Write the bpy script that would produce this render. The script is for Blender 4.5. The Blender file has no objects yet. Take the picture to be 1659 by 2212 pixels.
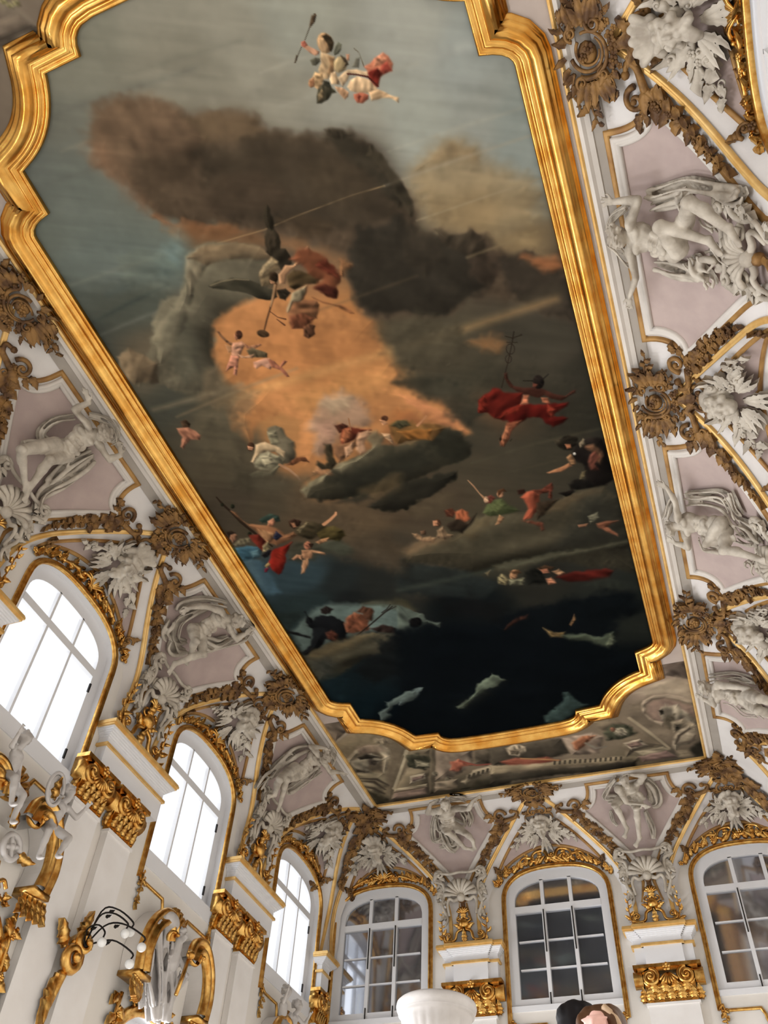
import bpy, bmesh, math, random
import numpy as np
from mathutils import Vector, Matrix
from mathutils.geometry import tessellate_polygon
C = bpy.context.scene.collection
random.seed(7); RNG = np.random.default_rng(7)
pi = math.pi

# ------------------------------------------------------------------ camera
sc = bpy.context.scene
cam_d = bpy.data.cameras.new('camera'); cam = bpy.data.objects.new('camera', cam_d); C.objects.link(cam)
ROT = ((0.9407, 0.3361, 0.0467), (-0.2240, 0.7182, -0.6588), (-0.2550, 0.6093, 0.7509))   # world axes -> right, down, forward
Rm = Matrix(ROT); q_ = Matrix((Rm[0], -Rm[1], -Rm[2])).transposed()
q_ = q_.to_quaternion().normalized().to_matrix()
cam.matrix_world = q_.to_4x4()
cam_d.sensor_fit = 'VERTICAL'; cam_d.sensor_height = 24.0; cam_d.lens = 24.0*1899.9/2212
cam_d.clip_end = 200
sc.camera = cam

# ------------------------------------------------------------------ world, daylight, exposure
wd = bpy.data.worlds.new('sky'); sc.world = wd; wd.use_nodes = True
bg = wd.node_tree.nodes['Background']; bg.inputs[0].default_value = (0.93, 0.96, 1.0, 1); bg.inputs[1].default_value = 7.0
def area(name, loc, target, sx, sy, power, col=(1, 1, 1)):
    l = bpy.data.lights.new(name, 'AREA'); l.shape = 'RECTANGLE'; l.size = sx; l.size_y = sy; l.energy = power; l.color = col
    o = bpy.data.objects.new(name, l); C.objects.link(o); o.location = loc
    o.rotation_euler = (Vector(target)-Vector(loc)).to_track_quat('-Z', 'Y').to_euler(); return o
for yy in (-1.0, 4.0, 9.0, 14.0, 19.0):                # daylight through the tall upper windows
    area('window_daylight', (-10.35, yy, 9.2), (2, yy+1.5, 6.5), 3.0, 2.2, 160, (0.92, 0.96, 1.0))
for yy in (-1.0, 4.0, 9.0, 14.0, 19.0):                # and through the row of windows below them
    area('window_daylight', (-10.2, yy, 2.2), (2.4, yy+1.5, 0.0), 2.0, 5.0, 5000, (0.96, 0.97, 1.0))
sc.view_settings.view_transform = 'Standard'; sc.view_settings.look = 'None'
sc.view_settings.gamma = 1.0; sc.view_settings.use_curve_mapping = False
sc.view_settings.exposure = -2.6
sc.cycles.max_bounces = 8; sc.cycles.diffuse_bounces = 5; sc.cycles.glossy_bounces = 4
sc.cycles.caustics_reflective = False; sc.cycles.caustics_refractive = False; sc.cycles.sample_clamp_indirect = 6
sc.cycles.use_denoising = True

# ------------------------------------------------------------------ materials
def srgb(r, g, b):
    f = lambda c: (c/255/12.92) if c/255 <= .04045 else ((c/255+.055)/1.055)**2.4
    return (f(r), f(g), f(b), 1.0)
def mat(name, c1, c2=None, scale=6.0, rough=.6, metal=0.0, bump=0.0, bscale=40.0, detail=4, spec=.3, coat=0.0, lo=.35, hi=.65):
    m = bpy.data.materials.new(name); m.use_nodes = True; nt = m.node_tree; b = nt.nodes['Principled BSDF']
    b.inputs['Roughness'].default_value = rough; b.inputs['Metallic'].default_value = metal
    b.inputs['Specular IOR Level'].default_value = spec; b.inputs['Coat Weight'].default_value = coat
    b.inputs['Base Color'].default_value = c1
    tc = nt.nodes.new('ShaderNodeTexCoord')
    if c2 is not None:
        n = nt.nodes.new('ShaderNodeTexNoise'); n.inputs['Scale'].default_value = scale; n.inputs['Detail'].default_value = detail
        r = nt.nodes.new('ShaderNodeValToRGB'); r.color_ramp.elements[0].color = c1; r.color_ramp.elements[1].color = c2
        r.color_ramp.elements[0].position = lo; r.color_ramp.elements[1].position = hi
        nt.links.new(tc.outputs['Object'], n.inputs['Vector']); nt.links.new(n.outputs['Fac'], r.inputs['Fac']); nt.links.new(r.outputs['Color'], b.inputs['Base Color'])
    if bump:
        n2 = nt.nodes.new('ShaderNodeTexNoise'); n2.inputs['Scale'].default_value = bscale; n2.inputs['Detail'].default_value = 3
        bp = nt.nodes.new('ShaderNodeBump'); bp.inputs['Strength'].default_value = bump; bp.inputs['Distance'].default_value = .02
        nt.links.new(tc.outputs['Object'], n2.inputs['Vector']); nt.links.new(n2.outputs['Fac'], bp.inputs['Height']); nt.links.new(bp.outputs['Normal'], b.inputs['Normal'])
    return m
M = {}
M['white'] = mat('white_stucco', srgb(226, 222, 218), srgb(216, 211, 207), 1.5, .75, bump=.05)
M['white_wall'] = mat('pale_wall_paint', srgb(238, 233, 226), srgb(232, 226, 217), 1.2, .8, bump=.04)
M['white_trim'] = mat('white_gloss_trim', srgb(236, 236, 238), None, rough=.4)
M['cream'] = mat('cream_moulding_paint', srgb(218, 211, 202), srgb(208, 201, 192), 2.0, .65)
M['white_shaft'] = mat('white_pilaster_stucco', srgb(242, 239, 236), srgb(236, 232, 228), 2.0, .6, bump=.03)
M['grey_band'] = mat('grey_band_paint', srgb(168, 160, 150), srgb(158, 150, 140), 2.0, .8)
M['pink'] = mat('dusty_pink_panel_paint', srgb(184, 166, 159), srgb(174, 156, 150), 2.5, .85, bump=.04)
M['pinkgrey'] = mat('pale_mauve_ceiling_paint', srgb(192, 178, 168), srgb(180, 165, 155), 1.5, .85)
M['gold'] = mat('bright_gilding', srgb(232, 190, 112), srgb(190, 134, 62), 9.0, .3, 1.0, bump=.12, bscale=30)
M['goldframe'] = mat('worn_gilding', srgb(236, 188, 104), srgb(204, 142, 60), 3.0, .26, 1.0, bump=.05, bscale=14)
M['goldline'] = mat('gilt_line', srgb(238, 200, 132), srgb(222, 176, 102), 5.0, .4, .35)
M['brown'] = mat('dull_gilt_ornament', srgb(142, 106, 60), srgb(84, 58, 34), 5.0, .55, .15, bump=.25, bscale=25, lo=.4, hi=.62)
M['brownline'] = mat('dull_gilt_moulding', srgb(176, 136, 80), srgb(138, 100, 56), 3.0, .5, .2)
M['stone'] = mat('grisaille_stucco', srgb(204, 195, 180), srgb(164, 154, 140), 4.0, .75, bump=.12, bscale=22)
M['marble'] = mat('white_marble', srgb(208, 204, 201), srgb(188, 183, 179), 3.0, .5, bump=.03, spec=.5)
M['dark'] = mat('dark_iron', srgb(34, 30, 28), None, rough=.5, metal=.5)
M['floor'] = mat('pale_stone_floor', srgb(226, 221, 213), srgb(208, 203, 195), 1.0, .5)

# ------------------------------------------------------------------ object helpers
def wloc(o):
    v = Vector((0, 0, 0))
    while o is not None: v += o.location; o = o.parent
    return v
def mk(name, verts, faces, m, parent=None, smooth=True):
    me = bpy.data.meshes.new(name)
    v = np.asarray(verts, dtype=np.float64).reshape(-1, 3)
    if parent is not None: v = v - np.array(wloc(parent))
    me.from_pydata(v.tolist(), [], [list(map(int, f)) for f in faces]); me.update()
    if isinstance(m, str): m = M[m]
    me.materials.append(m)
    if smooth: me.polygons.foreach_set('use_smooth', np.ones(len(me.polygons), dtype=bool))
    o = bpy.data.objects.new(name, me); C.objects.link(o)
    if parent is not None: o.parent = parent
    return o
def structure(o): o['kind'] = 'structure'; return o
def thing(name, label, cat, loc, group=None):
    o = bpy.data.objects.new(name, None); o.empty_display_size = .2; C.objects.link(o); o.location = tuple(map(float, loc))
    o['label'] = label; o['category'] = cat
    if group: o['group'] = group
    return o
def tag(o, label, cat, group=None):
    o['label'] = label; o['category'] = cat
    if group: o['group'] = group
    return o
class MB:                                        # collects pieces of one mesh
    def __init__(s): s.v = []; s.f = []; s.n = 0
    def add(s, v, f):
        v = np.asarray(v, float).reshape(-1, 3)
        s.f += [[i+s.n for i in q] for q in f]; s.v.append(v); s.n += len(v)
    def verts(s): return np.concatenate(s.v) if s.v else np.zeros((0, 3))
    def build(s, name, m, parent=None, fn=None, smooth=True):
        v = s.verts()
        if fn is not None: v = fn(v)
        return mk(name, v, s.f, m, parent, smooth)
def box(x0, x1, y0, y1, z0, z1):
    v = [(x, y, z) for x in (x0, x1) for y in (y0, y1) for z in (z0, z1)]
    return v, [(0, 1, 3, 2), (4, 6, 7, 5), (0, 4, 5, 1), (2, 3, 7, 6), (0, 2, 6, 4), (1, 5, 7, 3)]
def grid_faces(nu, nv, cu=False, cv=False):
    f = []
    for i in range(nu if cu else nu-1):
        for j in range(nv if cv else nv-1):
            a = i*nv+j; b = ((i+1) % nu)*nv+j; c = ((i+1) % nu)*nv+(j+1) % nv; d = i*nv+(j+1) % nv
            f.append((a, b, c, d))
    return f
def sweep(P, N, prof, closed=False, side=1.0):
    """Extrude a profile [(across, out)] along points P with surface normals N; across is measured along side*(tangent x normal), mitred."""
    P = np.asarray(P, float); N = np.asarray(N, float); n = len(P); out = []
    for i in range(n):
        a = P[(i-1) % n] if (closed or i > 0) else None; b = P[(i+1) % n] if (closed or i < n-1) else None
        t0 = (P[i]-a) if a is not None else (b-P[i]); t1 = (b-P[i]) if b is not None else (P[i]-a)
        t0 = t0/(np.linalg.norm(t0)+1e-12); t1 = t1/(np.linalg.norm(t1)+1e-12)
        t = t0+t1; t = t/(np.linalg.norm(t)+1e-12); nn = N[i]/np.linalg.norm(N[i])
        w = np.cross(t, nn); w = w/(np.linalg.norm(w)+1e-12)
        k = min(1.0/max(abs(np.dot(t, t1)), .38), 2.2)
        for (ac, ou) in prof: out.append(P[i]+side*w*ac*k+nn*ou)
    return np.array(out), grid_faces(n, len(prof), cu=closed)
# ------------------------------------------------------------------ room geometry (metres; camera eye at the origin)
ZS, ZC = 8.82, 12.0                      # springing of the cove, flat ceiling
XL, YE, XR, YN = -9.48, 20.89, 2.45, -3.6  # wall planes: left, end, right, near
FLOOR = -5.0
WALLS = {'L': (XL, 1.80), 'E': (YE, 1.74), 'R': (XR, 1.88), 'N': (YN, 1.80)}
TAB = {}
_th = np.linspace(0, pi/2, 801)
for k_, (w_, d_) in WALLS.items():
    p_ = d_*(1-np.cos(_th)); h_ = ZS+(ZC-ZS)*np.sin(_th)
    TAB[k_] = (np.concatenate([[0], np.cumsum(np.hypot(np.diff(p_), np.diff(h_)))]), p_, h_)
def PH(wall, b):
    tb, tp, th = TAB[wall]; b = np.asarray(b, float)
    p = np.interp(b, tb, tp)+np.maximum(b-tb[-1], 0); h = np.where(b < 0, ZS+b, np.interp(b, tb, th)); return p, h
def SP(wall, u, b, c=0.0):
    """Point on a wall + cove: u along the wall, b up along its surface from the springing, c out into the room."""
    u, b, c = np.broadcast_arrays(np.asarray(u, float), np.asarray(b, float), np.asarray(c, float))
    e = .02
    p, h = PH(wall, b); p2, h2 = PH(wall, b+e); p1, h1 = PH(wall, b-e)
    dp, dh = (p2-p1), (h2-h1); l = np.sqrt(dp*dp+dh*dh)+1e-9; dp, dh = dp/l, dh/l
    p = p+c*dh; h = h-c*dp
    w = WALLS[wall][0]
    if wall == 'L': r = (w+p, u, h)
    elif wall == 'R': r = (w-p, u, h)
    elif wall == 'E': r = (u, w-p, h)
    else: r = (u, w+p, h)
    return np.stack(r, -1)
def SN(wall, u, b): return SP(wall, u, b, 1.0)-SP(wall, u, b, 0.0)
UDIR = {'L': 1, 'E': 1, 'R': -1, 'N': -1}   # sign that makes (u*sign, b, c) a right-handed frame: seen from the room, u*sign runs to the right

# bays: (u of apex, b of apex, half width towards -u, towards +u, lean of the foot)
BAYS = {
 'L': [(-.9, 3.57, 1.92, 1.92, -.15), (4.05, 3.57, 1.92, 1.92, -.15), (9.04, 3.58, 1.92, 1.92, -.15), (14.04, 3.55, 1.92, 1.92, -.15), (19.02, 3.58, 1.92, 1.66, -.15)],
 'E': [(-8.03, 3.50, 1.33, 1.80, .05), (-3.66, 3.68, 1.85, 1.85, .05), (.83, 3.56, 1.80, 1.40, .05)],
 'R': [(-2.0, 3.45, 1.9, 1.9, -.25), (3.34, 3.46, 1.9, 1.72, -.2), (8.69, 3.41, 2.05, 1.9, -.2), (14.14, 3.50, 2.1, 1.9, -.2), (18.46, 3.28, 1.85, 1.75, -.1)],
}
GX = np.array([0, .08, .25, .39, .504, .62, .764, .9, 1.0]); GY = np.array([.985, .995, 1.0, .945, .825, .65, .41, .177, 0])
def gfun(x):
    x = np.clip(x, 0, 1); i = np.clip(np.searchsorted(GX, x)-1, 0, len(GX)-2)
    m = np.gradient(GY, GX); h = GX[i+1]-GX[i]; t = (x-GX[i])/h
    return (2*t**3-3*t**2+1)*GY[i]+(t**3-2*t**2+t)*h*m[i]+(-2*t**3+3*t**2)*GY[i+1]+(t**3-t**2)*h*m[i+1]
def rib(wall, i, side, b):
    """u of the groin of bay i (side -1 / +1) at height b."""
    uc, ba, gl, gr, sk = BAYS[wall][i]; x = np.asarray(b, float)/ba
    return uc+sk*(1-np.clip(x, 0, 1))+side*(gl if side < 0 else gr)*gfun(x)
def mitre(wall, side, b):
    p, h = PH(wall, b)
    def other(k):                                    # offset of the neighbouring cove at the same height
        tb, tp, th = TAB[k]; return np.interp(h, th, tp)
    if wall == 'L': return (YN+other('N')) if side < 0 else (YE-other('E'))
    if wall == 'E': return (XL+other('L')) if side < 0 else (XR-other('R'))
    return (YN+other('N')) if side < 0 else (YE-other('E'))

ceiling_edge = (XL+WALLS['L'][1], XR-WALLS['R'][1], YN+WALLS['N'][1], YE-WALLS['E'][1])
X0, X1, Y0, Y1 = ceiling_edge
CXM, CYM = -3.582, 8.97                              # centre of the painted canvas

# ------------------------------------------------------------------ outline of the gilt ceiling frame (inner edge)
Q = [(3.612, 5.74), (3.60, 5.80), (3.55, 5.875), (3.46, 5.94), (3.35, 5.985), (3.216, 6.02), (3.216, 6.654)]
arc0, arc1 = np.array([3.216, 6.654]), np.array([2.172, 7.638]); ch = arc1-arc0; nn_ = np.array([-ch[1], ch[0]]); nn_ = nn_/np.linalg.norm(nn_)
if np.dot(nn_, -arc0) < 0: nn_ = -nn_
for t_ in np.linspace(0, 1, 12)[1:]:
    Q.append(tuple(arc0+ch*t_+nn_*.19*4*t_*(1-t_)))
Q += [(1.64, 7.66), (1.62, 7.76), (1.57, 7.85), (1.49, 7.92), (1.40, 7.965), (1.2, 8.0), (.6, 8.02), (0, 8.025)]
Q = np.array(Q)
def outline():
    o = []
    for sx, sy, rev in ((1, 1, False), (-1, 1, True), (-1, -1, False), (1, -1, True)):
        q = Q*np.array([sx, sy]); q = q[::-1] if rev else q
        q = [tuple(a) for a in q]
        if o and np.hypot(o[-1][0]-q[0][0], o[-1][1]-q[0][1]) < 1e-6: q = q[1:]
        o += q
    if np.hypot(o[-1][0]-o[0][0], o[-1][1]-o[0][1]) < 1e-6: o.pop()
    return np.array(o)+np.array([CXM, CYM])
OUT = outline()
def inside(poly, x, y):
    r = np.zeros(np.shape(x), bool); n = len(poly)
    for i in range(n):
        xa, ya = poly[i]; xb, yb = poly[(i+1) % n]
        with np.errstate(divide='ignore', invalid='ignore'):
            c = ((ya > y) != (yb > y)) & (x < (xb-xa)*(y-ya)/(yb-ya+1e-12)+xa)
        r ^= c
    return r

def flat_poly(outer, holes, to3):
    polys = [[Vector((a, b, 0)) for a, b in outer]]+[[Vector((a, b, 0)) for a, b in h] for h in holes]
    tris = tessellate_polygon(polys); pts = [p for q in polys for p in q]
    return [to3(p.x, p.y) for p in pts], [tuple(t) for t in tris]

# flat ceiling with the opening of the frame; beyond YB the painted architecture takes over
YB = 15.55
cut = []
oi = list(OUT)
hole = [tuple(p) for p in OUT]
cv, cf = flat_poly([(X0-.05, Y0-.05), (X1+.05, Y0-.05), (X1+.05, Y1+.05), (X0-.05, Y1+.05)], [hole], lambda x, y: (x, y, ZC+.012))
ceiling = structure(mk('ceiling', cv, cf, 'pinkgrey', smooth=False))
slab = box(X0-2.2, X1+2.2, Y0-2.2, Y1+2.2, ZC+.45, ZC+.6)
mk('ceiling_slab', *slab, 'white', ceiling, False)

# vault: pendentives and lunettes of every bay, as parts of the ceiling
NB = 44
def pendentive(wall, lo, hi, apex_b):
    bt = TAB[wall][0][-1]; bs = np.linspace(0, bt, NB); nu = 15; v = []
    for b in bs:
        a = max(lo(b), mitre(wall, -1, b)); c = min(hi(b), mitre(wall, 1, b)); c = max(c, a)
        v.append(SP(wall, np.linspace(a, c, nu), b))
    o = mk('vault_pendentive', np.concatenate(v), grid_faces(NB, nu), 'white', ceiling)
    return o
def arch_pt(wall, i, s):
    """wall arch of a lunette, s in [-1, 1] from foot to foot -> (u, h)"""
    uc, ba, gl, gr, sk = BAYS[wall][i]; u0 = uc+sk*.8
    a = np.abs(s); g = np.where(s < 0, gl, gr)*.93
    th = np.clip((1-a)/.82, 0, 1)*pi/2; n = 2.25
    x = np.cos(th)**(2/n)*g; z = np.where(a > .82, ZS+(.5)*(1-a)/.18, ZS+.5+(11.12-ZS-.5)*np.sin(th)**(2/n))
    return u0+np.sign(s)*x, z
def lun_pt(wall, i, s, r, c=0.0):
    """point on a lunette: s across (-1..1), r from groin (0) to wall arch (1); c lifts it into the room"""
    s, r = np.broadcast_arrays(np.asarray(s, float), np.asarray(r, float))
    uc, ba, gl, gr, sk = BAYS[wall][i]
    b = ba*(1-np.abs(s)**1.25); sg = np.where(s < 0, -1, 1)
    u = np.where(s < 0, rib(wall, i, -1, b), rib(wall, i, 1, b))
    G = SP(wall, u, b)
    au, ah = arch_pt(wall, i, s); A = SP(wall, au, ah-ZS if False else np.zeros_like(au), 0.0)
    A = np.stack([A[..., 0], A[..., 1], ah], -1)
    w = WALLS[wall][0]
    if wall in 'LR': A[..., 0] = w; A[..., 1] = au
    else: A[..., 1] = w; A[..., 0] = au
    P = G*(1-r[..., None])+A*r[..., None]
    return P
def lun_n(wall, i, s, r):
    e = 2e-3
    a = lun_pt(wall, i, np.clip(s+e, -1, 1), r)-lun_pt(wall, i, np.clip(s-e, -1, 1), r)
    b = lun_pt(wall, i, s, r+e)-lun_pt(wall, i, s, r-e)
    n = np.cross(a, b); n = n/(np.linalg.norm(n, axis=-1, keepdims=True)+1e-12)
    down = n[..., 2:3] > 0
    return np.where(down, -n, n)
def LP(wall, i, s, r, c=0.0):
    return lun_pt(wall, i, s, r)+lun_n(wall, i, s, r)*np.asarray(c)[..., None]
LUN = {}
for wall, bays in BAYS.items():
    n = len(bays)
    for j in range(n+1):
        lo = (lambda b, j=j: float(rib(wall, j-1, 1, b))) if j > 0 else (lambda b: float(mitre(wall, -1, b)))
        hi = (lambda b, j=j: float(rib(wall, j, -1, b))) if j < n else (lambda b: float(mitre(wall, 1, b)))
        # above the apexes the strips meet on the bay centre lines
        lo2 = (lambda b, j=j, f=lo: f(min(b, bays[j-1][1])) if j > 0 else f(b))
        hi2 = (lambda b, j=j, f=hi: f(min(b, bays[j][1])) if j < n else f(b))
        pendentive(wall, lo2, hi2, 0)
    for i in range(n):
        ss = np.concatenate([-(1-np.linspace(0, 1, 31)**1.0), (np.linspace(0, 1, 31)**1.0)[1:]]); rr = np.linspace(0, 1, 9)
        S_, R_ = np.meshgrid(ss, rr, indexing='ij')
        LUN[wall, i] = mk('vault_lunette', lun_pt(wall, i, S_, R_).reshape(-1, 3), grid_faces(61, 9), 'white', ceiling)
        # gilt rib along the groin
        b = np.concatenate([np.linspace(.2, bays[i][1], 40)]); ul = rib(wall, i, -1, b); ur = rib(wall, i, 1, b)
        for nm, u in (('gilt_rib', ul), ('gilt_rib', ur)):
            P = SP(wall, u, b, .012); N = SN(wall, u, b)
            prof = [(-.048, -.03), (-.048, .015), (-.028, .036), (-.008, .022), (.010, .022), (.026, .040), (.045, .015), (.045, -.03)]
            mk(nm, *sweep(P, N, prof), 'goldline', LUN[wall, i])

# moulding round the flat ceiling: gold bead, white fillet, grey band on the cove
rect = np.array([(X0, Y0), (X1, Y0), (X1, Y1), (X0, Y1)])
def ring(prof, m, nm, z=ZC, inset=0.0):
    P = np.array([(X0+inset, Y0+inset, z), (X1-inset, Y0+inset, z), (X1-inset, Y1-inset, z), (X0+inset, Y1-inset, z)])
    v, f = [], []
    for i in range(4):
        sx = -1 if P[i][0] < CXM else 1; sy = -1 if P[i][1] < CYM else 1
        for a, o in prof: v.append((P[i][0]+sx*a, P[i][1]+sy*a, z-o))
    return mk(nm, v, grid_faces(4, len(prof), cu=True), m, ceiling, False)
ring([(-.06, 0), (-.055, .05), (-.03, .07), (0, .05), (.005, .02)], 'goldline', 'gold_bead')
ring([(.0, .0), (.0, .045), (.05, .075), (.10, .05), (.17, .045), (.19, .0)], 'cream', 'white_fillet')
for wall in 'LER':
    bt = TAB[wall][0][-1]; n = 30
    for lo_, hi_, m_, c_ in ((bt-.36, bt-.17, 'grey_band', .012),):
        v = []
        for b in np.linspace(lo_, hi_, 3):
            a, c = mitre(wall, -1, b), mitre(wall, 1, b)
            v.append(SP(wall, np.linspace(a, c, n), b, c_))
        mk('grey_band', np.concatenate(v), grid_faces(3, n), m_, ceiling)

# ------------------------------------------------------------------ windows and walls
def sq_arch(hw, zsp, zcr, n=22, e=2.5):
    """left foot of the arch -> crown -> right foot; (x, z)"""
    th = np.linspace(pi, 0, n); c = np.cos(th); s = np.sin(th)
    return np.stack([hw*np.sign(c)*np.abs(c)**(2/e), zsp+(zcr-zsp)*np.abs(s)**(2/e)], -1)
WIN_U = {'L': [-1.04, 3.96, 8.94, 13.95, 19.0], 'E': [-8.0, -3.57, .88], 'R': [-2.1, 3.2, 8.5, 14.0, 18.4]}
HWW = {'L': 1.30, 'E': 1.25, 'R': 1.25}
ZB = 7.50                                      # bottom of the window opening
def win_outline(hw, zb=ZB, zsp=9.95, zcr=10.72, n=22):
    a = sq_arch(hw, zsp, zcr, n); return np.concatenate([[(-hw, zb)], a, [(hw, zb)]])
def low_arch(hw, zb=-1.6, zsp=4.15, zcr=5.35, n=18): return np.concatenate([[(-hw, zb)], sq_arch(hw, zsp, zcr, n, 2.0), [(hw, zb)]])
def wall_mesh(wall, u0, u1, name):
    holes = []
    if wall in WIN_U:
        for uc in WIN_U[wall]:
            if wall == 'E' and uc+HWW[wall] > u1: continue
            o = win_outline(HWW[wall]); holes.append([(uc+x, z) for x, z in o])
        if wall == 'L':                        # the lower row of windows
            for uc in WIN_U[wall]:
                holes.append([(uc+x, z) for x, z in low_arch(1.15)])
    w = WALLS[wall][0]
    to3 = (lambda a, z: (w, a, z)) if wall in 'LR' else (lambda a, z: (a, w, z))
    v, f = flat_poly([(u0, FLOOR), (u1, FLOOR), (u1, 11.6), (u0, 11.6)], holes, to3)
    return structure(mk(name, v, f, 'white_wall', smooth=False))
wall_left = wall_mesh('L', YN, YE, 'wall_left')
wall_far = wall_mesh('E', XL, XR, 'wall_far')
wall_right = wall_mesh('R', YN, YE, 'wall_right')
v_, f_ = flat_poly([(XL, FLOOR), (XR, FLOOR), (XR, 11.6), (XL, 11.6)], [], lambda a, z: (a, YN, z))
wall_near = structure(mk('wall_near', v_, f_, 'white_wall', smooth=False))
# near cove, plain
v_ = []
for b in np.linspace(0, TAB['N'][0][-1], 20):
    v_.append(SP('N', np.linspace(XL+float(np.interp(PH('N', b)[1], TAB['L'][2], TAB['L'][1])), XR-float(np.interp(PH('N', b)[1], TAB['R'][2], TAB['R'][1])), 12), b))
mk('vault_pendentive', np.concatenate(v_), grid_faces(20, 12), 'white', ceiling)
floor = structure(mk('floor', [(XL, YN, FLOOR), (XR, YN, FLOOR), (XR, YE, FLOOR), (XL, YE, FLOOR)], [(0, 1, 2, 3)], 'floor', smooth=False))

glass = bpy.data.materials.new('window_glass'); glass.use_nodes = True
nt = glass.node_tree; nt.nodes.clear(); o_ = nt.nodes.new('ShaderNodeOutputMaterial'); mx = nt.nodes.new('ShaderNodeMixShader')
tr = nt.nodes.new('ShaderNodeBsdfTransparent'); gl = nt.nodes.new('ShaderNodeBsdfGlossy'); gl.inputs['Roughness'].default_value = .02
mx.inputs[0].default_value = .06; nt.links.new(tr.outputs[0], mx.inputs[1]); nt.links.new(gl.outputs[0], mx.inputs[2]); nt.links.new(mx.outputs[0], o_.inputs[0])
M['glass'] = glass
M['mirror'] = mat('old_mirror_glass', srgb(176, 178, 184), srgb(160, 163, 172), 1.2, .07, .86, bump=.015, bscale=2.5)

def w3(wall, u, z, c):
    """u along the wall, z height, c out into the room from the wall plane"""
    w = WALLS[wall][0]
    u, z, c = np.broadcast_arrays(np.asarray(u, float), np.asarray(z, float), np.asarray(c, float))
    return np.stack({'L': (w+c, u, z), 'R': (w-c, u, z), 'E': (u, w-c, z)}[wall], -1)
def wn(wall, n): return np.tile(np.array({'L': (1., 0, 0), 'R': (-1., 0, 0), 'E': (0, -1., 0)}[wall]), (n, 1))
def slabpoly(pts, wall, uc, c0, c1):
    """extruded flat polygon in the wall plane between depths c0 (back) and c1 (front)"""
    n = len(pts); pts = np.asarray(pts); f = w3(wall, uc+pts[:, 0], pts[:, 1], c1); b = w3(wall, uc+pts[:, 0], pts[:, 1], c0)
    tri = tessellate_polygon([[Vector((p[0], p[1], 0)) for p in pts]])
    return np.concatenate([f, b]), [tuple(t) for t in tri]+[tuple(i+n for i in t) for t in tri]+[(i, (i+1) % n, (i+1) % n+n, i+n) for i in range(n)]
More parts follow.
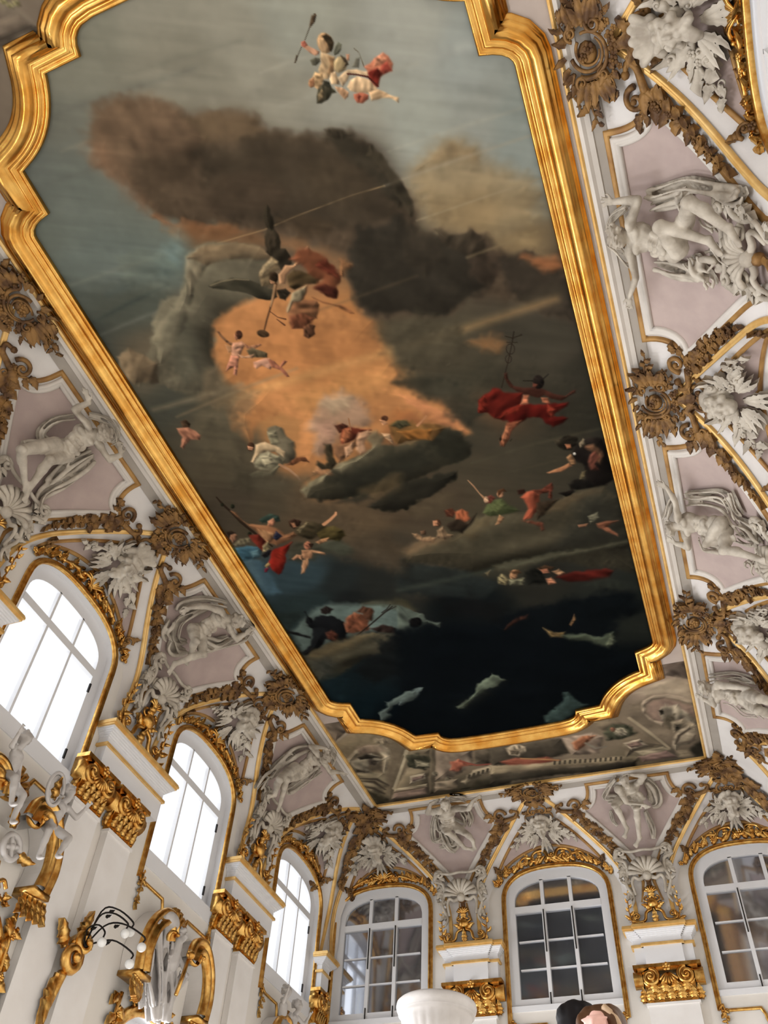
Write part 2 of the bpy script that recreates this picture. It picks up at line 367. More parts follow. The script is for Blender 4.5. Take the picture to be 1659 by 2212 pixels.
def window(wall, uc, name, detail=True):
    hw = HWW[wall]; root = structure(bpy.data.objects.new(name, None)); C.objects.link(root)
    root.location = tuple(w3(wall, uc, ZB, 0.0))
    o = win_outline(hw)
    # reveal and outer frame
    P = w3(wall, uc+o[:, 0], o[:, 1], 0.0); N = wn(wall, len(o)); sd = -1 if wall in 'LE' else 1
    gz = -.22 if wall == 'L' else -.12
    ow = .22
    inner = win_outline(hw-ow, ZB+.26, 9.93, 10.46)
    Pi = w3(wall, uc+inner[:, 0], inner[:, 1], gz+.06); Po = w3(wall, uc+o[:, 0], o[:, 1], gz+.06); Pw = P
    n = len(o)
    v = np.concatenate([Pw, Po, Pi, w3(wall, uc+inner[:, 0], inner[:, 1], gz-.03)])
    f = [(a*n+i, a*n+(i+1) % n, (a+1)*n+(i+1) % n, (a+1)*n+i) for a in range(3) for i in range(n)]
    mk('outer_frame', v, f, 'white_trim', root, False)
    # gilt surround
    lo = 7.20
    oo = np.concatenate([[(-hw, lo)], o[1:-1], [(hw, lo)]])
    oo = np.concatenate([[(-hw, lo), (-hw, 8.5)], o[1:-1], [(hw, 8.5), (hw, lo)]])
    Pg = w3(wall, uc+oo[:, 0], oo[:, 1], 0.0)
    prof = [(-.02, -.02), (-.02, .04), (.01, .065), (.035, .04), (.055, .04), (.075, .05), (.09, .015), (.09, -.02)]
    mk('gilt_surround', *sweep(Pg, wn(wall, len(oo)), prof, side=(-1 if wall != 'R' else 1)), 'gold', root)
    zt0, zt1 = 9.69, 9.84; gx = hw-ow; m = gx*2/3/2
    wb = .085 if wall == 'E' else .05
    def bar(x0, x1, z0, z1, c0, c1, nm, mt='white_trim'):
        a = w3(wall, np.array([uc+x0, uc+x1]), 0, 0); pts = []
        q = [w3(wall, uc+x, z, c) for x in (x0, x1) for z in (z0, z1) for c in (c0, c1)]
        mk(nm, q, box(0, 1, 0, 1, 0, 1)[1], mt, root, False)
    bar(-gx, gx, zt0, zt1, gz-.02, gz+.07, 'transom')
    arch = lambda x: float(np.interp(abs(x), inner[1:-1][::-1, 0][:len(inner)//2], inner[1:-1][::-1, 1][:len(inner)//2])) if False else 9.93+(10.46-9.93)*max(0, 1-(abs(x)/gx)**2.5)**(1/2.5)
    for x in (-gx/3, gx/3):
        bar(x-wb*.5, x+wb*.5, ZB+.2, zt0, gz-.02, gz+.075, 'mullion'); bar(x-wb*.5, x+wb*.5, zt1, arch(x)+.02, gz-.02, gz+.06, 'mullion')
        if wall == 'E':
            bar(x-.012, x+.012, zt0-.95, zt0+.03, gz+.075, gz+.095, 'bolt_rod', 'dark'); bar(x-.012, x+.012, ZB+.05, ZB+.36, gz+.075, gz+.095, 'bolt_rod', 'dark')
    zr = [ZB+.26, ZB+.26+.63, ZB+.26+1.26, zt0]
    if wall == 'E':
        for k in (1, 2):
            for a in (-1, 0, 1): bar(a*gx*2/3-gx/3+wb*.5, a*gx*2/3+gx/3-wb*.5, zr[k]-.016, zr[k]+.016, gz-.01, gz+.04, 'glazing_bar')
    mt = 'mirror' if wall == 'E' else 'glass'
    for a in (-1, 0, 1):
        x0, x1 = a*gx*2/3-gx/3, a*gx*2/3+gx/3
        for k in range(3): mk('pane', w3(wall, uc+np.array([x0, x1, x1, x0]), np.array([zr[k], zr[k], zr[k+1], zr[k+1]]), gz), [(0, 1, 2, 3)], mt, root, False)
        xs = np.linspace(x0, x1, 9); top = [arch(x)+.01 for x in xs]
        pv = list(w3(wall, uc+xs, zt1, gz))+list(w3(wall, uc+xs[::-1], np.array(top[::-1]), gz)); mk('pane', pv, [tuple(range(18))], mt, root, False)
    if wall == 'L':
        for z in (8.1, 9.45): bar(gx-.01, gx+.025, z-.09, z+.09, gz+.05, gz+.08, 'hinge', 'dark')
        bar(-hw, hw, ZB-.02, ZB+.27, gz-.02, .02, 'sill')
    if wall == 'E': bar(-hw+.02, hw-.02, ZB-.02, ZB+.10, gz+.02, .02, 'sill')
    return root
wi = 0
for wall in 'LER':
    for uc in WIN_U[wall]:
        wi += 1; window(wall, uc, 'window_%d' % wi)
# backing behind the mirrored windows
for wall, rng in (('E', (XL, XR)), ('R', (YN, YE))):
    w = WALLS[wall][0]
    q = w3(wall, np.array([rng[0], rng[1], rng[1], rng[0]]), np.array([6.5, 6.5, 11.5, 11.5]), -.45)
    mk('backing', q, [(0, 1, 2, 3)], 'white_wall', wall_far if wall == 'E' else wall_right, False)

# lower arched windows on the left wall
for uc in WIN_U['L']:
    wi += 1; r = structure(bpy.data.objects.new('window_%d' % wi, None)); C.objects.link(r); r.location = (XL, uc, -1.6)
    o = low_arch(1.15); n = len(o); i_ = low_arch(.95, -1.4, 4.15, 5.13); P0 = w3('L', uc+o[:, 0], o[:, 1], 0.0); P1 = w3('L', uc+o[:, 0], o[:, 1], -.30); P2 = w3('L', uc+i_[:, 0], i_[:, 1], -.30); P3 = w3('L', uc+i_[:, 0], i_[:, 1], -.38)
    mk('outer_frame', np.concatenate([P0, P1, P2, P3]), [(a*n+i, a*n+(i+1) % n, (a+1)*n+(i+1) % n, (a+1)*n+i) for a in range(3) for i in range(n)], 'white_trim', r, False)
    prof = [(-.02, -.02), (-.02, .06), (.03, .09), (.07, .05), (.10, .05), (.14, .08), (.17, .03), (.17, -.02)]
    mk('gilt_arch', *sweep(P0, wn('L', n), prof, side=-1), 'gold', r)
    ins = [(p[0]*.83, -1.4 if k in (0, n-1) else p[1]-.16) for k, p in enumerate(o)]
    mk('pane', w3('L', uc+i_[:, 0], i_[:, 1], -.36), [tuple(range(n))], 'glass', r, False)
    for x in (-.32, .32): mk('mullion', *box(XL-.39, XL-.32, uc+x-.035, uc+x+.035, -1.4, 4.15), 'white_trim', r, False)
    for z in (1.4, 4.1): mk('transom', *box(XL-.39, XL-.32, uc-.95, uc+.95, z, z+.08), 'white_trim', r, False)

# ------------------------------------------------------------------ gilt frame of the ceiling painting + canvas
painting = thing('ceiling_painting', 'huge allegorical ceiling painting of stormy clouds and gods in a gilded frame', 'painting', (CXM, CYM, ZC))
P = np.column_stack([OUT, np.full(len(OUT), ZC)]); N = np.tile([0, 0, -1.0], (len(OUT), 1))
FP = [(-.05, -.10), (-.05, .0), (-.03, .022), (.0, .022), (.015, .0), (.035, .0), (.045, .035), (.075, .05), (.10, .04), (.115, .03), (.135, .05), (.165, .10), (.21, .135), (.26, .135), (.295, .11), (.31, .085), (.34, .085), (.37, .06), (.39, .025), (.42, .02), (.43, -.02)]
area2 = np.sum(OUT[:, 0]*np.roll(OUT[:, 1], -1)-np.roll(OUT[:, 0], -1)*OUT[:, 1])
mk('gilt_frame', *sweep(P, N, FP, closed=True, side=(-1 if area2 > 0 else 1)), 'goldframe', painting)
# ------------------------------------------------------------------ ornament kit, all in a flat frame: x right, y up, z out of the wall
def tube(mb, pts, rad, n=6, flat=1.0, z=None):
    pts = np.asarray(pts, float); m = len(pts)
    if pts.shape[1] == 2: pts = np.column_stack([pts, np.zeros(m) if z is None else np.broadcast_to(z, m)])
    rad = np.broadcast_to(rad, m); t = np.gradient(pts, axis=0); t /= np.linalg.norm(t, axis=1, keepdims=True)+1e-9
    up = np.array([0, 0, 1.0]); w = np.cross(t, up); wl = np.linalg.norm(w, axis=1, keepdims=True)
    w = np.where(wl > .05, w/(wl+1e-9), np.array([1.0, 0, 0])); u2 = np.cross(w, t)
    a = np.arange(n)/n*2*pi
    v = pts[:, None, :]+rad[:, None, None]*(np.cos(a)[None, :, None]*w[:, None, :]+flat*np.sin(a)[None, :, None]*u2[:, None, :])
    f = grid_faces(m, n, cv=True); f += [tuple(range(n)), tuple(range((m-1)*n, m*n))[::-1]]
    mb.add(v.reshape(-1, 3), f)
def ball(mb, c, r, n=7, sq=(1, 1, 1)):
    th = np.linspace(0, pi, n); ph = np.arange(n+2)/(n+2)*2*pi
    v = np.stack([np.sin(th)[:, None]*np.cos(ph), np.sin(th)[:, None]*np.sin(ph), np.cos(th)[:, None]*np.ones(n+2)], -1)*r*np.array(sq)+np.array(c)
    mb.add(v.reshape(-1, 3), grid_faces(n, n+2, cv=True))
def spiral(cx, cy, r, turns, a0, d=1, inner=.16, n=26):
    t = np.linspace(0, 1, n); a = a0+d*turns*2*pi*t; rr = r*(1-(1-inner)*t**.85)
    return np.stack([cx+rr*np.cos(a), cy+rr*np.sin(a)], -1)
def volute(mb, cx, cy, r, turns=1.4, a0=0, d=1, w=.22, z=.05, n=24):
    s = spiral(cx, cy, r, turns, a0, d, n=n); tube(mb, s, np.linspace(w, w*.55, n)*r, 6, 1.1, z=np.linspace(z*.6, z*1.3, n)); ball(mb, (s[-1][0]*.5+cx*.5, s[-1][1]*.5+cy*.5, z*1.3), r*.26, 6)
def bez(p, n=14):
    p = np.asarray(p, float); m = len(p); 
    if m == 2: return p[0]+(p[1]-p[0])*np.linspace(0, 1, n)[:, None]
    tt = np.linspace(0, m-1, n); out = []
    e = np.vstack([2*p[0]-p[1], p, 2*p[-1]-p[-2]])
    for t in tt:
        i = min(int(t), m-2); f = t-i; a, b, c, d = e[i], e[i+1], e[i+2], e[i+3]
        out.append(.5*((2*b)+(-a+c)*f+(2*a-5*b+4*c-d)*f*f+(-a+3*b-3*c+d)*f**3))
    return np.array(out)
def leaf(mb, x, y, ang, L, W, lobes=4, bend=.3, z0=.02, zh=.10, n=13):
    """lobed acanthus leaf from (x, y) towards ang, bending sideways; the tip lifts off the ground"""
    t = np.linspace(0, 1, n); a = ang+bend*t*t*1.6; dx = np.cumsum(np.cos(a))*L/n; dy = np.cumsum(np.sin(a))*L/n
    w = W*.5*(np.sin(pi*np.clip(t*.93+.07, 0, 1)**.8)*.85+.12)*(1-.42*np.abs(np.sin(lobes*pi*t))**2.0)*np.where(t > .97, .25, 1)
    zz = z0+zh*(.35+.65*t**1.5); q = np.array([-1, -.55, 0, .55, 1]); v = []
    for i in range(n):
        for k in q:
            back = -.22*abs(k)*w[i]
            v.append((x+dx[i]-np.sin(a[i])*k*w[i]-np.cos(a[i])*abs(k)*w[i]*.25, y+dy[i]+np.cos(a[i])*k*w[i]-np.sin(a[i])*abs(k)*w[i]*.25, zz[i]+(.28*w[i] if k == 0 else (.18*w[i] if abs(k) < .8 else -.35*w[i]))))
    m = len(v); v += [(p[0], p[1], min(p[2]-.02, z0-.01)) for p in v]
    f = grid_faces(n, 5); edge = [i*5 for i in range(n)]+[(n-1)*5+k for k in range(1, 5)]+[i*5+4 for i in range(n-2, -1, -1)]+[3, 2, 1]
    f += [(edge[i], edge[(i+1) % len(edge)], edge[(i+1) % len(edge)]+m, edge[i]+m) for i in range(len(edge))]
    mb.add(v, f)
def flower(mb, x, y, r, z=.06, k=5):
    for i in range(k): ball(mb, (x+r*.62*math.cos(i*2*pi/k+.3), y+r*.62*math.sin(i*2*pi/k+.3), z), r*.48, 5, (1, 1, .6))
    ball(mb, (x, y, z+r*.2), r*.32, 5)
def shell(mb, x, y, r, a0, a1, k=9, z=.05, zh=.10):
    for i in range(k):
        a = a0+(a1-a0)*i/(k-1); p = np.array([[x, y, z], [x+.55*r*math.cos(a), y+.55*r*math.sin(a), z+zh], [x+r*math.cos(a), y+r*math.sin(a), z+zh*.6]])
        tube(mb, bez(p, 6), np.linspace(.25, 1.0, 6)*r*abs(a1-a0)/k*.56, 5, .8)
def frond(mb, pts, w, L, step=.10, side=0, z=.03, seed=0, taper=True, stem=True):
    """a leafy strip: a stem with alternate acanthus leaves"""
    r = random.Random(seed); p = bez(pts, 40); d = np.concatenate([[0], np.cumsum(np.hypot(*np.diff(p, axis=0).T))]); tot = d[-1]
    if stem: tube(mb, p[::2], np.linspace(w*.30, w*.12, 20), 6, .9, z=z+.02)
    s = 0.0; k = 0
    while s < tot:
        i = int(np.searchsorted(d, s)); i = min(max(i, 1), 38); t = p[i+1]-p[i-1]; a = math.atan2(t[1], t[0]); sd = (1 if k % 2 else -1) if side == 0 else side
        f = (1-.55*s/tot) if taper else 1.0
        leaf(mb, p[i][0], p[i][1], a+sd*r.uniform(.35, 1.15), L*f*r.uniform(.75, 1.3), w*1.7*f*r.uniform(.8, 1.2), 3, sd*r.uniform(-.8, .35), z+r.uniform(0, .03), .07, 9)
        if r.random() < .35: flower(mb, p[i][0]+r.uniform(-.3, .3)*w, p[i][1]+r.uniform(-.3, .3)*w, w*.38*f, z+.07)
        if r.random() < .22: volute(mb, p[i][0]+sd*.5*w*math.cos(a+1.57), p[i][1]+sd*.5*w*math.sin(a+1.57), w*.55*f, 1.2, r.uniform(0, 6), sd, .28, z+.05, 12)
        s += step*(.6+.5*f); k += 1
def cove_fn(wall, u0, b0, rot=0.0, sc=1.0, mir=1, c0=0.0):
    cr, sr = math.cos(rot), math.sin(rot)
    def fn(v):
        x = v[:, 0]*mir*sc; y = v[:, 1]*sc; X = x*cr-y*sr; Y = x*sr+y*cr
        return SP(wall, u0+UDIR[wall]*X, b0+Y, np.maximum(c0+v[:, 2]*sc, max(c0, .008)))
    return fn
def frame_fn(o, X, Y, Z, sc=1.0, rot=0.0, mir=1):
    o, X, Y, Z = (np.asarray(a, float) for a in (o, X, Y, Z)); cr, sr = math.cos(rot), math.sin(rot)
    def fn(v):
        x = v[:, 0]*mir*sc; y = v[:, 1]*sc; xx = x*cr-y*sr; yy = x*sr+y*cr
        return o+xx[:, None]*X+yy[:, None]*Y+np.maximum(v[:, 2]*sc, .006)[:, None]*Z
    return fn
def lun_frame(wall, i, s, r, c=.0):
    o = LP(wall, i, np.array(s), np.array(r), np.array(c)); n = lun_n(wall, i, np.array(s), np.array(r))
    up = LP(wall, i, np.array(s), np.array(max(r-.05, 0)))-LP(wall, i, np.array(s), np.array(r+.05)); up = up-n*np.dot(up, n); up /= np.linalg.norm(up)
    X = np.cross(up, n); return o, X, up, n
def lun_fn(wall, i, s0, r0, sc=1.0, c0=.02):
    """lays a flat relief on the curved lunette: a frame at (s0, r0) plus the height of the vault over that frame"""
    o, X, Y, Z = lun_frame(wall, i, s0, r0, 0.0)
    S_, R_ = np.meshgrid(np.sign(np.linspace(-1, 1, 81))*np.abs(np.linspace(-1, 1, 81))**.8*.9, np.linspace(0, 1, 31), indexing='ij'); G_ = lun_pt(wall, i, S_, R_).reshape(-1, 3)-o
    gx, gy, gz = G_ @ X, G_ @ Y, G_ @ Z
    def fn(v):
        x, y = v[:, 0]*sc, v[:, 1]*sc; h = np.empty(len(v))
        for a in range(0, len(v), 2000):
            d = (x[a:a+2000, None]-gx)**2+(y[a:a+2000, None]-gy)**2; k = np.argpartition(d, 3, axis=1)[:, :3]; w = 1/(np.take_along_axis(d, k, 1)+1e-4); h[a:a+2000] = (w*gz[k]).sum(1)/w.sum(1)
        return o+x[:, None]*X+y[:, None]*Y+(np.clip(h, -.35, .6)+np.maximum(v[:, 2]*sc, 0)+c0)[:, None]*Z
    return fn
def wall_fn(wall, u, z, c=0.0, sc=1.0, rot=0.0, mir=1):
    o = w3(wall, u, z, c); n = wn(wall, 1)[0]; up = np.array([0, 0, 1.0]); return frame_fn(o, np.cross(up, n), up, n, sc, rot, mir)
# every ornament comes from one of these, then is bent onto its place
def orn_cartouche(seed=0):
    mb = MB(); r = random.Random(seed)
    ball(mb, (0, 0, .05), .17, 9, (1.0, .9, .5))
    for q, (R_, w0, z_) in enumerate(((.34, .045, .07), (.27, .035, .10), (.21, .028, .12))): tube(mb, spiral(.02*q, -.02*q, R_, .62, 2.6-.9*q, 1, .82, 20), np.linspace(w0, w0*.5, 20), 6, 1.1, z=z_)
    for k in range(15):
        a = 1.6+k*2*pi/15+r.uniform(-.1, .1); leaf(mb, .31*math.cos(a), .31*math.sin(a), a+r.uniform(-.2, .6), .20*r.uniform(.8, 1.3), .13, 2, r.uniform(-.3, .6), .02, .06, 7)
    for sx in (-1, 1):
        volute(mb, sx*.36, -.16*sx, .13, 1.3, pi*(sx < 0)+1.2, sx, .28, .09); volute(mb, sx*.30, .20*sx, .11, 1.3, pi*(sx > 0), -sx, .28, .09)
        for k in range(5): leaf(mb, sx*.34, .12-.06*k, (0 if sx > 0 else pi)+sx*(.55-.28*k), .42*r.uniform(.8, 1.15), .20, 4, r.uniform(-.5, .5), .04, .10, 10)
        frond(mb, [(sx*.45, .05), (sx*.7, .09), (sx*1.0, .03)], .11, .28, .11, 0, .03, seed+sx)
        frond(mb, [(sx*.25, -.22), (sx*.48, -.33), (sx*.66, -.30)], .08, .2, .11, 0, .03, seed+5+sx)
        frond(mb, [(sx*.22, .25), (sx*.48, .34), (sx*.7, .24)], .08, .22, .11, 0, .03, seed+9+sx)
        flower(mb, sx*.16, -.38, .08); flower(mb, sx*.34, -.36, .06); flower(mb, sx*.25, -.46, .05)
    flower(mb, .0, -.40, .085); flower(mb, .08, -.05, .09, .13); flower(mb, -.03, .06, .07, .14)
    return mb
def orn_scroll(seed=0):
    """scroll and leaf strip for the upper corner of a panel: volute at the origin, strip running down the rib (-y, slightly +x)"""
    mb = MB()
    tube(mb, bez([(.02, .24), (.12, .30), (.17, .18), (.10, .02), (.04, -.10)], 16), np.linspace(.035, .06, 16), 6, 1.0, z=.06); ball(mb, (0, .22, .07), .06, 6)
    volute(mb, -.14, -.08, .17, 1.25, .9, 1, .26, .07)
    leaf(mb, -.26, -.2, -2.3, .24, .16, 3, .4); leaf(mb, .12, .18, .5, .16, .12, 2, -.3); leaf(mb, -.2, -.22, -1.5, .2, .14, 3, -.5)
    frond(mb, [(.05, -.05), (.10, -.40), (.19, -.85), (.36, -1.45)], .16, .25, .085, 0, .03, seed, True)
    leaf(mb, .36, -1.4, -1.1, .3, .1, 3, .2)
    return mb
def orn_top(seed=0):
    mb = MB(); leaf(mb, 0, .05, pi/2, .34, .26, 4, 0, .03, .1)
    for s in (-1, 1):
        volute(mb, s*.13, -.02, .13, 1.25, pi/2, -s, .26, .07); leaf(mb, s*.08, .12, pi/2-s*.8, .24, .16, 3, -s*.4)
        tube(mb, bez([(s*.2, -.1), (s*.33, -.13), (s*.36, -.26)], 10), np.linspace(.04, .025, 10), 6, z=.05); leaf(mb, s*.24, -.05, pi/2-s*1.5, .18, .12, 3, s*.5)
    flower(mb, 0, .0, .07, .09); return mb
def orn_corner(seed=0):
    mb = MB(); volute(mb, .1, .05, .11, 1.3, 2.0, -1, .28, .07); volute(mb, -.06, -.10, .10, 1.3, .3, 1, .28, .07)
    leaf(mb, 0, -.1, -1.7, .38, .2, 4, .2); leaf(mb, -.05, -.1, -2.5, .26, .15, 3, .3); leaf(mb, .08, -.1, -.9, .24, .14, 3, -.4); leaf(mb, .12, .1, 1.0, .2, .14, 3, .4); flower(mb, .03, -.02, .06, .1)
    return mb
def along(pts):
    p = np.asarray(pts); d = np.concatenate([[0], np.cumsum(np.hypot(*np.diff(p, axis=0).T))]); return p, d
def orn_crest(hw, seed=0, kind=0):
    """garland on the arch of a window; frame origin at the centre of the arch at spring height 9.95"""
    mb = MB(); r = random.Random(seed); a = sq_arch(hw+.17, 0.0, .84, 60); p, d = along(a); tot = d[-1]; s = .35
    while s < tot-.35:
        i = min(max(int(np.searchsorted(d, s)), 1), 58); t = p[i+1]-p[i-1]; an = math.atan2(t[1], t[0]); toward = 1 if s < tot/2 else -1; up = an+pi/2
        f = .6+.4*math.sin(pi*s/tot)
        leaf(mb, p[i][0], p[i][1], up-toward*r.uniform(.25, 1.2), .27*f*r.uniform(.8, 1.3), .15, 3, toward*r.uniform(-.5, .5), .03, .10, 8)
        if r.random() < .35: flower(mb, p[i][0]+.1*math.cos(up), p[i][1]+.1*math.sin(up), .06, .09)
        if r.random() < .3: volute(mb, p[i][0]+.09*math.cos(up), p[i][1]+.09*math.sin(up), .075, 1.2, r.uniform(0, 6), toward, .28, .07, 14)
        s += .115
    if kind == 0:
        shell(mb, 0, .90, .30, .35, pi-.35, 9, .06, .10)
        for q in (-1, 1): volute(mb, q*.30, .97, .13, 1.3, pi/2, -q, .27, .09); tube(mb, bez([(q*.42, .98), (q*.65, .90), (q*.85, .80)], 10), np.linspace(.05, .03, 10), 6, z=.08)
    else:
        for q in (-1, 1):
            tube(mb, bez([(q*.06, .92), (q*.18, 1.15), (q*.42, 1.12), (q*.5, .95), (q*.4, .9)], 18), np.linspace(.05, .03, 18), 6, z=.09)
            tube(mb, bez([(q*.5, 1.0), (q*.72, 1.02), (q*.85, .82)], 12), np.linspace(.045, .025, 12), 6, z=.08)
            leaf(mb, q*.3, .95, pi/2, .22, .16, 3, q*.3); leaf(mb, q*.6, .95, pi/2-q*.3, .2, .14, 3, q*.4)
        flower(mb, 0, 1.0, .09, .1)
    return mb
def orn_console(seed=0):
    """gilt scrollwork standing on an entablature (origin at its foot)"""
    mb = MB()
    for s in (-1, 1):
        tube(mb, bez([(s*.05, .5), (s*.22, .42), (s*.30, .2), (s*.55, .18), (s*.62, .34)], 20), np.linspace(.05, .035, 20), 6, z=.08); volute(mb, s*.5, .33, .12, 1.3, -.5 if s > 0 else pi+.5, s, .26, .08)
        tube(mb, bez([(s*.06, .08), (s*.28, .10), (s*.45, .03), (s*.62, .06)], 14), np.linspace(.05, .03, 14), 6, z=.08)
        frond(mb, [(s*.62, .12), (s*.70, .5), (s*.66, 1.05)], .08, .2, .12, 0, .03, seed+s)
        leaf(mb, s*.08, .5, pi/2-s*.7, .3, .17, 3, -s*.6); leaf(mb, s*.15, .05, pi/2-s*1.3, .25, .14, 3, s*.4); volute(mb, s*.13, .78, .1, 1.2, pi/2, -s, .28, .1)
        ball(mb, (s*.3, .05, .07), .06, 6)
    ball(mb, (0, .66, .08), .16, 8, (1, 1, .7)); leaf(mb, 0, .75, pi/2, .35, .22, 4, 0, .05, .1); leaf(mb, 0, .1, pi/2, .4, .22, 4, 0, .05, .1); shell(mb, 0, .95, .2, .4, pi-.4, 7, .05, .08)
    return mb
def orn_drop(seed=0):
    mb = MB(); frond(mb, [(0, 0), (.03, -.35), (-.02, -.75)], .11, .2, .11, 0, .03, seed); leaf(mb, 0, -.7, -pi/2, .25, .1, 3, .1); return mb
def orn_bracket(seed=0):
    """grey shell cartouche under the feet of an atlas; origin at the top centre, hangs about 1.4 m"""
    mb = MB()
    shell(mb, 0, -.62, .44, .15, pi-.15, 9, .10, .16)
    for s in (-1, 1):
        tube(mb, bez([(s*.62, .02), (s*.70, -.16), (s*.50, -.26), (s*.46, -.5), (s*.55, -.8), (s*.42, -1.15), (s*.50, -1.35)], 28), np.linspace(.055, .03, 28), 7, z=.09)
        volute(mb, s*.56, -.02, .17, 1.35, -pi/2, s, .28, .12); volute(mb, s*.30, -.50, .13, 1.3, pi/2, -s, .28, .16)
        leaf(mb, s*.52, -.28, -pi/2+s*.3, .42, .24, 4, s*.3, .03, .1); leaf(mb, s*.47, -.85, -pi/2+s*.2, .40, .18, 4, s*.4, .02, .08)
        tube(mb, bez([(s*.04, -.64), (s*.2, -.72), (s*.33, -.66), (s*.40, -.8), (s*.36, -1.1)], 16), np.linspace(.06, .03, 16), 6, z=.10)
        for q in range(4): leaf(mb, s*(.5-.04*q), -.15-.28*q, -pi/2+s*(1.2-.5*(q % 2)), .26, .17, 3, s*(.5-(q % 2)), .05, .10)
        frond(mb, [(s*.62, .05), (s*.55, -.3), (s*.62, -.7)], .09, .24, .12, 0, .05, 7+s, stem=False)
    tube(mb, bez([(-.66, .06), (-.3, -.02), (0, .0), (.3, -.02), (.66, .06)], 20), .04, 7, z=.12)
    ball(mb, (0, -.66, .14), .12, 7)
    return mb
def orn_tassel():
    mb = MB(); leaf(mb, 0, 0, -pi/2, .5, .2, 2, 0, .04, .06); ball(mb, (0, .02, .07), .09, 6); tube(mb, bez([(0, -.45), (.03, -.7), (-.02, -1.0)], 10), .022, 5, z=.05)
    return mb
def orn_capital(w=1.0, h=.75, dpt=.16):
    """composite capital of a flat pilaster; origin at bottom centre"""
    parts = {}
    mb = MB(); mb.add(*box(-w*.5, w*.5, 0, h*.62, -.03, dpt)); mb.add(*box(-w*.68, w*.68, h*.9, h, -.03, dpt+.12)); mb.add(*box(-w*.60, w*.60, h*.82, h*.9, -.03, dpt+.06)); parts['core'] = mb
    lf = MB()
    for k, x in enumerate(np.linspace(-w*.42, w*.42, 5)):
        v0 = lf.n; leaf(lf, x, .02, pi/2, h*.34, w*.24, 4, 0, dpt, .10, 11)
    for x in np.linspace(-w*.32, w*.32, 4): leaf(lf, x, h*.22, pi/2, h*.36, w*.24, 4, 0, dpt, .13, 11)
    shell(lf, 0, h*.78, h*.34, -pi+.75, -.75, 7, dpt+.04, .10); flower(lf, 0, h*.87, h*.12, dpt+.16)
    parts['leaf'] = lf
    for s in (-1, 1):
        vo = MB(); s_ = spiral(s*w*.36, h*.66, h*.25, 1.9, pi/2, s, .12, 34)
        tube(vo, s_, np.linspace(.055, .03, 34)*1.1, 6, 1.0, z=np.linspace(dpt+.05, dpt+.14, 34)); ball(vo, (s*w*.36, h*.66, dpt+.1), h*.07, 6)
        th = np.arange(16)/16*2*pi; c = np.stack([s*w*.36+h*.25*np.cos(th), h*.66+h*.25*np.sin(th)], -1); mbv = [(x, y, z) for z in (-.02, dpt+.06) for x, y in c]
        vo.add(mbv, [(i, (i+1) % 16, 16+(i+1) % 16, 16+i) for i in range(16)]+[tuple(range(16, 32))])
        # the scroll seen from the side of the pilaster
        c2 = [(x, y, z) for x in (s*w*.52, s*w*.70) for y, z in [(h*.66+h*.24*math.cos(t), .02+h*.24*math.sin(t)+.03) for t in th]]
        vo.add(c2, [(i, (i+1) % 16, 16+(i+1) % 16, 16+i) for i in range(16)]+[tuple(range(16, 32)), tuple(range(16))])
        leaf(vo, s*w*.56, .02, pi/2, h*.42, w*.2, 4, s*.1, dpt*.3, .10)
        parts['volute', s] = vo
    return parts
# ------------------------------------------------------------------ pilasters
SIDE = {'L': 'left window wall', 'E': 'far end wall', 'R': 'right wall'}
CAPC = {}
def pilaster(wall, u, w, label, loc_c, zc=7.40, dpt=.14, c0=0.0):
    root = thing('pilaster', label, 'pilaster', w3(wall, u, FLOOR, c0), 'gilt topped pilasters')
    fn = wall_fn(wall, u, 0, c0)
    sh = MB(); sh.add(*box(-w/2, w/2, FLOOR, zc-.04, -.02, dpt)); sh.build('shaft', 'white_shaft', root, fn, False)
    nk = MB(); nk.add(*box(-w*.53, w*.53, zc-.05, zc, -.02, dpt+.025)); nk.build('neck_band', 'white_shaft', root, fn, False)
    cap = orn_capital(w, .75, dpt); cfn = wall_fn(wall, u, zc, c0)
    core = cap['core'].build('capital', 'gold', root, cfn, False)
    cap['leaf'].build('leaf_ring', 'gold', core, cfn)
    for s in (-1, 1): cap['volute', s].build('volute', 'gold', core, cfn)
    return root
def entablature(wall, u, w, label, c0=0.0, steps=(0,)):
    root = thing('entablature', label, 'entablature', w3(wall, u, 8.15, c0), 'gilt edged entablature blocks')
    fn = wall_fn(wall, u, 0, c0)
    def blk(nm, m, ww, z0, z1, d, sm=False):
        b = MB(); b.add(*box(-ww/2, ww/2, z0, z1, -.02, d))
        for st in steps:
            if st: b.add(*box(-ww/2+st, ww/2-st, z0, z1, -.02, d+.07))
        b.build(nm, m, root, fn, sm)
    blk('frieze', 'white_trim', w-.36, 8.15, 8.52, .20); blk('gilt_fillet', 'goldline', w-.26, 8.52, 8.57, .245); blk('gilt_fillet', 'goldline', w-.30, 8.57, 8.585, .22)
    blk('frieze', 'white_trim', w-.34, 8.585, 8.70, .20)
    for k in range(5): blk('cornice', 'white_trim', w-.30+.05*k, 8.70+.028*k, 8.728+.028*k, .22+.03*k)
    blk('gilt_cornice', 'goldline', w-.03, 8.84, 8.875, .36); blk('gilt_cornice', 'goldline', w, 8.875, 8.92, .39); blk('gilt_cornice', 'goldline', w-.02, 8.92, 8.95, .375)
    return root
for (u, n_) in ((6.5, 'left of nearest tall window'), (11.49, 'between nearest and middle tall windows'), (16.5, 'between middle and farthest tall windows')):
    entablature('L', u, 2.28, 'white and gold entablature block over paired pilasters %s' % n_)
    for du, k in ((-.86, 'nearer'), (.16+.02, 'farther')):
        pilaster('L', u+du+.0, .72, '%s white pilaster with gold capital in the pair %s' % (k, n_), 0)
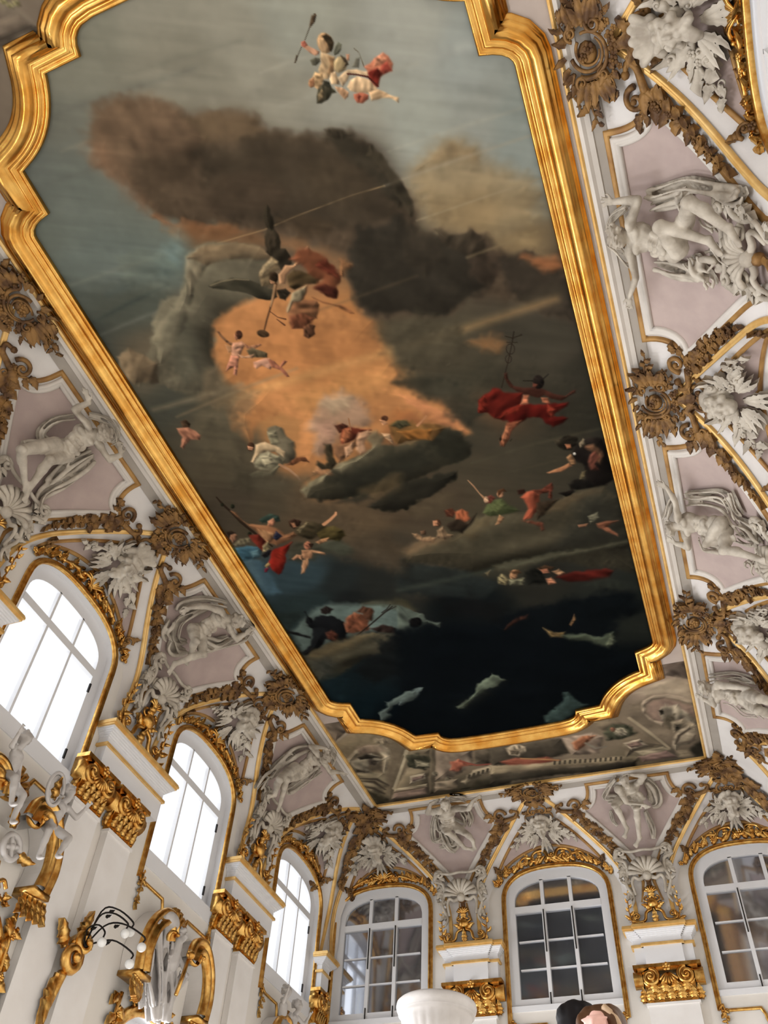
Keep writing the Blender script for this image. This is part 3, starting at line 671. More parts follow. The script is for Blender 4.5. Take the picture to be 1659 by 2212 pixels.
for u, n_ in ((-5.66, 'between left and central windows'), (-1.30, 'between central and right windows')):
    entablature('E', u, 1.62, 'white and gold entablature block, end wall, %s' % n_, steps=(0, .22))
    pilaster('E', u, 1.05, 'wide white pilaster with gold capital, end wall, %s' % n_, 0)
entablature('L', 20.55, .8, 'narrow white and gold entablature block in the left far corner of the room')
pilaster('L', 20.55, .5, 'narrow white pilaster with gold capital in the left far corner of the room', 0)

# ------------------------------------------------------------------ cove panels and their gilding
VIEW_L, VIEW_E, VIEW_R = [1, 2, 3, 4], [0, 1, 2], [1, 2, 3, 4]
PLACE = {('L', 1): 'at the left edge, before the nearest left window', ('L', 2): 'above the nearest left window', ('L', 3): 'above the middle left window', ('L', 4): 'above the farthest left window',
         ('E', 0): 'above the end wall left window', ('E', 1): 'above the end wall central window', ('E', 2): 'above the end wall right window',
         ('R', 1): 'on right cove, top corner of picture', ('R', 2): 'on right cove, second from top', ('R', 3): 'on right cove, third from top', ('R', 4): 'on right cove, nearest far corner'}
def part_root(name, loc):
    o = bpy.data.objects.new(name, None); C.objects.link(o); o.location = tuple(map(float, loc)); o.parent = ceiling; return o
def path_sweep(P, N, prof, m, nm, parent, closed=False, side=1.0): return mk(nm, *sweep(P, N, prof, closed, side), m, parent)
def lun_panel(wall, i):
    """pink triangular panel of a lunette with brown-gold moulding and sprays"""
    def pathpt(k):
        S_, R_ = k
        return LP(wall, i, np.array(S_), np.array(R_), np.zeros(np.shape(S_)))
    smax = .60
    # edge up the left side, a notch under the apex, down the right side, back along the wall arch
    n = 16
    sl = np.concatenate([np.linspace(-smax, -.20, n), [-.20, -.12, -.12], [.12, .12, .20], np.linspace(.20, smax, n)])
    off = lambda s: .27+.10*(1-abs(s)/smax)**2
    rl = np.array([off(s)+(.0 if abs(s) < smax else 0) for s in sl]); rl = .26+.54*np.abs(sl/smax)**3.2
    rl[n] = rl[n-1]+.085; rl[n+1] = rl[n]+.02; rl[n+2] = .36; rl[n+3] = .36; rl[n+4] = rl[n+1]; rl[n+5] = rl[n]
    sl = np.concatenate([np.linspace(-smax, -.22, n), [-.20, -.11, -.10, .10, .11, .20], np.linspace(.22, smax, n)])
    sb = np.linspace(smax, -smax, 24)[1:-1]; rb = np.full(len(sb), .86)
    rl[0] = rl[-1] = .84
    s_, r_ = np.concatenate([sl, sb]), np.concatenate([rl, rb])
    P = LP(wall, i, s_, r_, np.full(len(s_), .012)); N = lun_n(wall, i, s_, r_)
    lab = {'L': 'on the left window wall', 'E': 'on the far end wall', 'R': 'on the right cove'}
    root = part_root('lunette_panel', P.mean(0))
    # field: strips between the upper edge and the lower edge
    ss = np.linspace(-smax+.005, smax-.005, 49); top = np.interp(ss, sl, rl); rows = 9
    S_ = np.repeat(ss[:, None], rows, 1); R_ = top[:, None]+(.855-top)[:, None]*np.linspace(0, 1, rows)[None, :]
    mk('field', LP(wall, i, S_, R_, np.full(S_.shape, .008)).reshape(-1, 3), grid_faces(49, rows), 'pink', root)
    path_sweep(P, N, [(-.036, -.02), (-.032, .025), (-.01, .045), (.01, .028), (.022, .028), (.034, .0), (.034, -.02)], 'brownline', 'gilt_moulding', root, True)
    sc = 1.0 if wall != 'E' else .9
    orn_top(i).build('gilt_palmette', 'brown', root, frame_fn(*lun_frame(wall, i, 0.0, .30, .02), sc=1.05*sc))
    for sg in (-1, 1):
        o, X, Y, Z = lun_frame(wall, i, sg*.60, .86, .02)
        rs = 1 if UDIR[wall] > 0 else -1
        orn_corner(i).build('gilt_spray', 'brown', root, frame_fn(o, X, Y, Z, sc=.95*sc, mir=-sg*rs, rot=.35*sg*rs))
    return root
def pend_panel(wall, j, lo_bay, hi_bay, place, bracket=True):
    """pink panel of a pendentive between two bays: white and gold border, scrolls at the upper corners"""
    bt = 3.63 if wall != 'R' else 3.70; bb = .75
    def edge(b, side, inset):
        u = rib(wall, lo_bay, 1, b) if side < 0 else rib(wall, hi_bay, -1, b)
        return u-side*inset
    def uvpath(ins, topd):
        bs = np.linspace(bb, bt-.62-topd*.4, 26); L = [(float(edge(b, -1, ins*(1 if b > 1.2 else max(.35, (b-.2)/1.0)))), b) for b in bs]; Rr = [(float(edge(b, 1, ins*(1 if b > 1.2 else max(.35, (b-.2)/1.0)))), b) for b in bs]
        k = .40
        ul, ur = L[-1][0], Rr[-1][0]
        tl, tr_ = ul-.12+topd*.3, ur+.12-topd*.3
        top = bt-topd
        # ears: concave quarter curves in the upper corners
        def ear(u_side, sgn, ut):
            return [(u_side+sgn*(.10+.30*math.sin(t)), L[-1][1]+.06+.46*(1-math.cos(t))) for t in np.linspace(.0, pi/2, 9)]
        el = ear(ul, 1, tl); er = ear(ur, -1, tr_)
        return L+el+[(el[-1][0], top)]+[(er[-1][0], top)]+er[::-1]+Rr[::-1]
    root = part_root('spandrel_panel', SP(wall, edge(2.5, -1, 0)*.5+edge(2.5, 1, 0)*.5, 2.5))
    pth = np.array(uvpath(.42, .0)); 
    def sw(ins, td, prof, m, nm):
        q = np.array(uvpath(ins, td)); P = SP(wall, q[:, 0], q[:, 1], .012); N = SN(wall, q[:, 0], q[:, 1]); path_sweep(P, N, prof, m, nm, root, False)
    sw(.34, .0, [(-.04, -.02), (-.035, .03), (-.01, .05), (.015, .03), (.035, .03), (.04, -.02)], 'brownline', 'gilt_moulding')
    sw(.445, .10, [(-.07, -.02), (-.065, .03), (-.02, .055), (.0, .03), (.02, .055), (.065, .03), (.07, -.02)], 'cream', 'white_moulding')
    # field
    q = np.array(uvpath(.47, .13)); m = len(q)//2; Lq, Rq = q[:m], q[::-1][:m]; rows = 9; v = []
    for a in range(m):
        k = np.linspace(0, 1, rows); v.append(SP(wall, Lq[a][0]+(Rq[a][0]-Lq[a][0])*k, Lq[a][1]+(Rq[a][1]-Lq[a][1])*k, .009))
    mk('field', np.concatenate(v), grid_faces(m, rows), 'pink', root)
    for side in (-1, 1):
        u = float(edge(bt-.52, side, .30)); s3 = side*UDIR[wall]
        # direction of the rib here, so the strip runs down along it
        b0 = bt-.55; d = np.array([float(edge(b0-1.2, side, .2))-float(edge(b0, side, .2)), -1.2]); lean = math.atan2(d[0]*UDIR[wall]*s3, 1.2)
        orn_scroll(j+3*side).build('gilt_scroll', 'brown', root, cove_fn(wall, u, b0, rot=s3*0.0+s3*(lean-.22), sc=1.0, mir=s3*1, c0=.015))
    return root
for wall, view in (('L', VIEW_L), ('E', VIEW_E), ('R', VIEW_R)):
    for i in view:
        lun_panel(wall, i)
        uc, ba = BAYS[wall][i][:2]
        corner = (wall == 'E' and i in (0, 2)) or (wall in 'LR' and i == 4)
        if not (corner and wall in 'LR'):
            tb = TAB[wall][0][-1]
            t = tag(orn_cartouche(i).build('gilt_cartouche', 'brown', None, cove_fn(wall, uc, (ba+tb)/2-.03, sc=(.88 if wall != 'E' else .74) if not corner else .74, c0=.085)), 'dull gold leafy cartouche %s' % PLACE[wall, i], 'ornament', 'cartouches over the vault ribs')
for wall, us in (('L', [2, 3, 4]), ('E', [0, 1, 2])):
    for i in us:
        uc = WIN_U[wall][i]
        tag(orn_crest(HWW[wall], i, 1 if (wall, i) in (('E', 1), ('E', 2)) else 0).build('window_crest', 'gold', None, wall_fn(wall, uc, 9.95, .01)), 'gilded leaf garland on the arch of %s' % PLACE[wall, i].replace('above ', ''), 'ornament', 'window crests')
tag(orn_crest(HWW['R'], 5, 0).build('window_crest', 'gold', None, wall_fn('R', WIN_U['R'][1], 9.95, .01)), 'gilded leaf garland on the window arch at the top right edge', 'ornament', 'window crests')
PEND = [('L', 1, 2, 'on left cove, nearest of three'), ('L', 2, 3, 'on left cove, middle of three'), ('L', 3, 4, 'on left cove, farthest of three'),
        ('E', 0, 1, 'on end wall, left of two'), ('E', 1, 2, 'on end wall, right of two'),
        ('R', 1, 2, 'on right cove, topmost of three'), ('R', 2, 3, 'on right cove, second from top'), ('R', 3, 4, 'on right cove, lowest of three')]
for k, (wall, a, b, pl) in enumerate(PEND):
    pend_panel(wall, k, a, b, pl)
    if True:
        u = float(rib(wall, a, 1, .8)+rib(wall, b, -1, .8))/2
        br = thing('shell_bracket', 'grey stucco shell cartouche under the atlas %s' % pl, 'ornament', SP(wall, u, 1.6, .1), 'shell brackets under the atlases')
        orn_bracket(k).build('shell', 'stone', br, cove_fn(wall, u, 1.95 if wall != 'E' else 1.90, c0=.065, sc=.92)); orn_tassel().build('gilt_tassel', 'brown', br, cove_fn(wall, u, 1.22, c0=.05))
        if wall != 'R': tag(orn_console(k).build('gilt_console', 'gold', None, cove_fn(wall, u, .16, c0=.055, sc=1.0 if wall == 'L' else .8)), 'gold scrollwork standing on the cornice %s' % pl, 'ornament', 'gilt scrollwork on the cornices')
# leaf strips down the two groins of the room's corners
for nm, wall, f in (('left', 'E', lambda b: mitre('E', -1, b)), ('right', 'E', lambda b: mitre('E', 1, b))):
    sgn = 1 if nm == 'left' else -1
    mb = MB(); frond(mb, [(0, 0), (.0, -.8), (.0, -1.75)], .16, .30, .09, 0, .03, 3); leaf(mb, 0, 0, pi/2, .25, .24, 4); 
    for q in (-1, 1): leaf(mb, q*.05, .0, pi/2-q*1.1, .40, .22, 4, q*.2); leaf(mb, q*.05, -.1, pi/2-q*1.7, .36, .2, 4, -q*.2)
    def fn(v, sgn=sgn, f=f):
        b = 3.72+v[:, 1]; base = f(b); P0 = SP('E', base, b)
        d = np.array([sgn*.75, -.65, 0]); lat = np.array([.7071*1, .7071*sgn, 0]); nrm = np.array([sgn*.5, -.5, -.7])
        return P0+v[:, 0:1]*lat*np.array([1, 1, 1])+(v[:, 2:3]+.03)*nrm/np.linalg.norm(nrm)+np.array([sgn*.05, -.05, -.05])
    tag(mb.build('gilt_leaf_strip', 'brown', None, fn), 'dark gold acanthus strip hanging in the %s far corner of the vault' % nm, 'ornament')

# gilt line with a dip and a shell under each upper window
for wall, us in (('L', [2, 3, 4]), ('E', [0, 1, 2])):
    for i in us:
        uc = WIN_U[wall][i]; hw = HWW[wall]; t = np.linspace(pi, 2*pi, 15)
        q = [(-hw-.02, 7.20), (-.48, 7.20)]+[(.42*math.cos(a), 7.08+.42*math.sin(a)) for a in t]+[(.48, 7.20), (hw+.02, 7.20)]; q = np.array(q)
        lab = 'on the left wall' if wall == 'L' else 'on the end wall'
        root = thing('apron_ornament', 'gilt line dipping round a small shell beneath %s' % PLACE[wall, i].replace('above ', ''), 'ornament', w3(wall, uc, 7.2, 0), 'gilt aprons under the windows')
        mk('gilt_line', *sweep(w3(wall, uc+q[:, 0], q[:, 1], 0.0), wn(wall, len(q)), [(-.03, .004), (-.03, .03), (0, .05), (.03, .03), (.03, .004)]), 'gold', root)
        mb = MB(); shell(mb, 0, 6.80, .40, .25, pi-.25, 9, .03, .07); ball(mb, (0, 6.8, .06), .07, 6); mb.build('gilt_shell', 'gold', root, wall_fn(wall, uc, 0, .0))
        for sx in (-1, 1): mb = MB(); orn_drop(i).build('gilt_drop', 'gold', root, wall_fn(wall, uc+sx*(hw-.04), 7.32, .01, sc=.7))
# ------------------------------------------------------------------ what is painted on the canvas: brush shapes in metres on the ceiling plane
CANVAS_BASE = [
(-4.29,1.31,146,142,126),
(-2.61,1.78,150,150,136),
(-1.03,2.39,160,160,148),
(-0.58,3.09,152,156,148),
(-0.36,4.06,138,144,136),
(-5.14,1.58,132,130,114),
(-5.88,2.18,118,118,106),
(-6.55,2.75,110,114,106),
(-6.69,3.42,112,118,108),
(-6.19,3.89,112,120,112),
(-6.98,4.26,94,100,92),
(-4.05,2.07,134,130,114),
(-3.29,1.88,146,142,126),
(-2.51,3.02,150,148,134),
(-1.49,3.42,152,154,142),
(-0.81,3.66,146,148,138),
(-2.99,2.61,144,140,124),
(-5.81,4.33,98,108,102),
(-6.41,4.95,84,88,78),
(-5.82,5.06,98,94,80),
(-7.07,5.07,70,74,68),
(-0.42,4.82,124,120,104),
(-1.08,4.59,128,112,86),
(-0.31,5.41,104,90,68),
(-0.22,6.18,84,70,54),
(-0.35,6.77,62,56,48),
(-4.07,3.45,80,68,54),
(-2.85,3.86,66,58,48),
(-2.07,5.57,50,46,38),
(-2.31,6.29,72,66,52),
(-1.69,6.66,70,64,51),
(-0.68,6.99,62,58,48),
(-0.15,7.86,50,47,39),
(-1.87,7.3,62,58,46),
(-0.11,8.8,44,42,35),
(-0.66,9.22,50,46,37),
(-1.26,9.44,54,50,40),
(-4.34,5.62,174,120,78),
(-3.44,6.26,178,120,72),
(-3.98,6.62,182,128,78),
(-3.13,6.89,176,126,76),
(-5.16,6.7,158,116,72),
(-5.06,7.21,164,118,74),
(-3.49,7.43,172,120,70),
(-2.82,7.83,160,104,62),
(-4.84,7.89,168,116,72),
(-2.57,8.31,140,92,58),
(-5.28,4.66,106,100,80),
(-6.1,5.57,96,92,76),
(-6.72,5.63,104,94,76),
(-5.52,5.58,104,98,80),
(-6.37,6.4,84,80,64),
(-6.84,6.44,74,74,64),
(-6.56,7.24,80,74,60),
(-6.45,7.91,82,74,58),
(-6.62,8.64,70,62,50),
(-5.82,8.89,72,64,50),
(-5.22,9.66,78,66,50),
(-4.41,9.92,78,65,48),
(-3.49,9.85,66,56,44),
(-2.45,9.28,62,56,44),
(-1.79,9.27,60,55,44),
(-7.06,10.77,44,58,62),
(-5.83,11.14,36,40,39),
(-6.6,10.64,52,66,70),
(-6.73,11.85,40,50,50),
(-2.88,10.75,66,60,46),
(-2.13,11.23,58,54,42),
(-0.77,10.93,54,50,41),
(-0.22,11.1,44,42,35),
(-0.59,12.21,38,38,33),
(-3.89,11.07,70,61,47),
(-4.48,10.63,58,52,42),
(-1.52,12.45,36,35,30),
(-3.34,12.31,14,18,19),
(-5.0,11.53,36,37,34),
(-5.59,12.05,28,30,29),
(-3.77,13.79,10,13,16),
(-2.1,15.07,9,12,15),
(-0.32,13.22,34,36,32),
(-0.2,14.1,30,32,28),
(-6.03,15.85,10,15,18),
(-4.55,16.46,9,12,15),
(-6.99,13.98,18,26,29),
(-6.9,14.87,16,26,30),
(-7.19,13.42,32,36,34),
(-0.86,15.28,10,13,14),
(-1.57,16.41,12,15,16),
]
CANVAS_OPS = [
('L',[-6.097,1.855,-4.949,1.9,-3.861,1.963],[0.0282,0.094,0.0282],(104,104,94),0.0752,0.5),
('L',[-6.101,2.3,-5.377,2.314,-4.687,2.349],[0.0185,0.0616,0.0185],(150,144,126),0.0493,0.45),
('L',[-6.54,2.618,-5.697,2.654,-4.892,2.71],[0.0268,0.0894,0.0268],(98,100,92),0.0715,0.5),
('L',[-6.641,4.371,-5.837,4.303,-5.075,4.263],[0.0477,0.159,0.0477],(86,96,92),0.1272,0.55),
('L',[-7.1,4.059,-6.092,4.062,-5.136,4.091],[0.0215,0.0716,0.0215],(140,142,128),0.0573,0.4),
('L',[-7.105,4.717,-6.374,4.606,-5.685,4.527],[0.0202,0.0675,0.0202],(60,68,64),0.054,0.6),
('L',[-7.169,4.954,-6.459,4.891,-5.788,4.857],[0.0184,0.0613,0.0184],(120,122,110),0.049,0.5),
('L',[-4.014,2.382,-2.966,2.491,-1.962,2.616],[0.045,0.1499,0.045],(126,122,108),0.1199,0.45),
('L',[-3.047,2.743,-2.088,2.777,-1.172,2.831],[0.0241,0.0802,0.0241],(166,162,146),0.0641,0.4),
('L',[-4.88,1.729,-4.001,1.789,-3.159,1.867],[0.0203,0.0677,0.0203],(118,116,102),0.0541,0.4),
('L',[-1.862,3.738,-0.868,3.749,0.079,3.781],[0.016,0.0535,0.016],(168,164,146),0.0428,0.35),
('L',[-3.099,2.283,-2.714,2.289,-2.344,2.315],[0.0135,0.045,0.0135],(172,166,148),0.036,0.4),
('L',[-0.991,2.837,-0.542,2.841,-0.108,2.865],[0.0295,0.0982,0.0295],(168,168,158),0.0786,0.4),
('L',[-5.877,4.305,-5.068,4.25,-4.3,4.222],[0.019,0.0634,0.019],(128,132,120),0.0507,0.35),
('P',[-1.766,4.229,-1.509,3.954,-1.182,3.841,-0.934,3.863,-0.736,4.056,-0.668,4.271,-0.406,4.49,-0.156,4.772,-0.14,5.255,-0.216,5.879,-0.718,5.712,-1.271,5.233,-1.625,4.828],(136,116,84),0.1399,0.089,0.75),
('P',[-1.587,4.09,-1.267,3.907,-0.971,3.882,-0.773,4.075,-0.756,4.241,-1.195,4.092],(142,120,88),0.0612,0.049,0.6),
('P',[-5.633,2.202,-5.337,1.961,-4.956,1.97,-4.542,2.093,-4.288,2.319,-4.257,2.452,-3.912,2.448,-3.515,2.601,-3.326,2.77,-3.272,2.974,-2.94,3.105,-2.676,3.271,-2.492,3.227,-2.3,3.323,-2.076,3.601,-1.905,4.049,-1.788,4.493,-1.821,4.905,-1.5,5.084,-1.17,5.122,-1.012,5.283,-0.983,5.55,-0.655,5.733,-0.379,5.714,-0.247,6.019,-0.043,6.012,-0.051,7.032,-0.43,6.825,-0.947,6.331,-1.123,6.194,-1.469,6.159,-1.754,6.39,-2.288,6.215,-2.959,5.994,-3.077,5.709,-3.112,5.222,-2.877,4.994,-3.208,4.734,-3.662,4.435,-4.0,4.212,-4.239,4.096,-4.525,3.928,-4.874,3.883,-5.126,3.654,-5.346,3.509,-5.399,3.209,-5.484,2.974,-5.618,2.827,-5.717,2.627],(84,71,56),0.079,0.0658,1.0),
('P',[-5.603,2.212,-5.353,1.986,-4.965,1.985,-4.548,2.104,-4.302,2.345,-4.503,2.649,-5.072,2.648,-5.422,2.995,-5.618,2.827,-5.729,2.623],(122,100,78),0.1231,0.0615,0.8),
('P',[-5.767,2.413,-5.459,2.388,-5.534,2.689,-5.399,3.209,-5.346,3.509,-5.495,3.247,-5.724,2.758],(146,112,86),0.1291,0.0646,0.55),
('P',[-5.165,2.682,-4.741,2.569,-4.237,2.677,-4.621,3.131,-5.179,3.214,-5.36,3.016],(82,69,54),0.1012,0.0759,0.7),
('P',[-4.285,2.504,-3.93,2.484,-3.53,2.633,-3.343,2.807,-3.321,3.051,-3.728,3.04,-4.175,2.824],(98,82,62),0.0725,0.0604,0.75),
('P',[-4.292,2.913,-3.675,2.931,-3.355,2.977,-2.959,3.149,-2.631,3.324,-2.375,3.348,-2.107,3.686,-1.946,4.168,-1.912,4.661,-2.476,4.686,-3.103,4.476,-3.704,4.203,-4.304,3.93,-4.527,3.503],(62,54,43),0.0763,0.0636,0.9),
('P',[-2.676,3.271,-2.497,3.238,-2.304,3.334,-2.076,3.601,-1.915,4.078,-1.849,4.473,-1.992,4.494,-2.225,4.007,-2.472,3.595],(56,51,41),0.0498,0.0373,0.8),
('P',[-3.112,5.222,-2.664,4.623,-2.035,4.619,-1.832,4.937,-1.504,5.097,-1.18,5.155,-0.996,5.471,-1.045,5.907,-1.253,6.151,-1.556,6.211,-1.888,6.346,-2.397,6.097,-2.932,5.921,-3.116,5.616],(46,42,35),0.0631,0.0561,0.95),
('P',[-1.208,5.254,-0.932,5.238,-0.781,5.691,-1.084,6.049,-1.302,5.822],(62,52,42),0.055,0.0412,0.75),
('P',[-0.862,5.739,-0.648,5.706,-0.384,5.734,-0.113,6.026,0.072,6.432,-0.051,7.032,-0.43,6.825,-0.817,6.374],(53,47,39),0.0564,0.0493,0.9),
('P',[-0.53,5.775,-0.09,5.921,-0.027,6.092,-0.263,6.09],(176,112,70),0.0688,0.0551,0.7),
('P',[-5.346,3.509,-4.969,3.779,-4.525,3.928,-4.254,4.127,-4.555,4.136,-4.812,4.051,-5.018,3.871,-5.287,3.672],(150,100,66),0.0613,0.0545,0.75),
('P',[-5.321,3.734,-4.969,3.779,-4.747,3.926,-4.461,3.949,-4.015,4.244,-3.535,4.477,-3.208,4.734,-3.005,4.951,-3.079,5.233,-3.391,4.823,-4.089,4.403,-4.877,4.177,-5.214,3.953],(128,94,64),0.0826,0.062,0.7),
('L',[-4.796,4.167,-4.427,4.179,-3.922,4.202,-3.399,4.162,-2.547,4.135,-2.077,4.157],[0.01,0.0147,0.0147,0.0107,0.0133,0.0147],(178,148,104),0.0167,0.6),
('L',[-2.077,4.157,-1.607,4.149,-0.952,4.142,-0.008,4.147],[0.0186,0.0309,0.0371,0.0247],(160,150,128),0.0371,0.45),
('P',[-5.205,4.219,-4.861,4.146,-4.587,4.2,-4.104,4.435,-4.027,4.919,-4.45,5.176,-5.13,5.281,-5.415,5.528,-5.615,6.084,-5.744,6.507,-6.154,6.471,-6.478,6.27,-6.683,6.015,-7.022,6.0,-7.176,5.669,-7.087,5.378,-6.877,5.313,-6.614,5.443,-6.324,5.23,-6.16,4.943,-5.866,4.709,-5.625,4.707,-5.379,4.47],(110,103,84),0.0384,0.046,0.9),
('P',[-5.953,5.011,-5.64,5.03,-5.733,5.51,-5.83,6.014,-6.288,6.237,-6.334,5.85],(88,86,72),0.1107,0.0633,0.6),
('P',[-7.087,5.378,-6.832,5.31,-6.627,5.466,-6.507,5.703,-6.683,6.015,-7.073,5.936,-7.171,5.689],(134,114,88),0.0325,0.0325,0.85),
('P',[-5.379,4.47,-5.172,4.23,-4.871,4.165,-4.879,4.328,-5.147,4.547,-5.423,4.774],(138,126,102),0.0285,0.0285,0.75),
('P',[-5.098,3.809,-5.102,4.028,-5.376,4.393,-5.678,4.371,-5.663,4.067],(118,140,136),0.1126,0.0563,0.55),
('P',[-5.608,5.905,-5.306,5.392,-5.025,5.232,-4.651,5.109,-4.284,5.15,-3.884,5.282,-3.544,5.556,-3.228,5.906,-2.986,6.069,-2.948,6.594,-2.865,7.25,-2.708,7.487,-2.36,7.884,-2.176,8.333,-2.082,8.563,-2.433,8.654,-2.851,7.92,-3.113,7.738,-3.598,8.181,-4.344,8.36,-4.806,8.427,-5.039,8.354,-5.113,8.116,-4.763,7.505,-5.059,7.211,-5.437,7.289,-5.757,7.596,-5.932,7.232,-5.837,6.864,-5.452,6.602,-5.663,6.345],(178,123,77),0.0659,0.0412,1.0),
('P',[-4.824,5.635,-4.071,5.713,-3.343,6.205,-3.045,6.65,-3.078,7.181,-3.744,7.247,-4.579,6.883,-5.228,6.486],(182,122,74),0.2383,0.0318,0.5),
('P',[-4.761,6.92,-3.759,6.869,-2.963,6.855,-3.036,7.288,-3.81,7.418,-4.614,7.354],(190,138,84),0.1811,0.0659,0.6),
('L',[-5.943,6.732,-5.141,6.655,-3.994,6.655,-2.893,6.656,-1.677,6.624,-0.232,6.567],[0.1101,0.173,0.1573,0.1258,0.1101,0.0786],(206,158,100),0.1101,0.5),
('L',[-7.033,6.479,-6.249,6.488,-5.393,6.479],[0.0674,0.1012,0.0843],(134,122,98),0.0674,0.6),
('L',[-2.81,6.639,-1.654,6.547,-0.216,6.493],[0.0745,0.2534,0.2236],(80,74,58),0.1938,0.4),
('P',[-3.066,7.372,-2.874,7.509,-2.576,7.814,-2.209,8.175,-2.156,8.539,-2.373,8.32,-2.632,7.99,-2.938,7.698],(196,130,88),0.0504,0.0587,0.7),
('P',[-2.906,6.263,-2.288,6.215,-1.643,6.509,-1.711,6.997,-2.152,7.208,-2.598,7.154,-2.893,6.877],(70,64,50),0.1234,0.0925,0.9),
('P',[-3.007,7.204,-2.571,7.072,-2.062,7.418,-1.783,7.786,-1.761,8.269,-2.116,8.402,-2.373,7.928,-2.722,7.53],(54,51,41),0.0821,0.0985,0.9),
('P',[-1.666,6.84,-1.306,6.872,-1.145,7.096,-1.244,7.193,-1.511,7.08],(132,96,62),0.0689,0.0459,0.8),
('P',[-1.551,7.225,-0.816,7.553,-0.251,8.005,-0.039,8.822,-0.51,9.266,-1.355,8.207,-1.595,7.661],(50,47,38),0.243,0.1134,0.7),
('P',[-6.188,3.892,-5.786,3.875,-5.478,4.015,-5.389,4.273,-5.379,4.47,-5.625,4.707,-5.934,4.686,-6.166,4.528,-6.29,4.327],(104,110,98),0.0577,0.0433,0.5),
('P',[-6.365,5.304,-6.022,4.988,-5.629,4.787,-5.382,4.548,-5.41,4.778,-5.717,5.173,-6.152,5.549,-6.471,5.715],(130,122,100),0.0305,0.0305,0.6),
('P',[-5.172,4.23,-4.877,4.177,-4.465,4.255,-4.104,4.435,-3.906,4.651,-4.18,4.598,-4.554,4.436,-4.978,4.371],(140,116,86),0.028,0.028,0.7),
('P',[-2.579,3.197,-2.475,3.201,-2.345,3.271,-2.282,3.379,-2.397,3.403,-2.547,3.314],(54,48,38),0.0241,0.0241,0.9),
('P',[-2.076,3.601,-1.932,3.843,-1.826,4.208,-1.796,4.56,-1.875,4.673,-1.937,4.374,-2.024,4.008,-2.177,3.695],(62,56,44),0.0253,0.0316,0.8),
('P',[-1.604,4.977,-1.348,5.149,-1.112,5.156,-0.984,5.329,-1.002,5.543,-1.223,5.544,-1.561,5.283],(62,54,43),0.027,0.027,0.8),
('P',[-1.912,4.661,-1.821,4.905,-1.566,5.076,-1.602,5.418,-1.945,5.609,-2.174,5.228],(54,48,39),0.0545,0.0408,0.7),
('P',[-5.218,2.406,-4.681,2.338,-4.299,2.53,-4.206,2.75,-4.591,2.812,-5.044,2.723],(112,92,72),0.0614,0.0492,0.7),
('P',[-4.621,3.402,-4.134,3.295,-3.648,3.459,-3.389,3.817,-3.621,4.017,-4.149,3.91,-4.557,3.703],(74,62,49),0.0783,0.0522,0.6),
('P',[-3.115,3.508,-2.591,3.555,-2.242,3.869,-2.314,4.248,-2.753,4.308,-3.109,3.98],(72,62,48),0.0765,0.051,0.55),
('P',[-3.676,4.14,-3.274,4.204,-2.951,4.455,-3.155,4.604,-3.521,4.445],(72,60,45),0.0538,0.0404,0.6),
('P',[-5.83,6.014,-5.576,6.006,-5.558,6.473,-5.16,6.696,-5.506,7.068,-5.954,6.925,-6.197,6.553],(112,98,76),0.0667,0.05,0.6),
('P',[-6.24,6.636,-5.721,6.803,-5.629,7.329,-6.087,7.914,-6.635,7.741,-6.662,7.101],(92,84,66),0.1059,0.0706,0.6),
('L',[-6.727,6.726,-5.432,6.561,-4.403,6.477],[0.0333,0.0583,0.0416],(138,120,92),0.0416,0.5),
('L',[-1.286,5.523,-0.254,5.465],[0.0405,0.027],(132,116,86),0.0338,0.5),
('L',[-1.81,4.766,-0.732,4.746,0.042,4.74],[0.0192,0.0256,0.0192],(150,136,108),0.0256,0.5),
('L',[-4.039,5.639,-3.116,5.616,-2.074,5.566],[0.0292,0.0438,0.0292],(90,78,58),0.0438,0.4),
('L',[-2.258,9.18,-1.183,9.103,-0.018,9.122],[0.0348,0.0523,0.0436],(66,62,48),0.0436,0.6),
('L',[-2.202,9.575,-0.889,9.56],[0.0271,0.0361],(64,60,46),0.0361,0.5),
('P',[-5.095,9.348,-4.333,9.241,-3.736,9.542,-3.523,9.956,-4.119,10.127,-4.754,9.87],(86,72,54),0.0972,0.068,0.5),
('P',[-3.771,9.645,-3.116,9.51,-2.678,9.76,-3.042,10.105,-3.593,10.17],(80,70,52),0.0766,0.0574,0.5),
('L',[-2.181,1.906,-2.26,1.979,-2.411,2.128,-2.479,2.183,-2.577,2.272,-2.622,2.318],[0.0329,0.0121,0.0088,0.0088,0.0088,0.0165],(62,50,36),0.0055,1.0),
('P',[-2.219,1.905,-2.167,1.907,-2.21,1.976,-2.278,2.011,-2.289,1.991],(78,64,48),0.0081,0.0,1.0),
('P',[-2.575,2.246,-2.561,2.259,-2.594,2.301,-2.634,2.323],(66,54,40),0.0056,0.0,1.0),
('P',[-2.456,2.13,-2.415,2.126,-2.395,2.194,-2.325,2.262,-2.283,2.303,-2.304,2.33,-2.354,2.331,-2.407,2.269,-2.453,2.192,-2.476,2.166],(196,148,116),0.0083,0.0,1.0),
('P',[-2.46,2.128,-2.41,2.126,-2.4,2.184,-2.446,2.198,-2.472,2.167],(176,104,84),0.0083,0.0,1.0),
('P',[-2.079,2.25,-2.097,2.299,-2.131,2.337,-2.174,2.354,-2.218,2.347,-2.253,2.318,-2.273,2.272,-2.274,2.22,-2.256,2.17,-2.222,2.134,-2.179,2.117,-2.136,2.124,-2.101,2.153,-2.08,2.197],(176,138,98),0.011,0,1.0),
('P',[-2.188,2.145,-2.126,2.136,-2.084,2.198,-2.074,2.27,-2.115,2.325,-2.145,2.35,-2.158,2.31,-2.159,2.241,-2.187,2.188],(58,48,34),0.011,0.0,1.0),
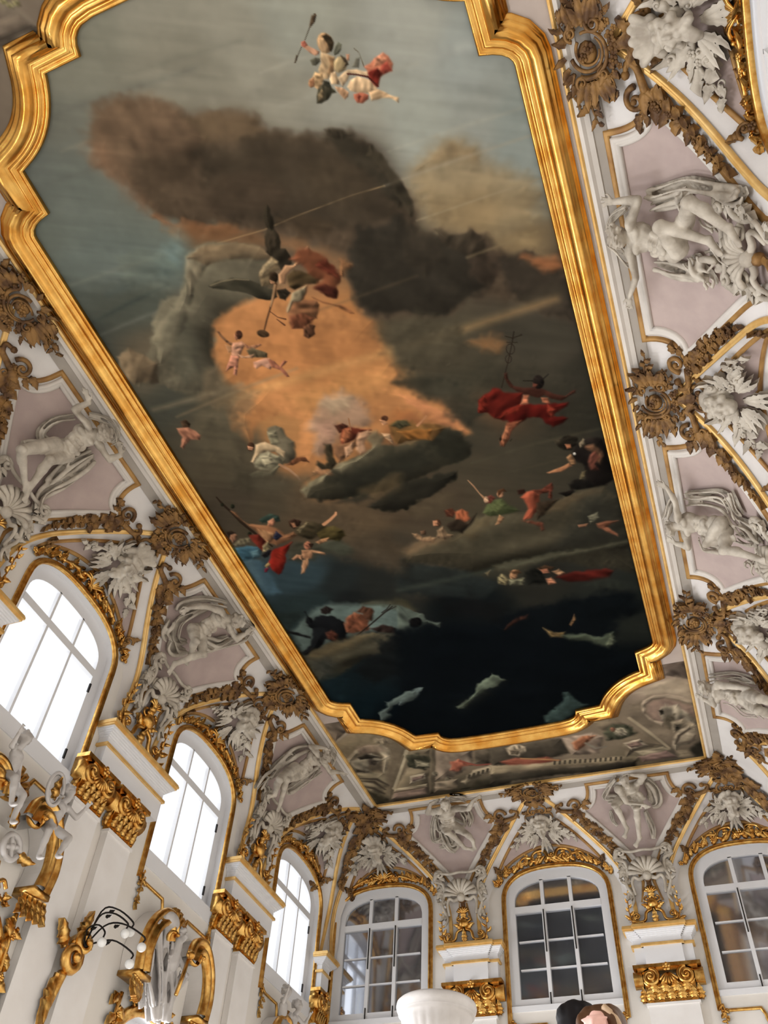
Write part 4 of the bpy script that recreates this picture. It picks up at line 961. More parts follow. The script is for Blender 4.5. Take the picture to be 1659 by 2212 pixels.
('P',[-2.235,2.163,-2.172,2.176,-2.174,2.253,-2.167,2.307,-2.206,2.355,-2.26,2.319,-2.266,2.239],(206,168,124),0.011,0.0,1.0),
('P',[-2.117,2.377,-2.069,2.307,-2.019,2.28,-1.986,2.318,-2.015,2.368,-2.065,2.395,-2.117,2.403],(120,118,98),0.0083,0.0,1.0),
('P',[-2.269,2.316,-2.192,2.369,-2.135,2.424,-2.158,2.504,-2.222,2.59,-2.3,2.635,-2.37,2.611,-2.384,2.498,-2.316,2.432,-2.299,2.367],(212,178,134),0.014,0.0,1.0),
('P',[-2.198,2.384,-2.138,2.431,-2.192,2.564,-2.246,2.6,-2.274,2.572,-2.21,2.486],(150,112,76),0.0169,0.0,0.7),
('P',[-2.434,2.356,-2.36,2.346,-2.303,2.375,-2.319,2.414,-2.39,2.442,-2.43,2.42],(98,94,78),0.0084,0.0,1.0),
('P',[-2.425,2.502,-2.344,2.548,-2.359,2.633,-2.419,2.704,-2.473,2.714,-2.509,2.655,-2.544,2.643,-2.557,2.602,-2.478,2.556],(196,160,116),0.0114,0.0,1.0),
('P',[-2.535,2.573,-2.469,2.559,-2.5,2.658,-2.551,2.659,-2.563,2.627],(172,122,86),0.0115,0.0,1.0),
('P',[-2.154,2.47,-2.083,2.441,-2.006,2.468,-1.987,2.545,-2.049,2.604,-2.152,2.614,-2.183,2.567],(184,160,118),0.0112,0.0,1.0),
('P',[-2.043,2.438,-1.992,2.508,-1.989,2.563,-2.069,2.58,-2.022,2.533],(60,50,38),0.0112,0.0,1.0),
('P',[-1.976,2.443,-1.93,2.45,-1.972,2.533,-1.993,2.499],(180,130,100),0.0083,0.0,1.0),
('P',[-2.239,2.584,-2.181,2.586,-2.166,2.7,-2.185,2.748,-2.291,2.712,-2.282,2.641],(212,178,136),0.0114,0.0,1.0),
('P',[-2.18,2.659,-2.023,2.613,-1.907,2.644,-1.829,2.698,-1.762,2.73,-1.804,2.788,-1.931,2.708,-2.018,2.678,-2.078,2.73,-2.159,2.784],(214,182,142),0.0113,0.0,1.0),
('P',[-1.97,2.604,-1.879,2.52,-1.825,2.53,-1.878,2.645],(102,98,84),0.0112,0.0,1.0),
('P',[-1.82,2.647,-1.73,2.643,-1.655,2.598,-1.531,2.575,-1.475,2.633,-1.454,2.738,-1.499,2.811,-1.592,2.797,-1.661,2.828,-1.717,2.927,-1.772,2.917,-1.801,2.807,-1.78,2.724],(196,122,92),0.0141,0.0,1.0),
('P',[-1.792,2.729,-1.661,2.72,-1.638,2.79,-1.673,2.833,-1.725,2.924,-1.771,2.913,-1.795,2.818],(130,48,38),0.017,0.0,1.0),
('P',[-1.595,2.698,-1.515,2.69,-1.496,2.803,-1.592,2.797,-1.626,2.759],(168,78,62),0.0168,0.0,1.0),
('P',[-1.658,2.605,-1.543,2.579,-1.503,2.659,-1.595,2.698,-1.687,2.684],(206,140,106),0.0223,0.0,1.0),
('P',[-2.107,2.802,-2.031,2.737,-1.934,2.716,-1.856,2.77,-1.798,2.826,-1.755,2.923,-1.737,2.984,-1.817,2.984,-1.92,2.94,-2.011,2.918,-2.093,2.871],(218,184,142),0.0115,0.0,1.0),
('P',[-2.064,2.9,-1.97,2.914,-1.876,2.983,-1.894,3.032,-1.984,3.058,-2.052,3.025,-2.077,2.96],(178,104,78),0.0116,0.0,1.0),
('P',[-1.994,2.924,-1.971,2.969,-2.019,3.018,-2.03,2.967],(116,52,42),0.0116,0.0,1.0),
('P',[-1.864,2.95,-1.731,2.968,-1.608,3.065,-1.525,3.14,-1.543,3.19,-1.611,3.129,-1.726,3.062,-1.865,3.061],(208,172,130),0.0145,0.0,1.0),
('P',[-2.259,2.732,-2.163,2.792,-2.093,2.871,-2.133,2.922,-2.191,2.94,-2.216,2.876,-2.249,2.809],(206,160,120),0.0116,0.0,1.0),
('P',[-2.469,2.705,-2.369,2.657,-2.32,2.683,-2.286,2.75,-2.261,2.786,-2.256,2.825,-2.316,2.823,-2.395,2.87,-2.492,2.884,-2.543,2.857,-2.521,2.78],(66,62,48),0.0116,0.0,1.0),
('P',[-2.496,2.77,-2.413,2.716,-2.425,2.795,-2.467,2.846,-2.518,2.847],(128,110,82),0.0116,0.0,1.0),
('P',[-2.368,2.63,-2.295,2.673,-2.292,2.739,-2.339,2.732,-2.379,2.681],(52,50,40),0.0115,0.0,1.0),
('L',[-2.042,2.661,-1.931,2.708,-1.809,2.777,-1.725,2.924],[0.017,0.017,0.0227,0.017],(70,34,28),0.0057,1.0),
('L',[-1.858,2.414,-1.821,2.47,-1.819,2.568,-1.811,2.65],[0.0083,0.0083,0.0083,0.0083],(96,84,64),0.0056,1.0),
('P',[-3.861,3.993,-3.787,3.899,-3.733,3.88,-3.72,3.951,-3.753,4.089,-3.786,4.229,-3.762,4.345,-3.771,4.45,-3.814,4.53,-3.746,4.552,-3.727,4.685,-3.749,4.806,-3.842,4.84,-3.95,4.869,-3.967,4.766,-3.986,4.599,-4.042,4.517,-4.006,4.387,-3.969,4.291,-3.88,4.198,-3.884,4.075],(50,44,34),0.0137,0.0137,1.0),
('P',[-3.968,4.322,-3.872,4.216,-3.798,4.256,-3.793,4.381,-3.868,4.512,-3.988,4.535,-4.003,4.467],(70,60,46),0.0274,0.0137,0.6),
('P',[-5.098,4.737,-4.907,4.717,-4.707,4.741,-4.505,4.825,-4.368,4.945,-4.311,5.031,-4.191,5.121,-4.189,5.223,-4.315,5.25,-4.471,5.164,-4.606,5.034,-4.733,4.959,-4.884,4.867,-5.06,4.792],(62,58,46),0.0146,0.0146,1.0),
('L',[-5.066,4.739,-4.88,4.729,-4.668,4.759,-4.479,4.838],[0.0145,0.0217,0.0217,0.0145],(140,126,98),0.0145,0.8),
('P',[-4.301,4.818,-4.173,4.697,-3.998,4.627,-3.942,4.71,-3.965,4.831,-4.101,4.852,-4.18,5.024,-4.326,4.992],(136,116,86),0.0178,0.0,1.0),
('P',[-4.186,4.726,-4.011,4.655,-3.982,4.729,-4.143,4.805,-4.252,4.834],(158,140,108),0.0283,0.0,0.7),
('P',[-4.04,4.937,-4.062,4.971,-4.091,4.994,-4.122,5.002,-4.149,4.993,-4.165,4.97,-4.169,4.936,-4.158,4.898,-4.136,4.865,-4.107,4.842,-4.076,4.834,-4.05,4.843,-4.034,4.867,-4.03,4.9],(54,42,30),0.0107,0,1.0),
('P',[-4.174,4.943,-4.118,4.994,-4.131,5.023,-4.184,4.998],(150,112,82),0.0072,0.0,1.0),
('P',[-4.011,4.898,-3.924,4.845,-3.857,4.802,-3.748,4.839,-3.643,4.777,-3.518,4.739,-3.482,4.656,-3.424,4.628,-3.421,4.692,-3.496,4.762,-3.673,4.847,-3.82,4.896,-3.906,4.949,-3.978,5.074,-4.061,5.046],(176,134,98),0.0141,0.0,1.0),
('P',[-3.92,4.944,-3.772,4.895,-3.604,5.016,-3.424,5.109,-3.499,5.216,-3.706,5.181,-3.877,5.208,-3.976,5.142],(74,60,40),0.0215,0.0143,1.0),
('P',[-3.752,4.741,-3.596,4.634,-3.428,4.674,-3.28,4.834,-3.146,5.038,-3.121,5.209,-3.206,5.346,-3.339,5.521,-3.501,5.45,-3.585,5.271,-3.453,5.181,-3.577,5.025,-3.611,4.884],(112,68,46),0.0355,0.0284,1.0),
('P',[-3.419,4.948,-3.248,4.908,-3.142,5.105,-3.172,5.258,-3.341,5.136],(88,44,32),0.0283,0.0212,1.0),
('P',[-3.579,5.256,-3.4,5.282,-3.24,5.351,-3.339,5.521,-3.495,5.435],(64,34,26),0.029,0.0217,1.0),
('P',[-3.072,4.967,-2.977,4.999,-2.923,5.097,-3.071,5.161,-3.116,5.276,-3.149,5.2],(150,104,68),0.0423,0.0282,0.7),
('P',[-4.168,5.54,-4.018,5.347,-3.883,5.222,-3.664,5.194,-3.769,5.328,-3.863,5.399,-3.638,5.473,-3.62,5.547,-3.752,5.747,-3.93,5.706,-4.018,5.837,-4.163,5.79,-4.194,5.673],(128,88,60),0.0223,0.0149,1.0),
('P',[-3.952,5.233,-3.678,5.19,-3.783,5.323,-3.877,5.394,-3.989,5.391,-4.141,5.514],(150,134,104),0.022,0.0,1.0),
('P',[-4.139,5.585,-3.933,5.6,-3.78,5.738,-3.87,5.797,-4.025,5.853,-4.177,5.785],(104,64,44),0.0227,0.0,1.0),
('P',[-4.012,5.821,-3.905,5.803,-3.832,5.862,-3.885,5.988,-4.006,6.039,-4.073,5.963],(92,62,44),0.0153,0.0,1.0),
('P',[-4.135,5.139,-3.997,5.118,-3.952,5.233,-4.089,5.324,-4.154,5.252],(42,36,28),0.0146,0.0,1.0),
('L',[-4.117,5.028,-4.259,5.234,-4.377,5.384,-4.49,5.522,-4.619,5.694],[0.0447,0.0373,0.0298,0.0298,0.0224],(84,58,38),0.0089,1.0),
('L',[-4.138,5.038,-4.287,5.259,-4.349,5.342],[0.0367,0.0294,0.0147],(184,146,106),0.011,0.8),
('P',[-4.573,5.793,-4.599,5.81,-4.636,5.813,-4.676,5.801,-4.713,5.776,-4.738,5.743,-4.746,5.708,-4.737,5.68,-4.711,5.662,-4.674,5.66,-4.634,5.672,-4.598,5.697,-4.573,5.73,-4.564,5.764],(66,50,34),0.0115,0,1.0),
('L',[-4.391,5.415,-4.318,5.544,-4.217,5.612],[0.015,0.015,0.0301],(92,60,40),0.0075,1.0),
('L',[-4.346,5.57,-4.272,5.7],[0.0151,0.0303],(92,60,40),0.0076,1.0),
('P',[-3.683,5.39,-3.553,5.501,-3.381,5.626,-3.324,5.645,-3.213,5.767,-3.18,5.848,-3.237,5.829,-3.365,5.666,-3.572,5.546],(130,86,56),0.0221,0.0,1.0),
('P',[-4.972,5.651,-4.993,5.681,-5.021,5.702,-5.051,5.709,-5.075,5.701,-5.091,5.679,-5.094,5.648,-5.083,5.614,-5.062,5.584,-5.034,5.563,-5.005,5.556,-4.98,5.564,-4.965,5.586,-4.962,5.617],(72,46,34),0.0116,0,1.0),
('P',[-5.093,5.593,-5.065,5.675,-5.103,5.717,-5.124,5.674],(176,120,88),0.0078,0.0,1.0),
('P',[-5.337,5.45,-5.297,5.49,-5.278,5.587,-5.229,5.695,-5.156,5.755,-5.209,5.793,-5.281,5.696,-5.329,5.552],(122,88,62),0.0117,0.0,1.0),
('P',[-5.178,5.73,-5.037,5.757,-5.001,5.824,-5.115,5.917,-5.191,6.005,-5.268,6.055,-5.311,5.966,-5.262,5.832],(190,140,110),0.0158,0.0,1.0),
('P',[-5.045,5.773,-4.972,5.87,-4.773,5.88,-4.751,5.906,-4.906,5.948,-5.017,5.893],(160,112,82),0.0117,0.0,1.0),
('P',[-5.311,5.723,-5.238,5.784,-5.263,5.869,-5.339,5.881],(170,130,96),0.0158,0.0,0.7),
('P',[-5.31,5.928,-5.198,5.983,-5.293,6.142,-5.39,6.304,-5.442,6.268,-5.362,6.139,-5.477,6.16,-5.515,6.166,-5.436,6.077],(182,124,98),0.0121,0.0,1.0),
('P',[-5.033,5.925,-4.921,5.906,-4.744,6.075,-4.774,6.14,-4.908,6.097,-5.027,6.058],(96,84,62),0.0158,0.0,1.0),
('P',[-5.198,5.946,-5.109,6.013,-4.945,6.028,-5.005,6.084,-5.17,6.031],(188,144,110),0.0119,0.0,1.0),
('P',[-5.021,6.154,-4.864,6.149,-4.737,6.171,-4.76,6.297,-4.82,6.353,-4.918,6.264,-5.031,6.285,-5.046,6.242],(200,148,120),0.016,0.0,1.0),
('P',[-4.774,6.178,-4.7,6.24,-4.648,6.352,-4.543,6.272,-4.491,6.308,-4.625,6.379,-4.588,6.487,-4.58,6.586,-4.625,6.571,-4.678,6.419,-4.775,6.33],(168,108,82),0.012,0.0,1.0),
('P',[-6.713,6.831,-6.599,6.817,-6.569,6.927,-6.684,7.043,-6.739,6.994],(70,54,40),0.0131,0.0,1.0),
('P',[-6.844,6.941,-6.644,6.984,-6.562,7.082,-6.517,7.199,-6.578,7.282,-6.732,7.233,-6.857,7.298,-6.944,7.376,-6.974,7.313,-6.847,7.145],(168,116,90),0.0178,0.0,1.0),
('P',[-5.365,7.416,-5.198,7.406,-5.116,7.464,-5.096,7.662,-5.027,7.813,-5.116,8.08,-5.241,8.242,-5.399,8.158,-5.428,7.915,-5.47,7.704],(98,90,72),0.0267,0.0178,1.0),
('P',[-5.39,7.472,-5.248,7.517,-5.278,7.765,-5.472,7.769],(124,116,92),0.0265,0.0,1.0),
('P',[-5.748,7.73,-5.78,7.755,-5.814,7.765,-5.844,7.76,-5.863,7.739,-5.868,7.707,-5.858,7.671,-5.835,7.638,-5.803,7.613,-5.77,7.603,-5.74,7.609,-5.721,7.629,-5.716,7.661,-5.726,7.697],(72,50,36),0.0135,0,1.0),
('P',[-5.838,7.653,-5.75,7.714,-5.802,7.763,-5.862,7.727],(178,130,98),0.009,0.0,1.0),
('P',[-5.699,7.664,-5.505,7.661,-5.317,7.851,-5.259,7.968,-5.335,8.077,-5.428,7.915,-5.597,7.861,-5.773,7.939,-5.901,8.033,-5.936,7.988,-5.78,7.836],(184,158,122),0.0181,0.0,1.0),
('P',[-5.901,8.033,-5.697,7.896,-5.549,7.876,-5.395,8.025,-5.45,8.21,-5.613,8.26,-5.7,8.267,-5.848,8.22,-5.919,8.129],(140,132,106),0.0229,0.0092,1.0),
('P',[-5.724,7.954,-5.538,7.913,-5.583,8.133,-5.733,8.154],(176,164,132),0.0274,0.0,1.0),
('P',[-6.088,8.248,-5.897,8.205,-5.714,8.297,-5.474,8.202,-5.692,8.373,-5.893,8.379,-6.075,8.339],(122,116,92),0.0186,0.0093,1.0),
('L',[-5.474,8.202,-5.367,8.338,-5.286,8.535,-5.275,8.608],[0.0557,0.0557,0.0464,0.0371],(188,140,104),0.0139,1.0),
('P',[-5.352,8.24,-5.141,8.139,-4.959,8.163,-4.961,8.297,-5.076,8.243,-5.261,8.286],(104,66,44),0.0182,0.0,1.0),
('P',[-6.269,7.916,-6.031,8.128,-5.643,8.388,-5.199,8.528,-4.853,8.5,-4.78,8.591,-5.053,8.713,-5.358,8.899,-5.81,8.758,-6.314,8.6,-6.506,8.397],(74,68,54),0.15,0.075,0.8),
('P',[-4.314,7.197,-4.168,7.094,-3.885,7.155,-3.644,7.322,-3.601,7.547,-3.636,7.781,-3.804,7.884,-3.991,7.824,-4.167,7.736,-4.279,8.019,-4.408,8.075,-4.562,8.058,-4.73,8.203,-4.778,8.121,-4.658,7.77,-4.74,7.648,-4.611,7.469,-4.426,7.404],(158,128,104),0.0863,0.069,0.9),
('P',[-4.325,7.223,-4.042,7.164,-3.815,7.237,-3.83,7.473,-4.15,7.432],(170,148,118),0.0838,0.0503,0.7),
('P',[-4.541,7.617,-4.238,7.651,-4.303,7.947,-4.587,7.986],(170,130,108),0.0873,0.0524,0.6),
('P',[-5.319,8.841,-5.165,8.713,-4.916,8.652,-4.67,8.592,-4.464,8.488,-4.236,8.459,-4.01,8.431,-3.812,8.33,-3.591,8.302,-3.423,8.421,-3.251,8.378,-3.035,8.351,-2.662,8.312,-2.422,8.357,-2.226,8.546,-2.188,8.813,-2.269,9.049,-2.494,9.111,-2.819,9.143,-3.206,9.191,-3.6,9.24,-4.061,9.306,-4.446,9.293,-4.885,9.263,-5.143,9.201,-5.311,9.058],(58,54,42),0.0318,0.0273,1.0),
('P',[-5.325,8.856,-5.165,8.713,-4.922,8.667,-4.683,8.622,-4.868,8.806,-5.131,8.899,-5.311,9.058],(136,126,98),0.0471,0.0283,0.9),
('P',[-4.609,8.577,-4.398,8.458,-4.175,8.512,-4.01,8.431,-3.802,8.3,-3.9,8.139,-3.8,8.012,-3.597,8.029,-3.503,8.202,-3.588,8.368,-3.867,8.477,-4.174,8.579,-4.487,8.684],(108,100,78),0.0447,0.0358,0.85),
('P',[-2.662,8.312,-2.424,8.363,-2.23,8.56,-2.195,8.811,-2.284,9.012,-2.542,9.096,-2.804,9.013,-2.848,8.734,-2.843,8.476],(36,35,28),0.0879,0.0528,0.85),
('P',[-4.707,8.822,-4.1,8.67,-3.553,8.642,-2.871,8.564,-2.876,8.99,-3.438,9.083,-4.114,9.148,-4.683,9.182],(40,39,32),0.1284,0.0734,0.75),
('P',[-3.352,8.443,-3.194,8.364,-3.007,8.424,-3.149,8.54],(140,110,74),0.0528,0.0352,0.6),
('P',[-4.355,9.574,-3.947,9.449,-3.635,9.264,-3.226,9.253,-2.814,9.212,-2.507,9.241,-2.562,9.428,-2.931,9.59,-3.383,9.733,-3.825,9.813,-4.139,9.752],(38,36,29),0.0376,0.047,0.95),
('P',[-4.298,9.196,-3.993,9.116,-3.692,9.038,-3.56,9.045,-3.671,9.288,-4.047,9.418,-4.408,9.34],(100,84,58),0.0939,0.0657,0.6),
('P',[-4.948,9.28,-4.596,9.246,-4.222,9.291,-4.208,9.403,-4.507,9.454,-4.816,9.376],(44,42,34),0.0576,0.048,0.8),
('P',[-4.804,8.38,-4.707,8.546,-4.658,8.699,-4.854,8.637,-4.976,8.53],(190,138,98),0.0369,0.0277,0.7),
('P',[-4.237,7.714,-4.103,7.71,-4.027,7.781,-4.094,7.886,-4.222,7.877],(66,38,28),0.0173,0.0,1.0),
('P',[-4.153,7.835,-4.014,7.817,-3.815,7.912,-3.685,7.985,-3.847,7.997,-3.984,8.081,-4.135,8.129,-4.265,8.12,-4.232,7.969],(96,46,32),0.0262,0.0,1.0),
('P',[-4.13,7.843,-4.013,7.848,-4.067,8.022,-4.206,8.107,-4.243,8.03],(178,112,74),0.0263,0.0,0.8),
('L',[-3.961,7.646,-4.012,7.88],[0.019,0.019],(140,98,66),0.0086,1.0),
('P',[-3.894,7.982,-3.732,7.97,-3.706,8.041,-3.864,8.183,-3.916,8.395,-4.034,8.423,-4.096,8.305,-3.995,8.109],(178,138,106),0.0264,0.0,1.0),
('P',[-4.396,8.112,-4.159,8.122,-4.018,8.102,-4.039,8.225,-4.238,8.326,-4.368,8.451,-4.452,8.458,-4.478,8.25],(122,88,62),0.0268,0.0,1.0),
('P',[-4.24,8.194,-4.088,8.144,-4.131,8.327,-4.297,8.407],(176,136,104),0.0223,0.0,1.0),
('P',[-4.551,8.03,-4.455,8.06,-4.49,8.279,-4.513,8.472,-4.634,8.569,-4.804,8.515,-4.865,8.395,-4.809,8.328,-4.719,8.441,-4.646,8.396],(60,52,38),0.0272,0.0,1.0),
('P',[-3.325,7.85,-3.34,7.875,-3.364,7.892,-3.392,7.896,-3.418,7.888,-3.438,7.868,-3.446,7.841,-3.442,7.812,-3.427,7.787,-3.403,7.771,-3.375,7.767,-3.349,7.775,-3.33,7.795,-3.321,7.821],(80,50,34),0.0128,0,1.0),
('P',[-3.474,7.833,-3.387,7.877,-3.361,7.947,-3.468,7.96],(190,138,100),0.0128,0.0,1.0),
('P',[-3.366,7.961,-3.248,7.921,-3.059,7.966,-2.903,8.109,-2.635,8.226,-2.515,8.327,-2.773,8.499,-3.101,8.394,-3.366,8.407,-3.379,8.146],(110,80,46),0.0259,0.0173,1.0),
('P',[-3.329,8.004,-3.202,7.936,-3.038,7.979,-3.005,8.108,-3.209,8.105],(70,66,46),0.0257,0.0,1.0),
('P',[-3.276,8.147,-3.001,8.172,-2.709,8.297,-2.82,8.484,-3.138,8.35],(150,98,48),0.026,0.0087,0.8),
('L',[-2.912,8.138,-2.783,8.054,-2.715,7.999],[0.0426,0.034,0.034],(176,124,88),0.0128,1.0),
('P',[-3.542,8.094,-3.412,8.167,-3.426,8.355,-3.513,8.231],(172,138,104),0.0175,0.0,1.0),
('L',[-0.946,6.909,-1.042,7.14,-1.189,7.451,-1.382,7.835],[0.0171,0.0155,0.0155,0.0155],(40,32,26),0.0078,1.0),
('L',[-1.01,7.212,-1.03,7.255,-1.062,7.28,-1.096,7.282,-1.124,7.26,-1.139,7.219,-1.136,7.171,-1.116,7.129,-1.085,7.104,-1.05,7.102,-1.022,7.124,-1.007,7.164,-1.01,7.212],[0.0138,0.0138,0.0138,0.0138,0.0138,0.0138,0.0138,0.0138,0.0138,0.0138,0.0138,0.0138,0.0138],(42,34,28),0.0077,1.0),
('L',[-1.102,7.37,-1.117,7.404,-1.14,7.424,-1.165,7.426,-1.185,7.409,-1.195,7.378,-1.192,7.341,-1.177,7.308,-1.154,7.288,-1.129,7.286,-1.109,7.303,-1.099,7.334,-1.102,7.37],[0.014,0.014,0.014,0.014,0.014,0.014,0.014,0.014,0.014,0.014,0.014,0.014,0.014],(42,34,28),0.0078,1.0),
('L',[-1.09,6.949,-0.988,7.017,-0.85,7.001],[0.0151,0.0151,0.0227],(44,36,28),0.0076,1.0),
('L',[-1.097,7.06,-0.944,7.11],[0.0152,0.0152],(44,36,28),0.0076,1.0),
('P',[-1.286,7.585,-1.224,7.587,-1.241,7.711,-1.186,7.861,-1.05,7.943,-0.907,7.989,-0.742,8.08,-0.618,8.215,-0.453,8.307,-0.334,8.25,-0.271,8.242,-0.282,8.295,-0.414,8.339,-0.53,8.379,-0.667,8.296,-0.767,8.187,-0.866,8.212,-1.027,8.103,-1.183,7.976,-1.252,7.877,-1.294,7.676],(62,36,28),0.0161,0.0,1.0),
('P',[-0.705,7.941,-0.727,7.994,-0.763,8.03,-0.805,8.043,-0.845,8.03,-0.876,7.994,-0.891,7.941,-0.887,7.882,-0.865,7.83,-0.829,7.794,-0.787,7.781,-0.747,7.794,-0.717,7.83,-0.702,7.883],(30,25,22),0.012,0,1.0),
('L',[-0.713,7.882,-0.615,7.821],[0.0238,0.0159],(30,26,22),0.0079,1.0),
('L',[-0.878,7.866,-1.021,7.82],[0.024,0.016],(32,27,22),0.008,1.0),
('P',[-0.886,7.901,-0.822,7.959,-0.864,8.003,-0.902,7.971],(104,60,46),0.012,0.0,1.0),
('P',[-1.798,7.971,-1.676,7.874,-1.516,7.811,-1.386,7.91,-1.217,7.984,-1.072,8.031,-1.139,8.241,-1.327,8.298,-1.508,8.379,-1.656,8.392,-1.73,8.248,-1.851,8.189],(98,32,25),0.0247,0.0165,1.0),
('P',[-1.803,7.988,-1.685,7.91,-1.705,8.098,-1.799,8.206,-1.848,8.18],(128,46,34),0.0249,0.0083,0.8),
('P',[-1.606,8.388,-1.377,8.243,-1.187,8.245,-1.008,8.283,-0.833,8.339,-0.741,8.349,-0.6,8.414,-0.436,8.448,-0.466,8.516,-0.665,8.57,-0.759,8.639,-0.498,8.743,-0.592,8.813,-0.756,8.841,-0.862,8.746,-0.955,8.596,-1.132,8.539,-1.347,8.632,-1.441,8.622,-1.477,8.509],(92,27,22),0.025,0.0167,1.0),
('P',[-1.479,8.329,-1.284,8.253,-1.129,8.264,-1.214,8.354,-1.419,8.408,-1.547,8.407],(128,48,34),0.0333,0.0083,0.8),
('P',[-1.085,8.084,-0.998,8.112,-1.051,8.269,-1.173,8.25],(176,108,78),0.0205,0.0,1.0),
('P',[-0.822,8.226,-0.721,8.259,-0.716,8.377,-0.829,8.321],(150,92,66),0.0164,0.0,1.0),
('P',[-0.76,8.363,-0.653,8.515,-0.744,8.644,-0.782,8.532],(140,56,40),0.0249,0.0,1.0),
('P',[-1.482,8.528,-1.328,8.557,-1.235,8.567,-1.396,8.698,-1.49,8.812,-1.564,8.913,-1.64,9.015,-1.711,8.971,-1.676,8.836,-1.57,8.745],(112,66,46),0.0215,0.0,1.0),
('P',[-1.501,8.603,-1.446,8.641,-1.57,8.869,-1.65,8.99,-1.65,8.864],(156,100,70),0.0216,0.0,1.0),
('P',[-1.681,8.792,-1.635,8.745,-1.645,8.845,-1.691,8.893],(54,46,36),0.0087,0.0,1.0),
('P',[-1.544,8.898,-1.474,8.879,-1.519,8.927],(54,46,36),0.0087,0.0,1.0),
('P',[-0.82,9.129,-0.706,9.124,-0.57,9.084,-0.417,9.195,-0.46,9.327,-0.575,9.417,-0.711,9.373,-0.805,9.28],(34,30,24),0.0216,0.0173,1.0),
('P',[-0.82,9.129,-0.702,9.104,-0.712,9.226,-0.807,9.217],(84,74,56),0.0259,0.0,0.7),
('P',[-0.656,9.265,-0.565,9.293,-0.567,9.377,-0.646,9.373],(158,104,74),0.013,0.0,1.0),
('P',[-0.556,9.402,-0.365,9.253,-0.238,9.252,-0.047,9.334,-0.028,9.485,-0.009,10.004,-0.006,10.269,-0.185,10.348,-0.451,10.355,-0.671,10.286,-0.668,10.106,-0.503,10.113,-0.431,9.827,-0.522,9.712,-0.573,9.566],(28,24,21),0.0267,0.0178,1.0),
('P',[-0.426,9.317,-0.346,9.238,-0.32,9.267,-0.355,9.36,-0.431,9.42],(130,116,92),0.0173,0.0,1.0),
('P',[-0.321,9.434,-0.208,9.428,-0.136,9.556,-0.102,9.716,-0.177,9.864,-0.242,9.778,-0.17,9.651],(112,80,58),0.0351,0.0,1.0),
('P',[-0.307,9.608,-0.204,9.577,-0.151,9.721,-0.254,9.84,-0.216,9.982,-0.339,9.944,-0.369,9.76],(96,58,46),0.0266,0.0,1.0),
('P',[-0.684,9.552,-0.611,9.512,-0.561,9.743,-0.642,9.739],(150,112,78),0.0222,0.0,1.0),
('P',[-1.071,9.779,-0.992,9.759,-0.819,9.726,-0.679,9.683,-0.646,9.759,-0.842,9.829,-1.037,9.811],(160,110,76),0.018,0.0,1.0),
('P',[-0.566,10.093,-0.501,9.936,-0.435,9.935,-0.484,10.097],(104,92,66),0.0226,0.0,1.0),
('P',[-0.79,10.135,-0.632,10.095,-0.421,10.116,-0.31,10.309,-0.514,10.335,-0.77,10.277],(24,22,19),0.0275,0.0,1.0),
('P',[-0.524,9.518,-0.528,9.53,-0.537,9.538,-0.547,9.541,-0.557,9.538,-0.564,9.529,-0.568,9.517,-0.568,9.504,-0.563,9.492,-0.555,9.484,-0.545,9.481,-0.535,9.484,-0.527,9.492,-0.523,9.504],(190,184,170),0.0088,0,1.0),
('P',[-4.17,10.8,-3.884,10.809,-3.347,10.739,-3.016,10.764,-2.873,10.655,-2.521,10.389,-2.352,10.368,-2.003,10.476,-1.705,10.569,-1.392,10.594,-1.157,10.487,-0.773,10.394,-0.506,10.338,-0.212,10.395,-0.007,10.669,0.003,11.211,0.002,11.849,-0.017,12.636,-0.627,12.369,-1.36,11.902,-2.159,11.738,-2.619,11.76,-2.98,11.815,-3.187,11.628,-3.74,11.254,-4.111,11.14],(62,57,44),0.0497,0.0497,0.85),
('P',[-2.955,10.744,-2.531,10.423,-2.261,10.433,-2.08,10.563,-2.396,10.727,-2.76,10.843,-3.1,10.854],(92,80,58),0.079,0.0592,0.7),
('P',[-1.3,10.659,-1.14,10.528,-0.78,10.427,-0.464,10.386,-0.278,10.479,-0.703,10.557,-1.039,10.668],(88,74,54),0.0564,0.047,0.7),
('P',[-4.118,10.816,-3.836,10.666,-3.439,10.672,-3.181,10.751,-3.443,10.865,-3.879,10.969,-4.062,10.993],(128,104,76),0.0818,0.0614,0.7),
('P',[-1.44,11.639,-0.921,11.109,-0.538,10.503,-0.098,10.605,-0.038,11.457,-0.042,11.797,-0.784,11.762],(40,39,33),0.1557,0.0779,0.8),
('P',[-2.573,11.693,-1.871,11.705,-1.32,11.715,-0.708,11.786,0.014,11.776,0.002,11.849,-0.722,11.86,-1.344,11.827,-1.828,11.88,-2.471,11.847],(78,76,60),0.051,0.0306,0.8),
('P',[-4.22,10.945,-4.088,10.985,-4.111,11.14,-3.631,11.369,-3.255,11.566,-2.991,11.854,-2.702,12.067,-2.583,12.273,-2.961,12.59,-3.749,12.221,-4.548,11.892],(34,38,36),0.0749,0.0642,0.9),
('L',[-4.52,11.814,-3.922,11.823,-3.269,11.811,-2.63,11.798],[0.0861,0.1076,0.1076,0.0861],(54,58,50),0.0753,0.7),
('P',[-3.032,10.082,-2.892,10.071,-2.842,10.178,-2.933,10.298,-3.048,10.225],(72,42,30),0.0194,0.0,1.0),
('P',[-2.867,10.171,-2.718,10.126,-2.642,10.241,-2.641,10.426,-2.771,10.497,-2.903,10.382],(146,84,56),0.0243,0.0,1.0),
('P',[-3.111,10.429,-2.893,10.347,-2.711,10.479,-2.502,10.321,-2.68,10.563,-2.883,10.69,-3.077,10.592],(44,36,28),0.0295,0.0,1.0),
